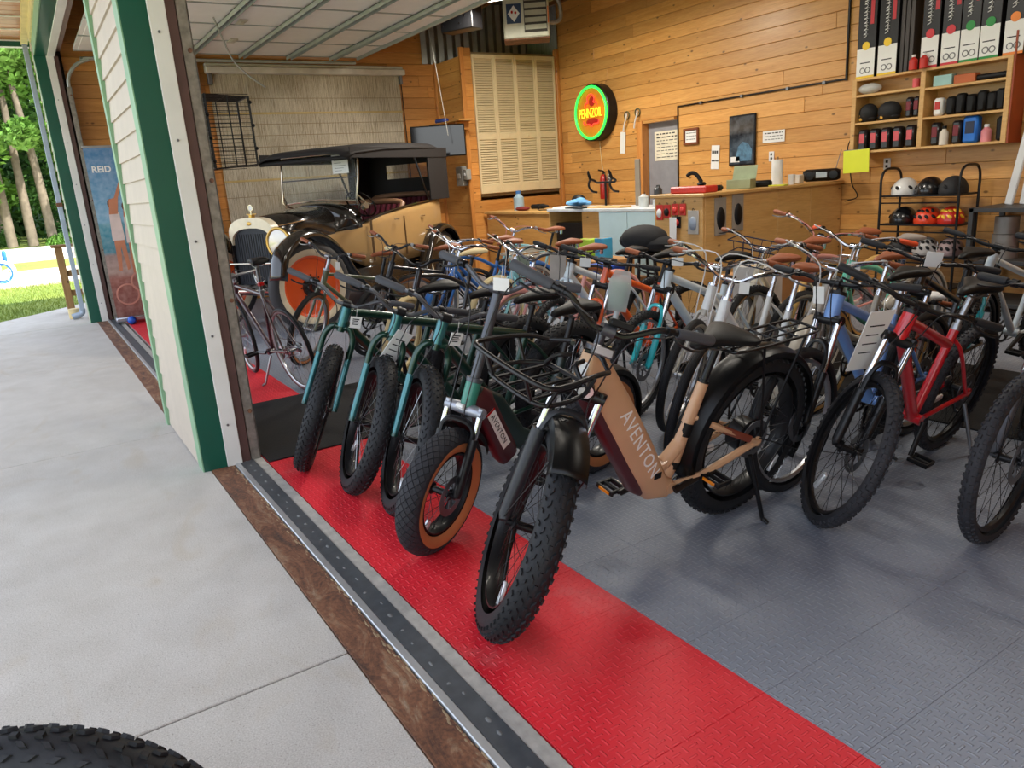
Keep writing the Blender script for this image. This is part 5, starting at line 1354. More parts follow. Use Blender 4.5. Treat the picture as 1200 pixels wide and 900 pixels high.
# seats
def seat(x, w2, z0, nm):
    t = empty(nm, (x, 0, 0)); t.parent = car
    MB().cbox(-.05, .48, -w2, w2, .60, z0, .05).build('cushion', LEATHER, t)
    n = 13
    for i in range(n):
        ya = -w2 + i * 2 * w2 / n
        MB().tube([(-.10, ya + w2 / n, z0 - .02), (-.14, ya + w2 / n, z0 + .25), (-.19, ya + w2 / n, z0 + .42)], [(w2 / n * 1.05, .05), (w2 / n * 1.05, .055), (w2 / n * .95, .03)], 8, side=(0, 1, 0)).build('tufted_roll', LEATHER, t)
    MB().tube(crv([(.12, -w2, z0 + .1), (-.15, -w2, z0 + .36), (-.22, -w2 * .8, z0 + .46), (-.22, w2 * .8, z0 + .46), (-.15, w2, z0 + .36), (.12, w2, z0 + .1)], 4), .035, 8).build('piping', M_('tan piping', (150, 112, 84), .5), t)
seat(-2.02, .56, .86, 'front_seat'); seat(-2.95, .56, .92, 'rear_seat')
# steering wheel, windscreen
sw_ = empty('steering_wheel', (-1.62, .32, 1.32)); sw_.parent = car; sw_.rotation_euler = (0, radians(-52), 0)
MB().torus(.2, .013, 32, 8, 'Z').build('rim', CARBLK, sw_)
for k in range(4): MB().cyl((0, 0, 0), (.2 * sin(k * pi / 2), .2 * cos(k * pi / 2), 0), .008, 6).build('spoke', CARBLK, sw_)
MB().cyl((0, 0, 0), (.0, 0, -.6), .016, 8).build('column', CARBLK, sw_)
MB().cyl((-1.28, .60, 1.29), (-1.26, .66, 1.31), .04, 16).build('side_lamp', NICKEL, car)
ws = empty('windscreen', (-1.22, 0, 1.36)); ws.parent = car
for s in (-1, 1):
    MB().tube([(0, s * .56, -.03), (.03, s * .58, .04), (-.02, s * .60, .30), (-.06, s * .60, .60)], .014, 8).build('post', NICKEL, ws)
    MB().tube([(.02, s * .57, .10), (-.10, s * .62, -.02), (-.18, s * .62, -.04)], .012, 8).build('bracket', NICKEL, ws)
for z0, z1, dx in ((.02, .29, .0), (.31, .58, -.03)):
    pane = MB().box(dx - .003, dx + .003, -.57, .57, z0, z1).build('pane', GLASS, ws, smooth=False)
MB().tube([(-.01, -.59, .30), (-.01, .59, .30)], .008, 8).build('cross_bar', STEEL, ws)
MB().tube([(.0, -.57, .015), (.03, 0, .05), (.0, .57, .015)], .012, 8).build('base_bar', NICKEL, ws)
MB().tube([(-.05, -.59, .59), (-.05, .59, .59)], .010, 8).build('top_bar', NICKEL, ws)
card = MB().box(-.004, .0, .26, .50, .35, .57).build('card', PAPER, ws, Matrix.Translation((.015, 0, 0)), smooth=False)
for i in range(6): MB().box(.0005, .001, .29, .46 - .03 * (i % 3), .53 - i * .03, .534 - i * .03).build('print_line', INK, card, smooth=False)
for yy in (-.05, .08): MB().ball((-.04, yy, .53), (.03, .035, .02), 8, 6).build('visor_clip', BRASS, ws)
# canvas top
top = empty('canvas_top', (0, 0, 0)); top.parent = car
mb = MB(); vs = []; fs = []; st = [(-.92, .72, 1.93, .02), (-1.08, .72, 1.985, .03), (-1.7, .72, 2.03, .035), (-2.4, .72, 2.05, .035), (-3.0, .71, 2.05, .035), (-3.2, .69, 2.01, .03), (-3.28, .68, 1.94, .02)]
for (x, hw_, z, c) in st:
    for k in range(13):
        u = k / 6 - 1
        vs.append((x, hw_ * u, z + c * (1 - u ** 4) - .05 * abs(u) ** 8))
for i in range(len(st) - 1):
    for k in range(12): fs.append((i * 13 + k, i * 13 + k + 1, (i + 1) * 13 + k + 1, (i + 1) * 13 + k))
mb.add(vs, fs); o = mb.build('roof', CANVAS, top); md = o.modifiers.new('thickness', 'SOLIDIFY'); md.thickness = .02
MB().tube([(-1.0, -.70, 1.88), (-1.0, .70, 1.88)], .022, 8, sq=4).build('front_bow', CANVAS, top)
for s in (-1, 1):
    MB().cbox(-3.27, -1.0, s * .695 - .008, s * .695 + .008, 1.87, 2.0, .004).build('valance', CANVAS, top)
    MB().cbox(-3.26, -2.75, s * .685 - .01, s * .685 + .01, 1.30, 1.95, .004).build('side_curtain', CANVAS, top)
    MB().tube([(-2.75, s * .66, 1.28), (-2.45, s * .66, 1.9)], .015, 8).build('bow', CARBLK, top)
bc_ = MB()
bc_.box(-3.28, -3.25, -.68, .68, 1.30, 1.62).box(-3.28, -3.25, -.68, -.36, 1.62, 1.82).box(-3.28, -3.25, .36, .68, 1.62, 1.82).box(-3.28, -3.25, -.68, .68, 1.82, 1.96)
bc_.build('back_curtain', CANVAS, top, smooth=False)
MB().box(-3.27, -3.262, -.36, .36, 1.62, 1.82).build('rear_window', GLASS, top, smooth=False)
# ---------------------------------------------------------------- back wall things
WALLY = 8.098
# neon sign
ns = empty('neon_sign', (-9.87, 8.09, 2.43), label='round lit neon oil sign with green ring and yellow red lettering', cat='sign')
MB().lathe([(0, 0), (.43, 0), (.43, -.16), (.415, -.17), (.40, -.165), (.40, -.15), (0, -.15)], 48, 'Y').build('housing', BLACK, ns)
MB().lathe([(0, -.152), (.395, -.152)], 40, 'Y').build('face', M_('orange sign face', (206, 128, 30), .4, emit=(180, 90, 14), es=.18, var=.15), ns)
MB().torus(.385, .019, 56, 10, 'Y', M=Matrix.Translation((0, -.185, 0))).build('green_tube', M_('green neon', (60, 255, 90), .3, var=0, emit=(40, 255, 80), es=1.5), ns)
NR = M_('red neon', (255, 70, 50), .3, var=0, emit=(255, 60, 50), es=1.1); NY = M_('yellow neon', (255, 214, 60), .3, var=0, emit=(255, 200, 40), es=1.15)
put('lettering', text_mesh('PENNZOIL', NY, .15, .004, bold=-.001, spacing=.92), ns, Matrix.Translation((0, -.19, -.01)) @ Matrix.Rotation(pi / 2, 4, 'X') @ Matrix.Diagonal((.86, 1.35, 1, 1)))
MB().tube(crv([(-.15, -.175, .10), (-.13, -.175, .15), (-.07, -.175, .15), (-.09, -.175, .21), (-.05, -.175, .26), (0, -.175, .275), (.05, -.175, .26), (.09, -.175, .21), (.07, -.175, .15), (.13, -.175, .15), (.15, -.175, .10)], 4), .009, 8).build('bell_tube', NR, ns)
MB().tube(crv([(-.19, -.175, -.12), (-.17, -.175, -.17), (-.06, -.175, -.17), (0, -.175, -.205), (.06, -.175, -.17), (.17, -.175, -.17), (.19, -.175, -.12)], 4), .009, 8).build('bell_tube', NR, ns)
MB().ball((0, -.153, .17), (.075, .006, .075), 14, 8).build('bell_shape', M_('dark red sign paint', (150, 26, 22), .5, emit=(150, 20, 16), es=.3), ns)
MB().ball((0, -.153, -.13), (.16, .006, .05), 14, 8).build('bell_shape', M_('dark red sign paint'), ns)
tag(MB().tube(crv([(-9.87, 8.07, 2.0), (-9.86, 8.08, 1.8), (-9.84, 8.085, 1.6), (-9.78, 8.085, 1.46), (-9.70, 8.085, 1.42)], 5), .006, 6).build('sign_cable', M_('cream cord', (214, 196, 150), .6)), 'cream cable running from the neon sign to the outlet', 'cable')
def outlet(x, z, label):
    t = empty('outlet', (x, WALLY, z), label=label, cat='outlet')
    MB().cbox(-.04, .04, -.012, 0, -.06, .06, .004).build('cover_plate', WHITEP, t)
    for q in (-.025, .025): MB().cbox(-.014, .014, -.015, -.011, q - .014, q + .014, .003).build('socket', BLACKP, t)
outlet(-9.68, 1.42, 'white wall outlet below the neon sign'); outlet(-4.98, 1.39, 'white wall outlet above the helmet rack'); outlet(-6.52, 1.56, 'small wall switch plate beside the dark poster')
def hook(x, z, label):
    t = empty('wall_hook', (x, WALLY, z), label=label, cat='hook')
    MB().torus(.055, .008, 20, 6, 'Y', M=Matrix.Translation((0, -.012, .06))).build('ring', M_('dull green metal', (110, 116, 92), .5, .5), t)
    MB().tube(crv([(.0, -.02, .08), (.05, -.06, .06), (.03, -.06, 0), (-.02, -.05, -.08), (-.05, -.04, -.16)], 5), .012, 8).build('hook', WHITEP, t)
hook(-9.22, 2.26, 'white utility hook on the pine wall, nearer the neon sign'); hook(-8.98, 2.28, 'white utility hook on the pine wall, nearer the grey door')
t = empty('hang_tag', (-9.33, WALLY, 1.93), label='white paper tag hanging below the wall hooks', cat='tag')
MB().cbox(-.06, .06, -.012, -.006, -.16, .16, .002).build('card', PAPER, t, Matrix.Rotation(.08, 4, 'Y')); MB().tube([(0, -.008, .16), (.03, -.01, .26)], .003, 4).build('string', PAPER, t)
# grey door with notice
dr = empty('door_1', (0, 0, 0), kind='structure', label='grey door with a typed notice behind the counter')
MB().cbox(-8.80, -8.15, 8.14, 8.18, 0, 2.16, .004).build('door_leaf', M_('grey door paint', (142, 142, 146), .5), dr, smooth=False)
MB().cbox(-8.92, -8.80, 8.0, 8.14, 0, 2.20, .006).build('door_jamb', PINE_Z, dr, smooth=False)
MB().box(-8.8, -8.15, 8.02, 8.14, 2.16, 2.20).build('door_head', PINE_X, dr, smooth=False)
MB().ball((-8.70, 8.12, 1.02), .03, 10, 8).build('door_knob', ALU, dr)
def notice(name, label, cat, x0, x1, z0, z1, y, lines, frame=None, rot=0, paper=PAPER, seed=1, heads=1):
    cx, cz = (x0 + x1) / 2, (z0 + z1) / 2
    t = empty(name, (cx, y, cz), label=label, cat=cat); t.rotation_euler = (0, rot, 0)
    hw_, hh = (x1 - x0) / 2, (z1 - z0) / 2
    if frame:
        fr_ = MB()
        for (a_, b_, c_, d_) in ((-hw_ - .03, hw_ + .03, hh, hh + .03), (-hw_ - .03, hw_ + .03, -hh - .03, -hh), (-hw_ - .03, -hw_, -hh, hh), (hw_, hw_ + .03, -hh, hh)): fr_.cbox(a_, b_, -.024, 0, c_, d_, .004)
        fr_.build('frame', frame, t)
    p = MB().box(-hw_, hw_, -.006, -.001, -hh, hh).build('sheet', paper, t, smooth=False)
    rr = random.Random(seed)
    for i in range(lines):
        zz = hh - (i + .8) * 2 * hh / (lines + .8); th_ = hh / (lines + 1) * (.55 if i >= heads else .9)
        xx = -hw_ * .82
        while xx < hw_ * .75:
            ln = rr.uniform(.04, .12) * hw_ * 3; e_ = min(xx + ln, hw_ * .84)
            MB().box(xx, e_, -.0075, -.006, zz - th_ * .4, zz + th_ * .4).build('print_word', INK, p, smooth=False); xx = e_ + hw_ * .09
    return t
notice('door_notice', 'typed notice sheet taped to the grey door', 'notice', -8.67, -8.17, 1.62, 2.03, 8.139, 8, seed=4, heads=2, paper=M_('cream paper', (226, 218, 194), .8))
notice('framed_certificate', 'small brown framed certificate beside the grey door', 'frame', -8.0, -7.78, 1.83, 1.99, WALLY - .003, 3, frame=M_('brown picture frame', (124, 66, 36), .5), seed=2, heads=0)
notice('wall_card', 'narrow white card pinned askew left of the dark poster', 'card', -7.52, -7.38, 1.45, 1.76, WALLY - .003, 2, rot=.06, seed=5)
notice('shop_rule_sign', 'small white printed sign right of the dark poster', 'sign', -6.66, -6.33, 1.73, 1.87, WALLY - .003, 3, seed=8, heads=1)
ps = empty('poster', (-6.98, WALLY - .003, 1.79), label='dark framed poster with blue shape on the pine wall', cat='poster')
MB().cbox(-.215, .215, -.024, 0, -.315, .315, .005).build('frame', BLACK, ps)
def poster_mat():
    m, nt, N, L, b = nodes_of('dark poster print'); co = coord(nt)
    sp_ = N.new('ShaderNodeSeparateXYZ'); L.new(co, sp_.inputs[0])
    c = ramp(nt, math_(nt, 'ADD', math_(nt, 'MULTIPLY', sp_.outputs[2], 1.7), .5), [(.0, s2l((40, 48, 58))), (.35, s2l((70, 84, 98))), (.62, s2l((30, 32, 38))), (.75, s2l((98, 92, 86))), (1.0, s2l((60, 56, 56)))])
    c = mixc(nt, .3, c, ramp(nt, noise(nt, co, 9, 3), [(.4, s2l((20, 24, 30))), (.65, s2l((120, 130, 140)))]))
    L.new(c, b.inputs['Base Color']); b.inputs['Roughness'].default_value = .25; return m
MB().box(-.195, .195, -.026, -.024, -.295, .295).build('print', poster_mat(), ps, smooth=False)
MB().prism([(-.10, -.26), (.16, -.26), (.17, -.12), (.10, -.04), (.02, -.02), (-.06, -.08)], -.002, M=Matrix.Translation((0, -.026, 0))).build('blue_shape', M_('poster blue', (84, 122, 148), .4, var=.4, vs=20), ps, smooth=False)
MB().box(-.18, -.03, -.028, -.026, -.27, -.2).build('caption_block', PAPER, ps, smooth=False)
cdp = empty('conduit', (0, 0, 0), label='thin dark conduit running along the pine back wall', cat='conduit')
MB().tube([(-8.14, 8.085, .9), (-8.14, 8.085, 2.33), (-5.52, 8.085, 2.335)], .012, 8).build('pipe', BLACK, cdp)
MB().tube([(-5.52, 8.085, 2.32), (-5.52, 8.085, 4.2)], .014, 8).build('pipe', BLACK, cdp)
for xx in (-7.7, -7.0, -6.3, -5.8): MB().box(xx - .02, xx + .02, 8.07, 8.1, 2.315, 2.35).build('clip', STEEL, cdp, smooth=False)
# ---------------------------------------------------------------- counter and cabinet
ct = empty('service_counter', (0, 0, 0), label='pale pine service counter running out from the back wall', cat='counter')
MB().cbox(-6.22, -5.52, 5.82, 5.85, 0, 1.20, .004).build('end_panel', PINE_PALE, ct, smooth=False)
for i in range(4): MB().cbox(-5.545, -5.515, 5.85 + i * .56, 5.85 + (i + 1) * .56 - .004, 0, 1.20, .004).build('side_panel', PINE_PALE_Y, ct, smooth=False)
MB().cbox(-5.52, -5.50, 5.83, 8.08, 0, .12, .004).build('plinth', PINE_PALE_Y, ct, smooth=False)
MB().cbox(-6.26, -5.48, 5.79, 8.09, 1.20, 1.235, .006).build('worktop', PINE_PALE_Y, ct, smooth=False)
MB().box(-6.22, -6.19, 5.85, 8.08, 0, 1.2).build('back_panel', PINE_PALE_Y, ct, smooth=False)
cbn = empty('cabinet', (0, 0, 0), label='pale blue fronted low cabinet beside the pine counter', cat='cabinet')
ICE = M_('pale blue laminate', (196, 220, 224), .4, var=.03)
MB().cbox(-8.45, -6.27, 5.96, 6.6, 1.05, 1.085, .004).build('top', M_('white laminate top', (216, 220, 222), .35), cbn, smooth=False)
MB().cbox(-8.44, -8.41, 5.98, 6.58, 0, 1.05, .004).build('side_panel', PINE_PALE_Y, cbn, smooth=False)
MB().cbox(-6.31, -6.28, 5.98, 6.58, 0, 1.05, .004).build('side_panel', ICE, cbn, smooth=False)
MB().box(-8.41, -6.31, 6.54, 6.57, 0, 1.05).build('back_panel', PINE_X, cbn, smooth=False)
MB().box(-8.41, -6.31, 5.99, 6.54, .05, .08).build('bottom', ICE, cbn, smooth=False)
for (xa, xb) in ((-7.36, -6.85), (-6.84, -6.31)): MB().cbox(xa, xb, 5.965, 5.985, .08, 1.045, .004).build('door_panel', ICE, cbn, smooth=False)
MB().box(-7.74, -7.36, 6.0, 6.02, .08, 1.045).build('divider', PINE_X, cbn, smooth=False)
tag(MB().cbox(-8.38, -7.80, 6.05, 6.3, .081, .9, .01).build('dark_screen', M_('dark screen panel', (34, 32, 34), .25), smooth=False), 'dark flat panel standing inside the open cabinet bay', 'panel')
# things on the cabinet top
def item(name, label, cat, mb, m, loc, rz=0, smooth=True, group=None):
    o = mb.build(name, m, None, Matrix.Translation(loc) @ Matrix.Rotation(rz, 4, 'Z'), smooth); return tag(o, label, cat, group)
CT = 1.0855
mb = MB()
for i in range(9):
    rr = random.Random(i); mb.ball((rr.uniform(-.10, .10), rr.uniform(-.07, .07), .03 + rr.uniform(0, .03)), (.10, .07, .03 + rr.uniform(0, .025)), 12, 8)
item('folded_cloth', 'crumpled light blue cloth lying on the pale cabinet', 'cloth', mb, M_('light blue cloth', (104, 160, 206), .9, bmp=.4), (-8.08, 6.2, CT + .02))
item('paper_stack', 'white folded papers under the blue cloth', 'papers', MB().cbox(-.16, .16, -.1, .1, 0, .02, .003), PAPER, (-8.22, 6.12, CT + .0005), .2)
item('black_folder', 'black folder lying flat on the pale cabinet', 'folder', MB().cbox(-.2, .2, -.12, .12, 0, .015, .004), BLACKP, (-7.86, 6.08, CT + .0005), -.1)
st_ = empty('handlebar_display', (-7.62, 6.3, CT), label='black drop handlebar standing upright on the pale cabinet', cat='handlebar')
MB().cyl((0, 0, 0), (0, 0, .30), .014, 10).lathe([(0, 0), (.08, 0), (.08, .012), (0, .014)], 20, 'Z').build('stand', BLACK, st_)
for s in (-1, 1): MB().tube(crv([(0, 0, .30), (s * .16, 0, .30), (s * .20, .0, .32), (s * .21, -.07, .34), (s * .21, -.10, .27), (s * .21, -.05, .20), (s * .21, .03, .18)], 5), .014, 8).build('drop', BLACK, st_)
for s in (-1, 1): MB().tube([(s * .21, -.07, .34), (s * .21, -.10, .42), (s * .20, -.11, .45)], [.02, .016, .01], 8).build('hood', BLACKP, st_)
item('plank_offcut', 'grey board leaning on the wall beside the handlebar', 'board', MB().cbox(-.04, .04, -.012, .012, 0, .55, .004), M_('grey weathered board', (140, 128, 112), .8), (-7.18, 6.45, CT + .0005), .1, False)
item('headset_case', 'black rounded case on the cabinet under the extinguisher', 'case', MB().ball((0, 0, .08), (.13, .08, .08), 14, 8), BLACKP, (-8.34, 6.42, CT))
item('wooden_tray', 'thin wooden tray on the pale cabinet', 'tray', MB().cbox(-.32, .32, -.09, .09, 0, .02, .004), PINE_PALE, (-7.35, 6.12, CT + .0005), 0, False)
for i, (x, y, h, w_, rgb, nm, lab) in enumerate(((-6.74, 6.14, .15, .06, (206, 210, 206), 'spray_can', 'pale grey can at the end of the cabinet top'), (-6.62, 6.25, .24, .05, (60, 62, 64), 'dark_bottle', 'dark bottle at the counter end of the cabinet'), (-6.50, 6.12, .10, .05, (196, 200, 202), 'small_jar', 'small clear jar on the cabinet beside the counter'))):
    item(nm, lab, 'container', MB().lathe([(0, 0), (w_, 0), (w_, h * .8), (w_ * .5, h * .9), (w_ * .4, h), (0, h)], 18), M_('item ' + nm, rgb, .35), (x, y, CT))
fe = empty('fire_extinguisher', (-9.72, 8.0, 1.10), label='red fire extinguisher hung low on the pine wall', cat='fire extinguisher')
MB().lathe([(0, 0), (.055, 0), (.06, .02), (.06, .30), (.045, .36), (.02, .38), (0, .38)], 18).build('cylinder', M_('extinguisher red', (170, 30, 24), .35, coat=.4), fe)
MB().tube([(0, 0, .38), (0, 0, .43)], .014, 8).tube([(0, 0, .43), (.0, -.10, .45)], .012, 6).build('valve', BLACK, fe)
MB().tube(crv([(0, 0, .42), (.06, -.02, .40), (.075, -.02, .28), (.07, -.02, .15)], 4), .009, 6).build('hose', BLACKP, fe)
# on the counter
K0 = 1.2355
item('red_tray', 'red plastic parts tray on the counter end', 'tray', MB().cbox(-.24, .24, -.10, .10, 0, .07, .012), M_('red plastic', (186, 46, 36), .4), (-5.80, 5.98, K0 + .0005), .05, False)
mb = MB().cbox(-.15, .13, -.06, .06, .0, .06, .02).cbox(-.14, -.06, -.05, .05, .06, .10, .02); mb.tube(crv([(-.10, 0, .10), (-.16, 0, .18), (-.22, 0, .20), (-.27, 0, .17)], 4), .022, 8)
item('desk_phone', 'black desk telephone behind the red tray', 'telephone', mb, BLACKP, (-5.85, 6.28, K0 + .0005), .3)
item('green_box', 'sage green open carton on the counter', 'box', MB().cbox(-.13, .13, -.10, .10, 0, .10, .005).add([(-.13, .10, .10), (.13, .10, .10), (.13, .16, .24), (-.13, .16, .24)], [(0, 1, 2, 3)]), M_('sage green card', (146, 156, 122), .7), (-5.76, 6.66, K0 + .0005), .4, False)
item('black_stapler', 'black desk gadget between green carton and paper towels', 'gadget', MB().cbox(-.10, .10, -.05, .05, 0, .07, .02), BLACKP, (-5.74, 6.98, K0 + .0005), .4)
pt_ = empty('paper_towel_roll', (-5.72, 7.2, K0), label='white paper towel roll standing on the counter', cat='paper towel')
MB().lathe([(.02, 0), (.062, 0), (.062, .28), (.02, .28)], 24, 'Z').build('roll', PAPER, pt_); MB().cyl((0, 0, 0), (0, 0, .31), .012, 8).build('core', M_('brown card core', (150, 118, 84), .8), pt_)
item('white_cup', 'white cup beside the paper towel roll', 'cup', MB().lathe([(0, 0), (.032, 0), (.04, .11), (.037, .11), (.03, .008), (0, .008)], 18), WHITEP, (-5.62, 7.32, K0 + .0005))
item('clear_tub', 'pale translucent tub near the radio', 'tub', MB().cbox(-.07, .07, -.06, .06, 0, .10, .01), M_('frosted plastic', (210, 206, 198), .4), (-5.70, 7.5, K0 + .0005), .2)
item('yellow_pad', 'yellow note pad lying on the counter', 'notepad', MB().cbox(-.09, .09, -.06, .06, 0, .015, .003), M_('yellow green paper', (206, 214, 70), .6), (-5.58, 7.05, K0 + .0005), .3)
rd = empty('radio', (-5.62, 7.85, K0 + .001), radians(35), label='black portable radio with silver display at the back of the counter', cat='radio')
MB().tube([(-.2, 0, .075), (-.16, 0, .075), (.16, 0, .075), (.2, 0, .075)], [(.05, .05), (.075, .07), (.075, .07), (.05, .05)], 14, side=(0, 1, 0)).build('body', BLACKP, rd)
MB().cbox(-.06, .06, -.08, -.07, .045, .11, .004).build('display', M_('silver display', (170, 178, 182), .3, .4), rd)
for s in (-1, 1): MB().lathe([(0, -.078), (.045, -.076), (.05, -.06)], 16, 'Y', M=Matrix.Translation((s * .125, 0, .075))).build('speaker_grille', BLACK, rd)
MB().tube([(.15, .0, .14), (.2, .02, .34)], .004, 5).build('antenna', STEEL, rd)
# packs hung on the counter
def blister(x, y, z, side, w_, h, label, body, card=None, group=None):
    t = empty('blister_pack', (x, y, z), 0 if side == 'y' else pi / 2, label=label, cat='blister pack', group=group)
    MB().cbox(-w_, w_, -.014, -.004, -h, h, .003).build('backing_card', card or M_('grey card', (150, 142, 130), .6), t)
    MB().ball((0, -.016, -h * .1), (w_ * .7, .025, h * .6), 12, 8).build('product', body, t)
    MB().torus(.012, .003, 12, 5, 'Y', M=Matrix.Translation((0, -.01, h + .008))).build('hang_hole', BLACK, t)
blister(-5.515, 6.06, .99, 'x', .085, .19, 'black lock in grey packing hung on the counter side, nearer the end', BLACKP, None, 'packs on the counter side')
blister(-5.515, 6.32, 1.01, 'x', .085, .19, 'black lock in grey packing hung on the counter side, farther along', BLACKP, None, 'packs on the counter side')
RP = M_('red packing', (196, 44, 34), .4)
for i, (x, z, w_, h, lab, bm_, cm_) in enumerate(((-6.13, 1.05, .05, .08, 'white ended pack at the left of the counter end', WHITEP, RP), (-6.02, 1.06, .05, .07, 'red and black pack hung second on the counter end', BLACKP, RP), (-5.90, 1.08, .05, .06, 'red pack hung high in the middle of the counter end', RP, RP), (-5.79, 1.08, .045, .06, 'red pack hung high beside the clear pack', RP, RP),
                                                (-5.88, .95, .06, .06, 'red pack hung low on the counter end', RP, BLACKP), (-5.64, .95, .075, .12, 'blue grey clear pack at the corner of the counter end', M_('blue grey packing', (140, 152, 168), .4), M_('clear card', (176, 170, 160), .5)))):
    blister(x, 5.818, z, 'y', w_, h, lab, bm_, cm_)
item('hang_label', 'white card label hanging over the counter end', 'tag', MB().cbox(-.05, .05, -.006, -.002, -.12, .12, .002), PAPER, (-5.90, 5.78, .88))
# black bag on a stool in front of the counter
sl = empty('stool', (-5.35, 4.85, 0), label='black stool in front of the counter', cat='stool')
MB().lathe([(0, .72), (.17, .72), (.18, .74), (.17, .77), (0, .775)], 20).build('seat', BLACKP, sl)
for k in range(4):
    a_ = k * pi / 2 + .5; MB().tube([(.11 * cos(a_), .11 * sin(a_), .72), (.2 * cos(a_), .2 * sin(a_), .005)], .014, 8).build('leg', BLACK, sl)
mb = MB().ball((0, 0, .12), (.25, .19, .125), 16, 10).ball((.1, .02, .08), (.24, .15, .08), 14, 8).ball((-.12, 0, .1), (.16, .15, .09), 14, 8)
item('backpack', 'black soft backpack piled on a stool before the counter', 'backpack', mb, M_('black nylon', (24, 24, 26), .8, bmp=.3), (-5.33, 4.85, .77))
# cardboard cartons and parts below the cabinet
CARD = M_('brown cardboard', (176, 128, 78), .8, var=.08)
def carton(x, y, z, sx, sy, sz, rz, label, m=CARD):
    t = empty('carton', (x, y, z), rz, label=label, cat='box')
    MB().cbox(-sx / 2, sx / 2, -sy / 2, sy / 2, 0, sz, .006).build('body', m, t, smooth=False)
    MB().box(-.025, .025, -sy / 2 - .001, sy / 2 + .001, sz, sz + .001).build('tape', M_('packing tape', (196, 164, 116), .3), t, smooth=False)
carton(-5.75, 4.75, 0, .7, .4, .52, .1, 'brown cardboard carton on the floor before the cabinet')
carton(-6.6, 5.3, 0, .8, .45, .6, -.1, 'large brown carton standing below the pale blue cabinet')
carton(-5.7, 4.7, .53, .34, .2, .12, .15, 'bright blue box on top of the brown carton', M_('bright blue box', (32, 84, 190), .4))
carton(-6.75, 5.3, .601, .22, .18, .20, .3, 'lime green box on the large carton below the cabinet', M_('lime green box', (170, 206, 50), .5))
carton(-6.45, 5.28, .601, .14, .14, .22, .1, 'cyan box beside the lime green one', M_('cyan box', (60, 160, 206), .5))
carton(-4.45, 5.35, 0, .5, .4, .56, .1, 'tall brown carton in front of the pine counter side')
carton(-4.1, 4.95, 0, .30, .25, .70, .1, 'tall pale grey carton standing among the bicycles', M_('pale grey card', (198, 192, 184), .7))
# ---------------------------------------------------------------- wall shelf unit with tall boxes
sh = empty('wall_shelf', (0, 0, 0), label='open pine wall shelf unit with two columns', cat='shelf')
SX0, SX1, SM, SZ0, SZ1, SY = -5.28, -3.70, -4.50, 1.52, 2.29, 7.85
for z, a_, b_ in ((SZ0, SX0, SX1), (SZ1 - .025, SX0, SX1), (1.815, SX0, SM), (1.80, SM, SX1), (2.10, SX0, SM), (2.08, SM, SX1)): MB().cbox(a_, b_, SY, 8.09, z, z + .025, .003).build('shelf_board', PINE_PALE, sh, smooth=False)
for x in (SX0, SM - .03, SX1 - .03): MB().cbox(x, x + .05, SY - .004, 8.09, SZ0, SZ1, .004).build('upright', PINE_PALE, sh, smooth=False)
MB().cbox(SX1 + .021, SX1 + .04, SY, 8.09, SZ0 + .0, SZ1 + .2, .003).build('side_panel', M_('red brown panel', (150, 66, 32), .5), sh, smooth=False)
MB().box(SX0, SX1, 8.085, 8.095, SZ0, SZ1).build('back_panel', PINE_PALE, sh, smooth=False)
def tall_box(x, w_, z, hue, label, band=True, script=True):
    t = empty('display_box', (x, 7.86, z), label=label, cat='box', group='tall display boxes on the wall shelf')
    MB().cbox(-w_ / 2 + .002, w_ / 2 - .002, 0, .16, 0, .95, .003).build('carton', M_('black gloss card', (26, 24, 26), .35), t, smooth=False)
    MB().cbox(-w_ / 2 + .003, w_ / 2 - .003, -.003, .001, .012, .29, .001).build('white_panel', PAPER, t, smooth=False)
    c = M_('hue %d %d %d' % hue, hue, .5)
    MB().lathe([(0, -.006), (.042, -.006), (.042, 0)], 20, 'Y', M=Matrix.Translation((.0, 0, .315))).build('colour_disc', c, t)
    if band: MB().box(-w_ / 2 + .003, w_ / 2 - .003, -.0036, -.002, .0, .022).build('colour_band', c, t, smooth=False)
    for i in range(2): MB().torus(.026, .005, 16, 5, 'Y', M=Matrix.Translation((-.03 + .06 * i, -.004, .075))).build('wheel_pictogram', M_('grey print', (120, 120, 122), .6), t)
    MB().box(-.06, .05, -.0036, -.002, .145, .155).build('print_line', INK, t, smooth=False)
    MB().box(.035, .075, -.0032, -.001, .52, .95).build('red_stripe', M_('red stripe print', (186, 42, 52), .5), t, smooth=False)
    rr = random.Random(int(-x * 100)); mb = MB(); zz = .40
    while zz < .92:
        h = rr.uniform(.03, .05); mb.tube(crv([(-.035, -.004, zz), (.0, -.004, zz + h * .5), (-.03, -.004, zz + h), (.012, -.004, zz + h * .9)], 4), [(.007, .002)] * 13, 5); zz += h * .85
    mb.build('script_logo', WHITEI, t)
ZT = SZ1 + .001
YE, RE, GR, OR_ = (236, 196, 40), (204, 46, 56), (36, 140, 62), (236, 136, 52)
for x, hue, lab, dz in ((-5.15, YE, 'tall display box with yellow disc, leftmost on the shelf', 0), (-4.91, YE, 'tall display box with yellow disc, second from the left', 0), (-4.47, RE, 'tall display box with red disc behind small red bottles', 0.0), (-4.27, RE, 'tall display box with red disc beside the green ones', 0), (-4.09, GR, 'tall display box with green disc, left of the pair', 0), (-3.91, GR, 'tall display box with green disc, right of the pair', 0), (-3.70, OR_, 'tall display box with orange disc at the shelf end', .0)):
    tall_box(x, .21 if hue is YE else .175, ZT, hue, lab)
for i, x in enumerate((-4.77, -4.72, -4.67)): item('slim_box', 'slim dark box standing edge-on between the tall boxes, %s from the left' % ('first', 'second', 'third', 'fourth', 'fifth', 'sixth')[i], 'box', MB().cbox(-.02, .02, 0, .14, 0, .86, .003), M_('dark grey card', (62, 56, 54), .5), (x, 7.88, ZT), 0, False, 'slim dark boxes')
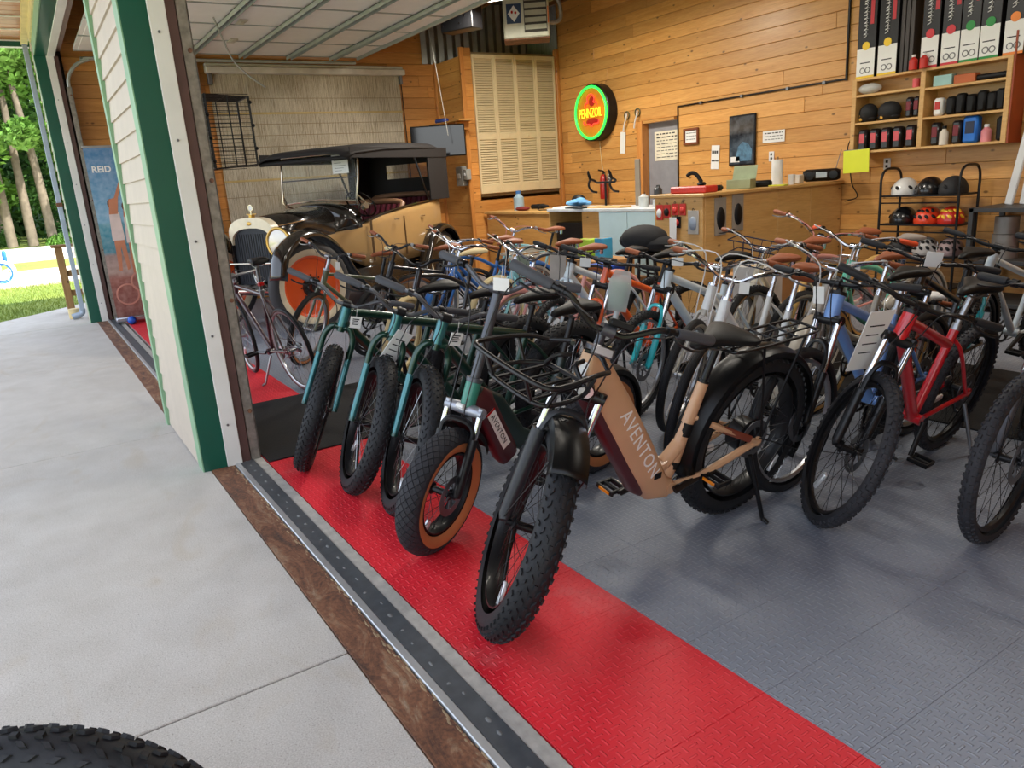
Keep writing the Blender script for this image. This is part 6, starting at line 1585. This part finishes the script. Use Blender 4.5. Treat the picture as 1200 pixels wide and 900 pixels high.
def bottle(x, z, y, h, r, m, capm, label, group=None):
    t = empty('bottle', (x, y, z), label=label, cat='bottle', group=group)
    MB().lathe([(0, 0), (r, 0), (r, h * .65), (r * .5, h * .78), (r * .45, h * .85), (0, h * .85)], 16).build('body', m, t); MB().cyl((0, 0, h * .84), (0, 0, h), r * .5, 12).build('cap', capm, t)
bottle(-4.60, ZT, 7.82, .14, .04, RP, WHITEP, 'small red bottle with white cap on the shelf top, left one'); bottle(-4.49, ZT, 7.815, .14, .04, RP, WHITEP, 'small red bottle with white cap on the shelf top, right one')
# shelf contents
item('clear_bag', 'crumpled clear plastic bag on the upper left shelf', 'bag', MB().ball((0, 0, .055), (.13, .08, .055), 14, 8), BAG, (-5.12, 7.92, 2.126))
item('red_jar', 'small red and white jar on the upper left shelf', 'jar', MB().lathe([(0, 0), (.035, 0), (.035, .09), (0, .09)], 16), M_('pink red label', (214, 90, 96), .5), (-4.62, 7.93, 2.126))
item('teal_box', 'pale teal box on the upper right shelf', 'box', MB().cbox(-.09, .09, -.05, .05, 0, .10, .004), M_('pale teal card', (150, 190, 186), .6), (-4.33, 7.93, 2.106), 0, False)
item('orange_box', 'orange brown box beside the teal box', 'box', MB().cbox(-.10, .10, -.05, .05, 0, .08, .004), M_('orange brown card', (184, 96, 50), .6), (-4.12, 7.93, 2.106), 0, False)
item('tool_roll', 'dark tool roll lying on the upper right shelf', 'tools', MB().tube([(-.16, 0, .03), (.16, 0, .03)], [.03, .03], 10), BLACKP, (-3.86, 7.93, 2.106))
def pack(x, z, h, w_, label, group, m=None, accent=None):
    t = empty('parts_pack', (x, 7.93, z), label=label, cat='pack', group=group)
    MB().cbox(-w_ / 2, w_ / 2, -.05, .05, 0, h, .02).build('pack', m or BLACKP, t)
    if accent: MB().cbox(-w_ * .3, w_ * .3, -.054, -.048, h * .35, h * .8, .003).build('label', accent, t)
SHOE = M_('black helmet padding', (20, 20, 22), .7, bmp=.2)
for x, s_, lab in ((-5.14, .9, 'black soft kneepad with yellow tag, left on the middle shelf'), (-4.90, 1.12, 'black rounded pad with yellow tag on the middle left shelf')):
    t = empty('protective_pad', (x, 7.95, 1.842), label=lab, cat='pad')
    MB().ball((0, 0, .09), (.11 * s_, .09, .10), 14, 8).cbox(-.10 * s_, .10 * s_, -.06, .06, 0, .07, .03).build('pad', SHOE, t)
    for i in range(2): MB().lathe([(0, -.066), (.016, -.066), (.016, -.05)], 10, 'Y', M=Matrix.Translation((-.05, 0, .03 + i * .04))).build('yellow_tag', M_('yellow tag', (214, 160, 50), .5), t)
for i, x in enumerate((-4.66, -4.58)): pack(x, 1.841, .20, .075, 'black glossy pack at the right of the middle left shelf, %s from the left' % ('first', 'second', 'third', 'fourth', 'fifth', 'sixth')[i], 'black packs middle left shelf', M_('black blister', (30, 26, 28), .25), M_('dark red label', (120, 30, 40), .5))
for i, x in enumerate((-5.16, -5.03, -4.90, -4.77, -4.63)): pack(x, 1.546, .22, .10, 'black pack with red label on the lower left shelf, %s from the left' % ('first', 'second', 'third', 'fourth', 'fifth', 'sixth')[i], 'black packs lower left shelf', M_('black blister', (30, 26, 28), .25), M_('pink red label', (150, 60, 70), .5))
pack(-4.36, 1.826, .17, .09, 'white and red card pack on the middle right shelf', None, PAPER, RP)
for i, x in enumerate((-4.24, -4.15, -4.05, -3.95, -3.86, -3.78)): pack(x, 1.826, .17 + .02 * (i % 2), .085, 'black boxed part on the middle right shelf, %s from the left' % ('first', 'second', 'third', 'fourth', 'fifth', 'sixth')[i], 'black packs middle right shelf', BLACKP)
for i, x in enumerate((-4.37, -4.16)): pack(x, 1.546, .22, .09, 'black pack on the lower right shelf, %s from the left' % ('first', 'second', 'third', 'fourth', 'fifth', 'sixth')[i], 'black packs lower right shelf', M_('black blister', (30, 26, 28), .25), M_('dark red label', (120, 30, 40), .5))
bottle(-4.27, 1.546, 7.88, .18, .042, M_('cream label bottle', (216, 206, 190), .5), BLACKP, 'cream labelled bottle on the lower right shelf')
pack(-4.03, 1.546, .25, .14, 'bright blue product box on the lower right shelf', None, M_('bright blue card', (24, 108, 200), .4), M_('dark print', (20, 30, 60), .4))
bottle(-3.88, 1.546, 7.9, .16, .045, M_('pink liquid', (226, 140, 144), .35), WHITEP, 'pink bottle with white cap on the lower right shelf')
pack(-3.76, 1.546, .22, .07, 'narrow black pack at the right end of the lower shelf', None, BLACKP)
nt_ = empty('yellow_note', (-5.18, 7.83, 1.45), label='bright yellow note hanging from the lower left shelf corner', cat='note')
MB().cbox(-.155, .155, -.003, 0, -.13, .11, .001).build('card', M_('fluorescent yellow paper', (226, 232, 56), .6, var=.03), nt_, Matrix.Rotation(-.03, 4, 'Y')); MB().box(-.15, .15, .0, .012, .10, .115).build('clip', STEEL, nt_, smooth=False)
tag(MB().tube(crv([(-5.38, 8.07, 1.75), (-5.45, 8.07, 1.6), (-5.42, 8.07, 1.45), (-5.38, 8.07, 1.2), (-5.3, 8.07, 1.05), (-5.45, 8.06, 1.0)], 5), .006, 6).build('charger_cord', BLACKP), 'thin black cord hanging on the wall under the shelf', 'cord')
# ---------------------------------------------------------------- helmet rack
hr = empty('helmet_rack', (0, 0, 0), label='black tubular rack of shelves holding helmets', cat='rack')
for x in (-4.74, -3.94):
    for (ya, yb) in ((7.62, 7.98),):
        MB().tube(crv([(x, ya, .005), (x, ya, 1.0), (x, ya, 1.24), (x, ya + .06, 1.33), (x, ya + .18, 1.345), (x, yb - .06, 1.33), (x, yb, 1.24), (x, yb, 1.0), (x, yb, .005)], 4), .013, 8).build('post', BLACK, hr)
for z in (1.06, .77, .46, .15):
    s_ = MB().cbox(-4.74, -3.94, 7.63, 7.97, z, z + .018, .004)
    s_.build('shelf', BLACK, hr, smooth=False)
    MB().tube([(-4.74, 7.63, z - .06), (-3.94, 7.63, z - .06)], .008, 6).build('rail', BLACK, hr)
def helmet(x, z, m, label, rz=0, style=0, m2=None):
    t = empty('helmet', (x, 7.80, z), rz, label=label, cat='helmet')
    mb = MB(); n = 20; k = 8
    prof = [(.145 * cos(a_), .02 + .15 * sin(a_)) for a_ in [i * pi / 2 / k for i in range(k)]] + [(0.001, .17)]
    mb.lathe([(.125, .0), (.14, .0)] + prof, n, 'Z', M=Matrix.Diagonal((.86, 1.12, 1, 1)))
    mb.build('shell', m, t)
    for i in range(-2, 3):
        for (el) in (.35, .8):
            a_ = i * .5 - pi / 2
            c_ = V(.86 * .146 * cos(el) * cos(a_), 1.12 * .146 * cos(el) * sin(a_), .02 + .15 * sin(el))
            mv = MB().ball((0, 0, 0), (.016, .028, .01), 8, 5)
            nrm_ = V(c_.x, c_.y, c_.z - .02).normalized(); Mv = frame_mat(c_, nrm_.orthogonal(), nrm_.cross(nrm_.orthogonal()))
            if style == 0 and (el > .5 or i % 2): continue
            mv.build('vent', m2 or BLACKP, t, Mv)
    for s in (-1, 1): MB().tube(crv([(s * .11, .04, .03), (s * .08, .0, -.0 + .012), (s * .02, -.04, .008)], 4), .005, 5).build('strap', BLACKP, t)
HZ = 1.0785
helmet(-4.58, HZ, M_('white helmet shell', (226, 224, 218), .3, coat=.4), 'white round skate helmet on the top rack shelf'); helmet(-4.32, HZ, BLK, 'black helmet in the middle of the top rack shelf'); helmet(-4.09, HZ, M_('matt black helmet', (34, 34, 36), .7), 'black helmet at the right of the top rack shelf')
HZ = .7885
helmet(-4.58, HZ, BLK, 'black helmet on the second rack shelf'); helmet(-4.32, HZ, M_('orange red helmet', (230, 70, 36), .35, coat=.4), 'orange red vented helmet on the second rack shelf', 0, 1); helmet(-4.09, HZ, M_('red helmet', (196, 40, 30), .35, coat=.4), 'red and yellow helmet on the second rack shelf', .4, 1, M_('yellow vent', (240, 190, 40), .4))
HZ = .4785
helmet(-4.58, HZ, M_('matt black helmet'), 'dark helmet with red mark on the third rack shelf'); helmet(-4.32, HZ, M_('light grey helmet', (180, 176, 172), .4), 'light grey helmet on the third rack shelf', .2, 1); helmet(-4.07, HZ, M_('mauve grey helmet', (150, 128, 126), .5), 'mauve grey helmet on the third rack shelf', .3, 1)
# dark shelf at the right edge with upright white tubes
dk = empty('steel_shelf', (0, 0, 0), label='dark grey steel shelving at the right edge by the back wall', cat='shelf')
DKS = M_('dark grey steel', (66, 66, 66), .5, .4)
for x in (-3.72, -2.6):
    for y in (7.45, 8.02): MB().box(x - .02, x + .02, y - .02, y + .02, .0, .96).build('post', DKS, dk, smooth=False)
for z in (.06, .45, .92): MB().cbox(-3.74, -2.58, 7.43, 8.04, z, z + .04, .004).build('shelf', DKS, dk, smooth=False)
for i, (x, tilt) in enumerate(((-3.60, .16), (-3.47, .10), (-3.36, .05))):
    o = MB().cbox(-.035, .035, -.02, .02, 0, 1.05, .008).build('white_strip', WHITEP, None, Matrix.Translation((x, 7.86, .961)) @ Matrix.Rotation(tilt, 4, 'Y'), smooth=False)
    tag(o, ('white plastic strip leaning on the steel shelf, leftmost', 'white plastic strip leaning on the steel shelf, middle one', 'white plastic strip leaning on the steel shelf, rightmost')[i], 'strip')
item('paint_cans', 'stack of grey tins on the middle steel shelf', 'tins', MB().lathe([(0, 0), (.11, 0), (.11, .22), (0, .22)], 20).lathe([(0, .225), (.10, .225), (.10, .38), (0, .38)], 20), M_('grey tin', (140, 136, 130), .4, .5), (-3.5, 7.65, .4905))
item('red_tin', 'red and white tin on the middle steel shelf', 'tin', MB().lathe([(0, 0), (.09, 0), (.09, .26), (0, .26)], 20), M_('red tin label', (196, 96, 90), .5), (-3.2, 7.65, .4905))
# ---------------------------------------------------------------- workbench corner by the closet
wbn = empty('workbench', (0, 0, 0), label='low wooden workbench in front of the louvred closet', cat='bench')
MB().cbox(-10.85, -8.75, 6.40, 7.25, .98, 1.02, .005).build('top', PINE_PALE, wbn, smooth=False)
MB().cbox(-10.8, -8.8, 6.42, 6.44, .15, .98, .004).build('front_panel', PINE_X, wbn, smooth=False)
MB().cbox(-8.80, -8.78, 6.42, 7.2, .15, .98, .004).build('side_panel', PINE_Y, wbn, smooth=False)
for x in (-10.8, -8.84):
    for y in (6.44, 7.18): MB().box(x, x + .06, y, y + .06, 0, .98).build('leg', PINE_Z, wbn, smooth=False)
bottle(-10.25, 1.0205, 6.7, .30, .085, M_('translucent blue jug', (150, 176, 190), .35), M_('blue cap', (60, 110, 170), .5), 'translucent jug with blue liquid on the workbench')
item('hand_drill', 'black hand drill lying on the workbench', 'drill', MB().tube([(-.14, 0, .05), (.06, 0, .05), (.16, 0, .05)], [.035, .04, .012], 12).tube([(.02, 0, .05), (.05, -.12, .03)], [.024, .022], 10), BLACKP, (-9.75, 6.75, 1.0205), .4)
item('blue_can', 'small blue spray can at the back of the workbench', 'can', MB().lathe([(0, 0), (.04, 0), (.04, .14), (.02, .17), (0, .17)], 16), M_('blue can', (40, 84, 170), .4), (-10.55, 6.9, 1.0205))
item('flat_file', 'dark flat file lying on the workbench edge', 'tool', MB().cbox(-.22, .22, -.015, .015, 0, .012, .003), BLACK, (-9.3, 6.62, 1.0205), .2)
item('red_cloth', 'dark red shop rag on the workbench', 'rag', MB().ball((0, 0, .03), (.16, .09, .035), 14, 8), M_('dark red cloth', (110, 36, 34), .9, bmp=.4), (-10.0, 6.6, 1.0205))
# monitor and boxes on the closet side
tv = empty('monitor', (-10.86, 5.68, 1.91), radians(60), label='flat monitor with glossy dark screen on the closet side', cat='monitor')
def screen_mat():
    return M_('glossy black screen', (12, 12, 14), .06, coat=.8, var=0)
MB().cbox(-.42, .42, .0, .05, 0, .47, .01).build('case', BLACKP, tv, smooth=False)
MB().box(-.405, .405, -.003, .0, .02, .45).build('screen', screen_mat(), tv, smooth=False)
MB().box(-.1, .1, .05, .09, .12, .34).tube([(0, .07, .23), (.25, .45, .23)], .025, 8).build('wall_bracket', BLACK, tv, smooth=False)
shf = empty('wall_ledge', (-11.1, 6.05, 2.42), label='small wooden ledge with a blue packet above the monitor', cat='shelf')
MB().cbox(-.5, .5, -.12, .15, 0, .025, .004).build('board', PINE_X, shf, smooth=False); MB().cbox(-.45, -.42, -.08, .15, -.12, 0, .003).build('bracket', PINE_Z, shf, smooth=False); MB().cbox(.30, .33, -.08, .15, -.12, 0, .003).build('bracket', PINE_Z, shf, smooth=False)
item('blue_packet', 'blue packet lying on the ledge above the monitor', 'packet', MB().cbox(-.12, .12, -.06, .06, 0, .07, .02), M_('blue packet', (48, 70, 150), .5), (-11.38, 6.05, 2.446), .2)
for x, z, s_, lab in ((-11.15, 1.60, .11, 'grey electrical box on the closet side below the monitor'), (-10.98 + .02, 1.62, .06, 'small beige thermostat on the closet side')):
    t = empty('electrical_box', (x + .06, 6.215, z), label=lab, cat='electrical box')
    MB().cbox(-s_, s_, -.09, 0, -s_ * 1.4, s_ * 1.4, .01).build('box', M_('grey enamel box', (150, 150, 144), .5), t); MB().cbox(-s_ * .4, s_ * .4, -.098, -.088, -s_ * .3, s_ * .4, .004).build('cover', WHITEP, t)
# wire basket hanging inside the pier
wk = empty('wire_basket', (-5.3, 1.10, 1.67), label='black wire bicycle basket hung on the inner side of the door pier', cat='basket')
ba = MB(); H, D_, Wd = .46, .27, .34
def ring(x0, x1, z, y): return [(x0, y, 0 + z), (x1, y, z)]
for y, s_ in ((0, 1.0), (D_ * .5, .94), (D_, .86)):
    q = Wd * s_ / 2; ba.tube([(-q, y, .02 + (1 - s_) * .1), (q, y, .02 + (1 - s_) * .1), (q, y, H - (1 - s_) * .1), (-q, y, H - (1 - s_) * .1)], .007 if y in (0, D_) else .004, 6, closed=True)
for i in range(19):
    u = -1 + 2 * i / 18
    for z_ in (.02, H): ba.tube([(u * Wd / 2, 0, z_), (u * Wd / 2 * .86, D_, z_ + (.014 if z_ < .1 else -.014))], .0025, 4)
    ba.tube([(u * Wd / 2, 0, .02), (u * Wd / 2, 0, H)], .0025, 4)
for i in range(19):
    z_ = .02 + i * (H - .02) / 18
    for s in (-1, 1): ba.tube([(s * Wd / 2, 0, z_), (s * Wd / 2 * .86, D_, z_)], .0025, 4)
    ba.tube([(-Wd / 2, 0, z_), (Wd / 2, 0, z_)], .0025, 4)
ba.build('wire_frame', BLACK, wk)
for i in range(6):
    MB().ball((Wd / 2, .27 * (i % 2), .06 + i * .07), .012, 8, 6).build('clip', BLACKP, wk)
for z_ in (.1, .38): MB().tube([(0, 0, z_), (0, -.239, z_)], .006, 6).build('wall_arm', BLACK, wk)
# roll-up banner in the far bay
bn = empty('banner', (-11.05, 1.26, .03), pi / 2, label='roll-up banner with beach photo and bicycles inside the far bay', cat='banner')
def banner_mat():
    m, nt, N, L, b = nodes_of('banner print'); co = coord(nt); sp_ = N.new('ShaderNodeSeparateXYZ'); L.new(co, sp_.inputs[0])
    z = math_(nt, 'DIVIDE', sp_.outputs[2], 2.15)
    c = ramp(nt, z, [(.0, s2l((120, 66, 54))), (.26, s2l((150, 86, 72))), (.30, s2l((176, 150, 138))), (.40, s2l((150, 128, 122))), (.42, s2l((40, 130, 150))), (.58, s2l((60, 150, 170))), (.60, s2l((120, 176, 206))), (1.0, s2l((66, 132, 182)))])
    n_ = noise(nt, co, 14, 4); c = mixc(nt, .2, c, ramp(nt, n_, [(.35, s2l((70, 60, 60))), (.65, s2l((210, 190, 180)))]))
    L.new(c, b.inputs['Base Color']); b.inputs['Roughness'].default_value = .4; return m
prn = MB().box(-.43, .43, -.004, 0, .06, 2.2).build('print', banner_mat(), bn, smooth=False)
MB().cbox(-.45, .45, -.06, .12, 0, .06, .012).build('base', ALU, bn); MB().cyl((0, .03, .05), (0, .03, 2.2), .012, 8).build('pole', ALU, bn)
MB().cbox(-.44, .44, -.012, .006, 2.19, 2.22, .004).build('top_rail', ALU, bn)
put('lettering', text_mesh('REID', PAPER, .105, .001, bold=.003), bn, Matrix.Translation((-.27, -.006, 1.93)) @ Matrix.Rotation(pi / 2, 4, 'X'))
SKINP = M_('poster skin tone', (186, 122, 90), .5); WHT = M_('poster white cloth', (206, 190, 184), .6); HAIR = M_('poster hair', (92, 56, 38), .6)
def fig(x, z, k):
    P2 = lambda pts: [(x + a_ * k, z + b_ * k) for a_, b_ in pts]
    MB().prism(P2([(-.06, .0), (-.02, .0), (.02, .34), (.05, .0), (.09, .02), (.08, .5), (-.05, .5)]), -.002, M=Matrix.Translation((0, -.005, 0))).build('printed_figure', SKINP, prn, smooth=False)
    MB().prism(P2([(-.07, .42), (.09, .42), (.08, .8), (-.05, .8)]), -.002, M=Matrix.Translation((0, -.006, 0))).build('printed_figure', WHT, prn, smooth=False)
    MB().prism(P2([(-.05, .78), (.06, .78), (.10, 1.0), (.20, 1.22), (.16, 1.24), (.05, 1.0), (-.02, .98)]), -.002, M=Matrix.Translation((0, -.0065, 0))).build('printed_figure', SKINP, prn, smooth=False)
    MB().ball((x, -.006, z + .92 * k), (.05 * k, .002, .07 * k), 10, 6).build('printed_figure', HAIR, prn)
fig(-.24, .66, .92); fig(-.08, .62, .92)
for cx_, cz_ in ((-.25, .35), (.05, .30), (.3, .36), (-.05, .5)): MB().torus(.13, .012, 22, 5, 'Y', M=Matrix.Translation((cx_, -.006, cz_)) @ Matrix.Diagonal((1, .15, 1, 1))).build('printed_bicycle', M_('poster pink brown', (188, 130, 112), .6), prn)
tag(MB().ball((-10.9, .98, .055), .055, 14, 10).build('blue_ball', M_('blue rubber', (24, 86, 190), .4)), 'small blue ball on the floor before the banner', 'ball')
# ---------------------------------------------------------------- outside, beyond the far end of the building
def grass_mat():
    m, nt, N, L, b = nodes_of('lawn'); g = N.new('ShaderNodeNewGeometry').outputs['Position']
    n1 = noise(nt, g, .5, 4); n2 = noise(nt, g, 14, 4)
    c = ramp(nt, n1, [(.3, s2l((92, 124, 38))), (.7, s2l((138, 152, 62)))])
    c = mixc(nt, .4, c, ramp(nt, n2, [(.3, s2l((62, 92, 26))), (.7, s2l((150, 160, 76)))]))
    L.new(c, b.inputs['Base Color']); b.inputs['Roughness'].default_value = .9; bump(nt, b, n2, .6, .05); return m
LAWN = grass_mat()
gd = MB(); n = 40
gd.add([(-120, -90, -.10), (60, -90, -.10), (60, 90, -.10), (-120, 90, -.10)], [(0, 1, 2, 3)])
struct('ground', gd, LAWN, label='lawn around the building')
lw = MB().box(-18.9, -12.3, -30, 30, -.099, -.012); struct('ground', lw, LAWN, label='mown lawn beside the apron')
ROADM = M_('pale sunlit road gravel', (206, 196, 178), .9, var=.1, vs=3, bmp=.3)
struct('path', MB().box(-24.6, -19.4, -60, 60, -.099, -.02), ROADM, label='pale gravel path crossing the lawn')
struct('road', MB().box(-40.5, -30.2, -70, 70, -.099, -.015), ROADM, label='pale road in front of the trees')
gb = MB(); rr = random.Random(21)
for i in range(16000):
    x = -12.9 - 6.3 * rr.random() ** 1.3; y = rr.uniform(-2.4, 2.0)
    if x > -14.4 and y > -.75 - 0 * x and (x + 13.05) > -(y + .53) * 1.02: continue
    if x > -12.95: continue
    h = rr.uniform(.03, .075); a_ = rr.uniform(0, 2 * pi); dx, dy = .005 * cos(a_), .005 * sin(a_); lx, ly = rr.uniform(-.03, .03), rr.uniform(-.03, .03)
    gb.add([(x - dx, y - dy, -.014), (x + dx, y + dy, -.014), (x + lx, y + ly, h - .014)], [(0, 1, 2)])
tag(gb.build('grass_blades', LAWN, smooth=False), 'short grass blades of the lawn beside the apron', 'grass', kind='stuff')
LEAFS = [M_('bright green leaves', (98, 140, 58), .6, var=.25, vs=.8), M_('mid green leaves', (70, 110, 48), .6, var=.25, vs=.8), M_('dark green leaves', (40, 78, 34), .6, var=.25, vs=.8)]
BARK = M_('grey bark', (112, 102, 88), .9, var=.25, vs=4, bmp=.6, bs=8)
LEAFBACK = M_('deep wood leaves', (44, 70, 34), .7, var=.3, vs=.5)
def tree(x, y, h, cr, ztop, zbot, nleaf, m, label, trunks=1, seed=1, tr_=.35, leaf=.16):
    rr = random.Random(seed); t = empty('tree', (x, y, -.06), label=label, cat='tree', group='trees beyond the road')
    for k in range(trunks):
        ox, oy = rr.uniform(-.5, .5), (k - (trunks - 1) / 2) * .85; ln = rr.uniform(-.5, .5)
        MB().tube(crv([(ox, oy, 0), (ox, oy + ln * .2, h * .25), (ox, oy + ln * .8, h * .55), (ox, oy + ln * 1.5, h * .9)], 5), [tr_ * 1.35 - tr_ * .9 * i / 15 for i in range(16)], 10).build('trunk', BARK, t)
    mb = MB(); cl_ = [(rr.uniform(-.75, .75) * cr, rr.uniform(-.85, .85) * cr, rr.uniform(zbot, ztop), rr.uniform(.18, .4) * cr) for i in range(24)]
    for i in range(nleaf):
        cx_, cy_, cz_, r_ = cl_[rr.randrange(len(cl_))]
        d = Vector((rr.gauss(0, 1), rr.gauss(0, 1), rr.gauss(0, .75))).normalized() * r_ * rr.uniform(.55, 1.0)
        c_ = Vector((cx_, cy_, cz_)) + d; u = Vector((rr.gauss(0, 1), rr.gauss(0, 1), rr.gauss(0, .6))).normalized(); v = u.orthogonal().normalized(); s_ = leaf * rr.uniform(.6, 1.3)
        mb.add([c_ - u * s_, c_ + v * s_ * .5, c_ + u * s_, c_ - v * s_ * .5], [(0, 1, 2, 3)])
    mb.build('foliage', m, t, smooth=False)
    return t
tree(-43, .35, 14, 3.4, 11, 2.5, 16000, LEAFS[0], 'bright leaved tree with pale triple trunk beyond the road', 3, 3, .17, .2)
tree(-44.5, -3.4, 13, 3.6, 12, 1.6, 11000, LEAFS[0], 'mid green tree at the left edge beyond the road', 1, 5, .3, .22)
tree(-47, 3.2, 13, 4.0, 12, 1.6, 7000, LEAFS[1], 'mid green tree close behind the building corner', 1, 8, .3)
tree(-52, -1.2, 15, 5.0, 14, .8, 9000, LEAFS[2], 'dark tree deep in the wood behind the triple trunk', 2, 11, .3, .24)
tree(-54, 3.8, 15, 5.0, 14, .6, 9000, LEAFS[2], 'dark tree deep in the wood behind the building corner', 2, 13, .3, .24)
tree(-56, -6.5, 15, 5.0, 14, .6, 6000, LEAFS[2], 'dark tree deep in the wood at the far left', 1, 17, .3, .24)
for k_ in range(7):
    tree(-64 - 2 * (k_ % 2), -13.5 + k_ * 4.2, 14, 4.6, 13, .4, 2600, LEAFBACK, 'dark tree of the far wood row, number %s from the left' % ('one', 'two', 'three', 'four', 'five', 'six', 'seven')[k_], 1, 60 + k_, .3, .5)
def bush(x, y, r_, h, m, label, seed):
    rr = random.Random(seed); t = empty('shrub', (x, y, -.06), label=label, cat='shrub', group='shrubs along the wood')
    mb = MB()
    for i in range(1100):
        d = Vector((rr.gauss(0, 1), rr.gauss(0, 1), abs(rr.gauss(0, 1)))).normalized() * rr.uniform(.5, 1); c_ = Vector((d.x * r_, d.y * r_, d.z * h)); u = Vector((rr.gauss(0, 1), rr.gauss(0, 1), rr.gauss(0, 1))).normalized(); v = u.orthogonal().normalized(); s_ = rr.uniform(.06, .16)
        mb.add([c_ - u * s_, c_ + v * s_ * .5, c_ + u * s_, c_ - v * s_ * .5], [(0, 1, 2, 3)])
    mb.build('foliage', m, t, smooth=False)
    for k in range(3): MB().tube([(rr.uniform(-.1, .1), rr.uniform(-.1, .1), 0), (rr.uniform(-.5, .5) * r_, rr.uniform(-.5, .5) * r_, h * .7)], .03, 6).build('stem', BARK, t)
bush(-45.5, 2.2, 1.4, 1.5, LEAFS[2], 'dark shrub right of the pale trunks', 31); bush(-45.8, -1.6, 1.5, 1.3, LEAFS[1], 'low green shrub left of the pale trunks', 32); bush(-46.5, 4.4, 1.7, 2.2, LEAFS[2], 'dark shrub close to the building corner', 33); bush(-42.2, 1.6, .8, .5, LEAFS[0], 'small bright clump at the foot of the trunks', 34)
# wooden rail at the corner
rl_ = empty('wooden_railing', (-13.2, .40, -.012), label='weathered wooden railing post beside the downspout', cat='railing')
MB().cbox(-.05, .05, -.05, .05, 0, .98, .006).build('post', OLDWOOD, rl_, smooth=False); MB().cbox(-.08, .08, -.09, 1.6, .98, 1.02, .006).build('cap_rail', OLDWOOD, rl_, smooth=False)
for z in (.25, .55): MB().cbox(-.02, .02, .05, 1.6, z, z + .09, .004).build('rail', OLDWOOD, rl_, smooth=False)
MB().cbox(-.045, .045, 1.5, 1.6, 0, .98, .006).build('post', OLDWOOD, rl_, smooth=False)
tag(MB().lathe([(0, 0), (.07, 0), (.075, .01), (.075, .13), (.07, .14), (0, .14)], 20, M=Matrix.Translation((-12.35, .40, .0))).build('drain_pot', M_('cream clay pot', (206, 186, 136), .8)), 'small cream pot at the foot of the downspout', 'pot')
# blue tricycle on the path
tk = empty('tricycle', (-20.0, -.56, -.02), label='blue child tricycle with white wheels on the gravel path', cat='tricycle')
tk.scale = (1.05, 1.05, 1.05)
BLT = M_('blue tricycle plastic', (40, 110, 200), .4)
for (x, y) in ((-.28, 0), (.28, 0), (0, -.85)):
    w_ = MB().torus(.24, .035, 30, 8, 'X', M=Matrix.Translation((x, y, .275))); wo_ = w_.build('wheel', WHITEP, tk)
    s_ = MB()
    for k in range(5):
        a_ = k * 2 * pi / 5; s_.tube([(x, y, .275), (x, y + .22 * sin(a_), .275 + .22 * cos(a_))], .018, 6)
    s_.build('spoke_star', WHITEP, wo_); MB().torus(.20, .02, 28, 6, 'X', M=Matrix.Translation((x, y, .275))).build('blue_rim', BLT, wo_)
MB().tube([(-.28, 0, .275), (.28, 0, .275)], .02, 8).tube(crv([(0, 0, .3), (0, -.3, .36), (0, -.7, .5), (0, -.85, .62)], 4), .03, 8).tube([(0, -.85, .275), (0, -.80, .7)], .02, 8).build('frame', BLT, tk)
MB().cbox(-.16, .16, -.2, .14, .42, .50, .04).cbox(-.16, .16, .08, .16, .48, .72, .03).build('seat', BLT, tk); MB().tube([(-.2, -.78, .72), (.2, -.78, .72)], .016, 8).build('handlebar', BLT, tk)
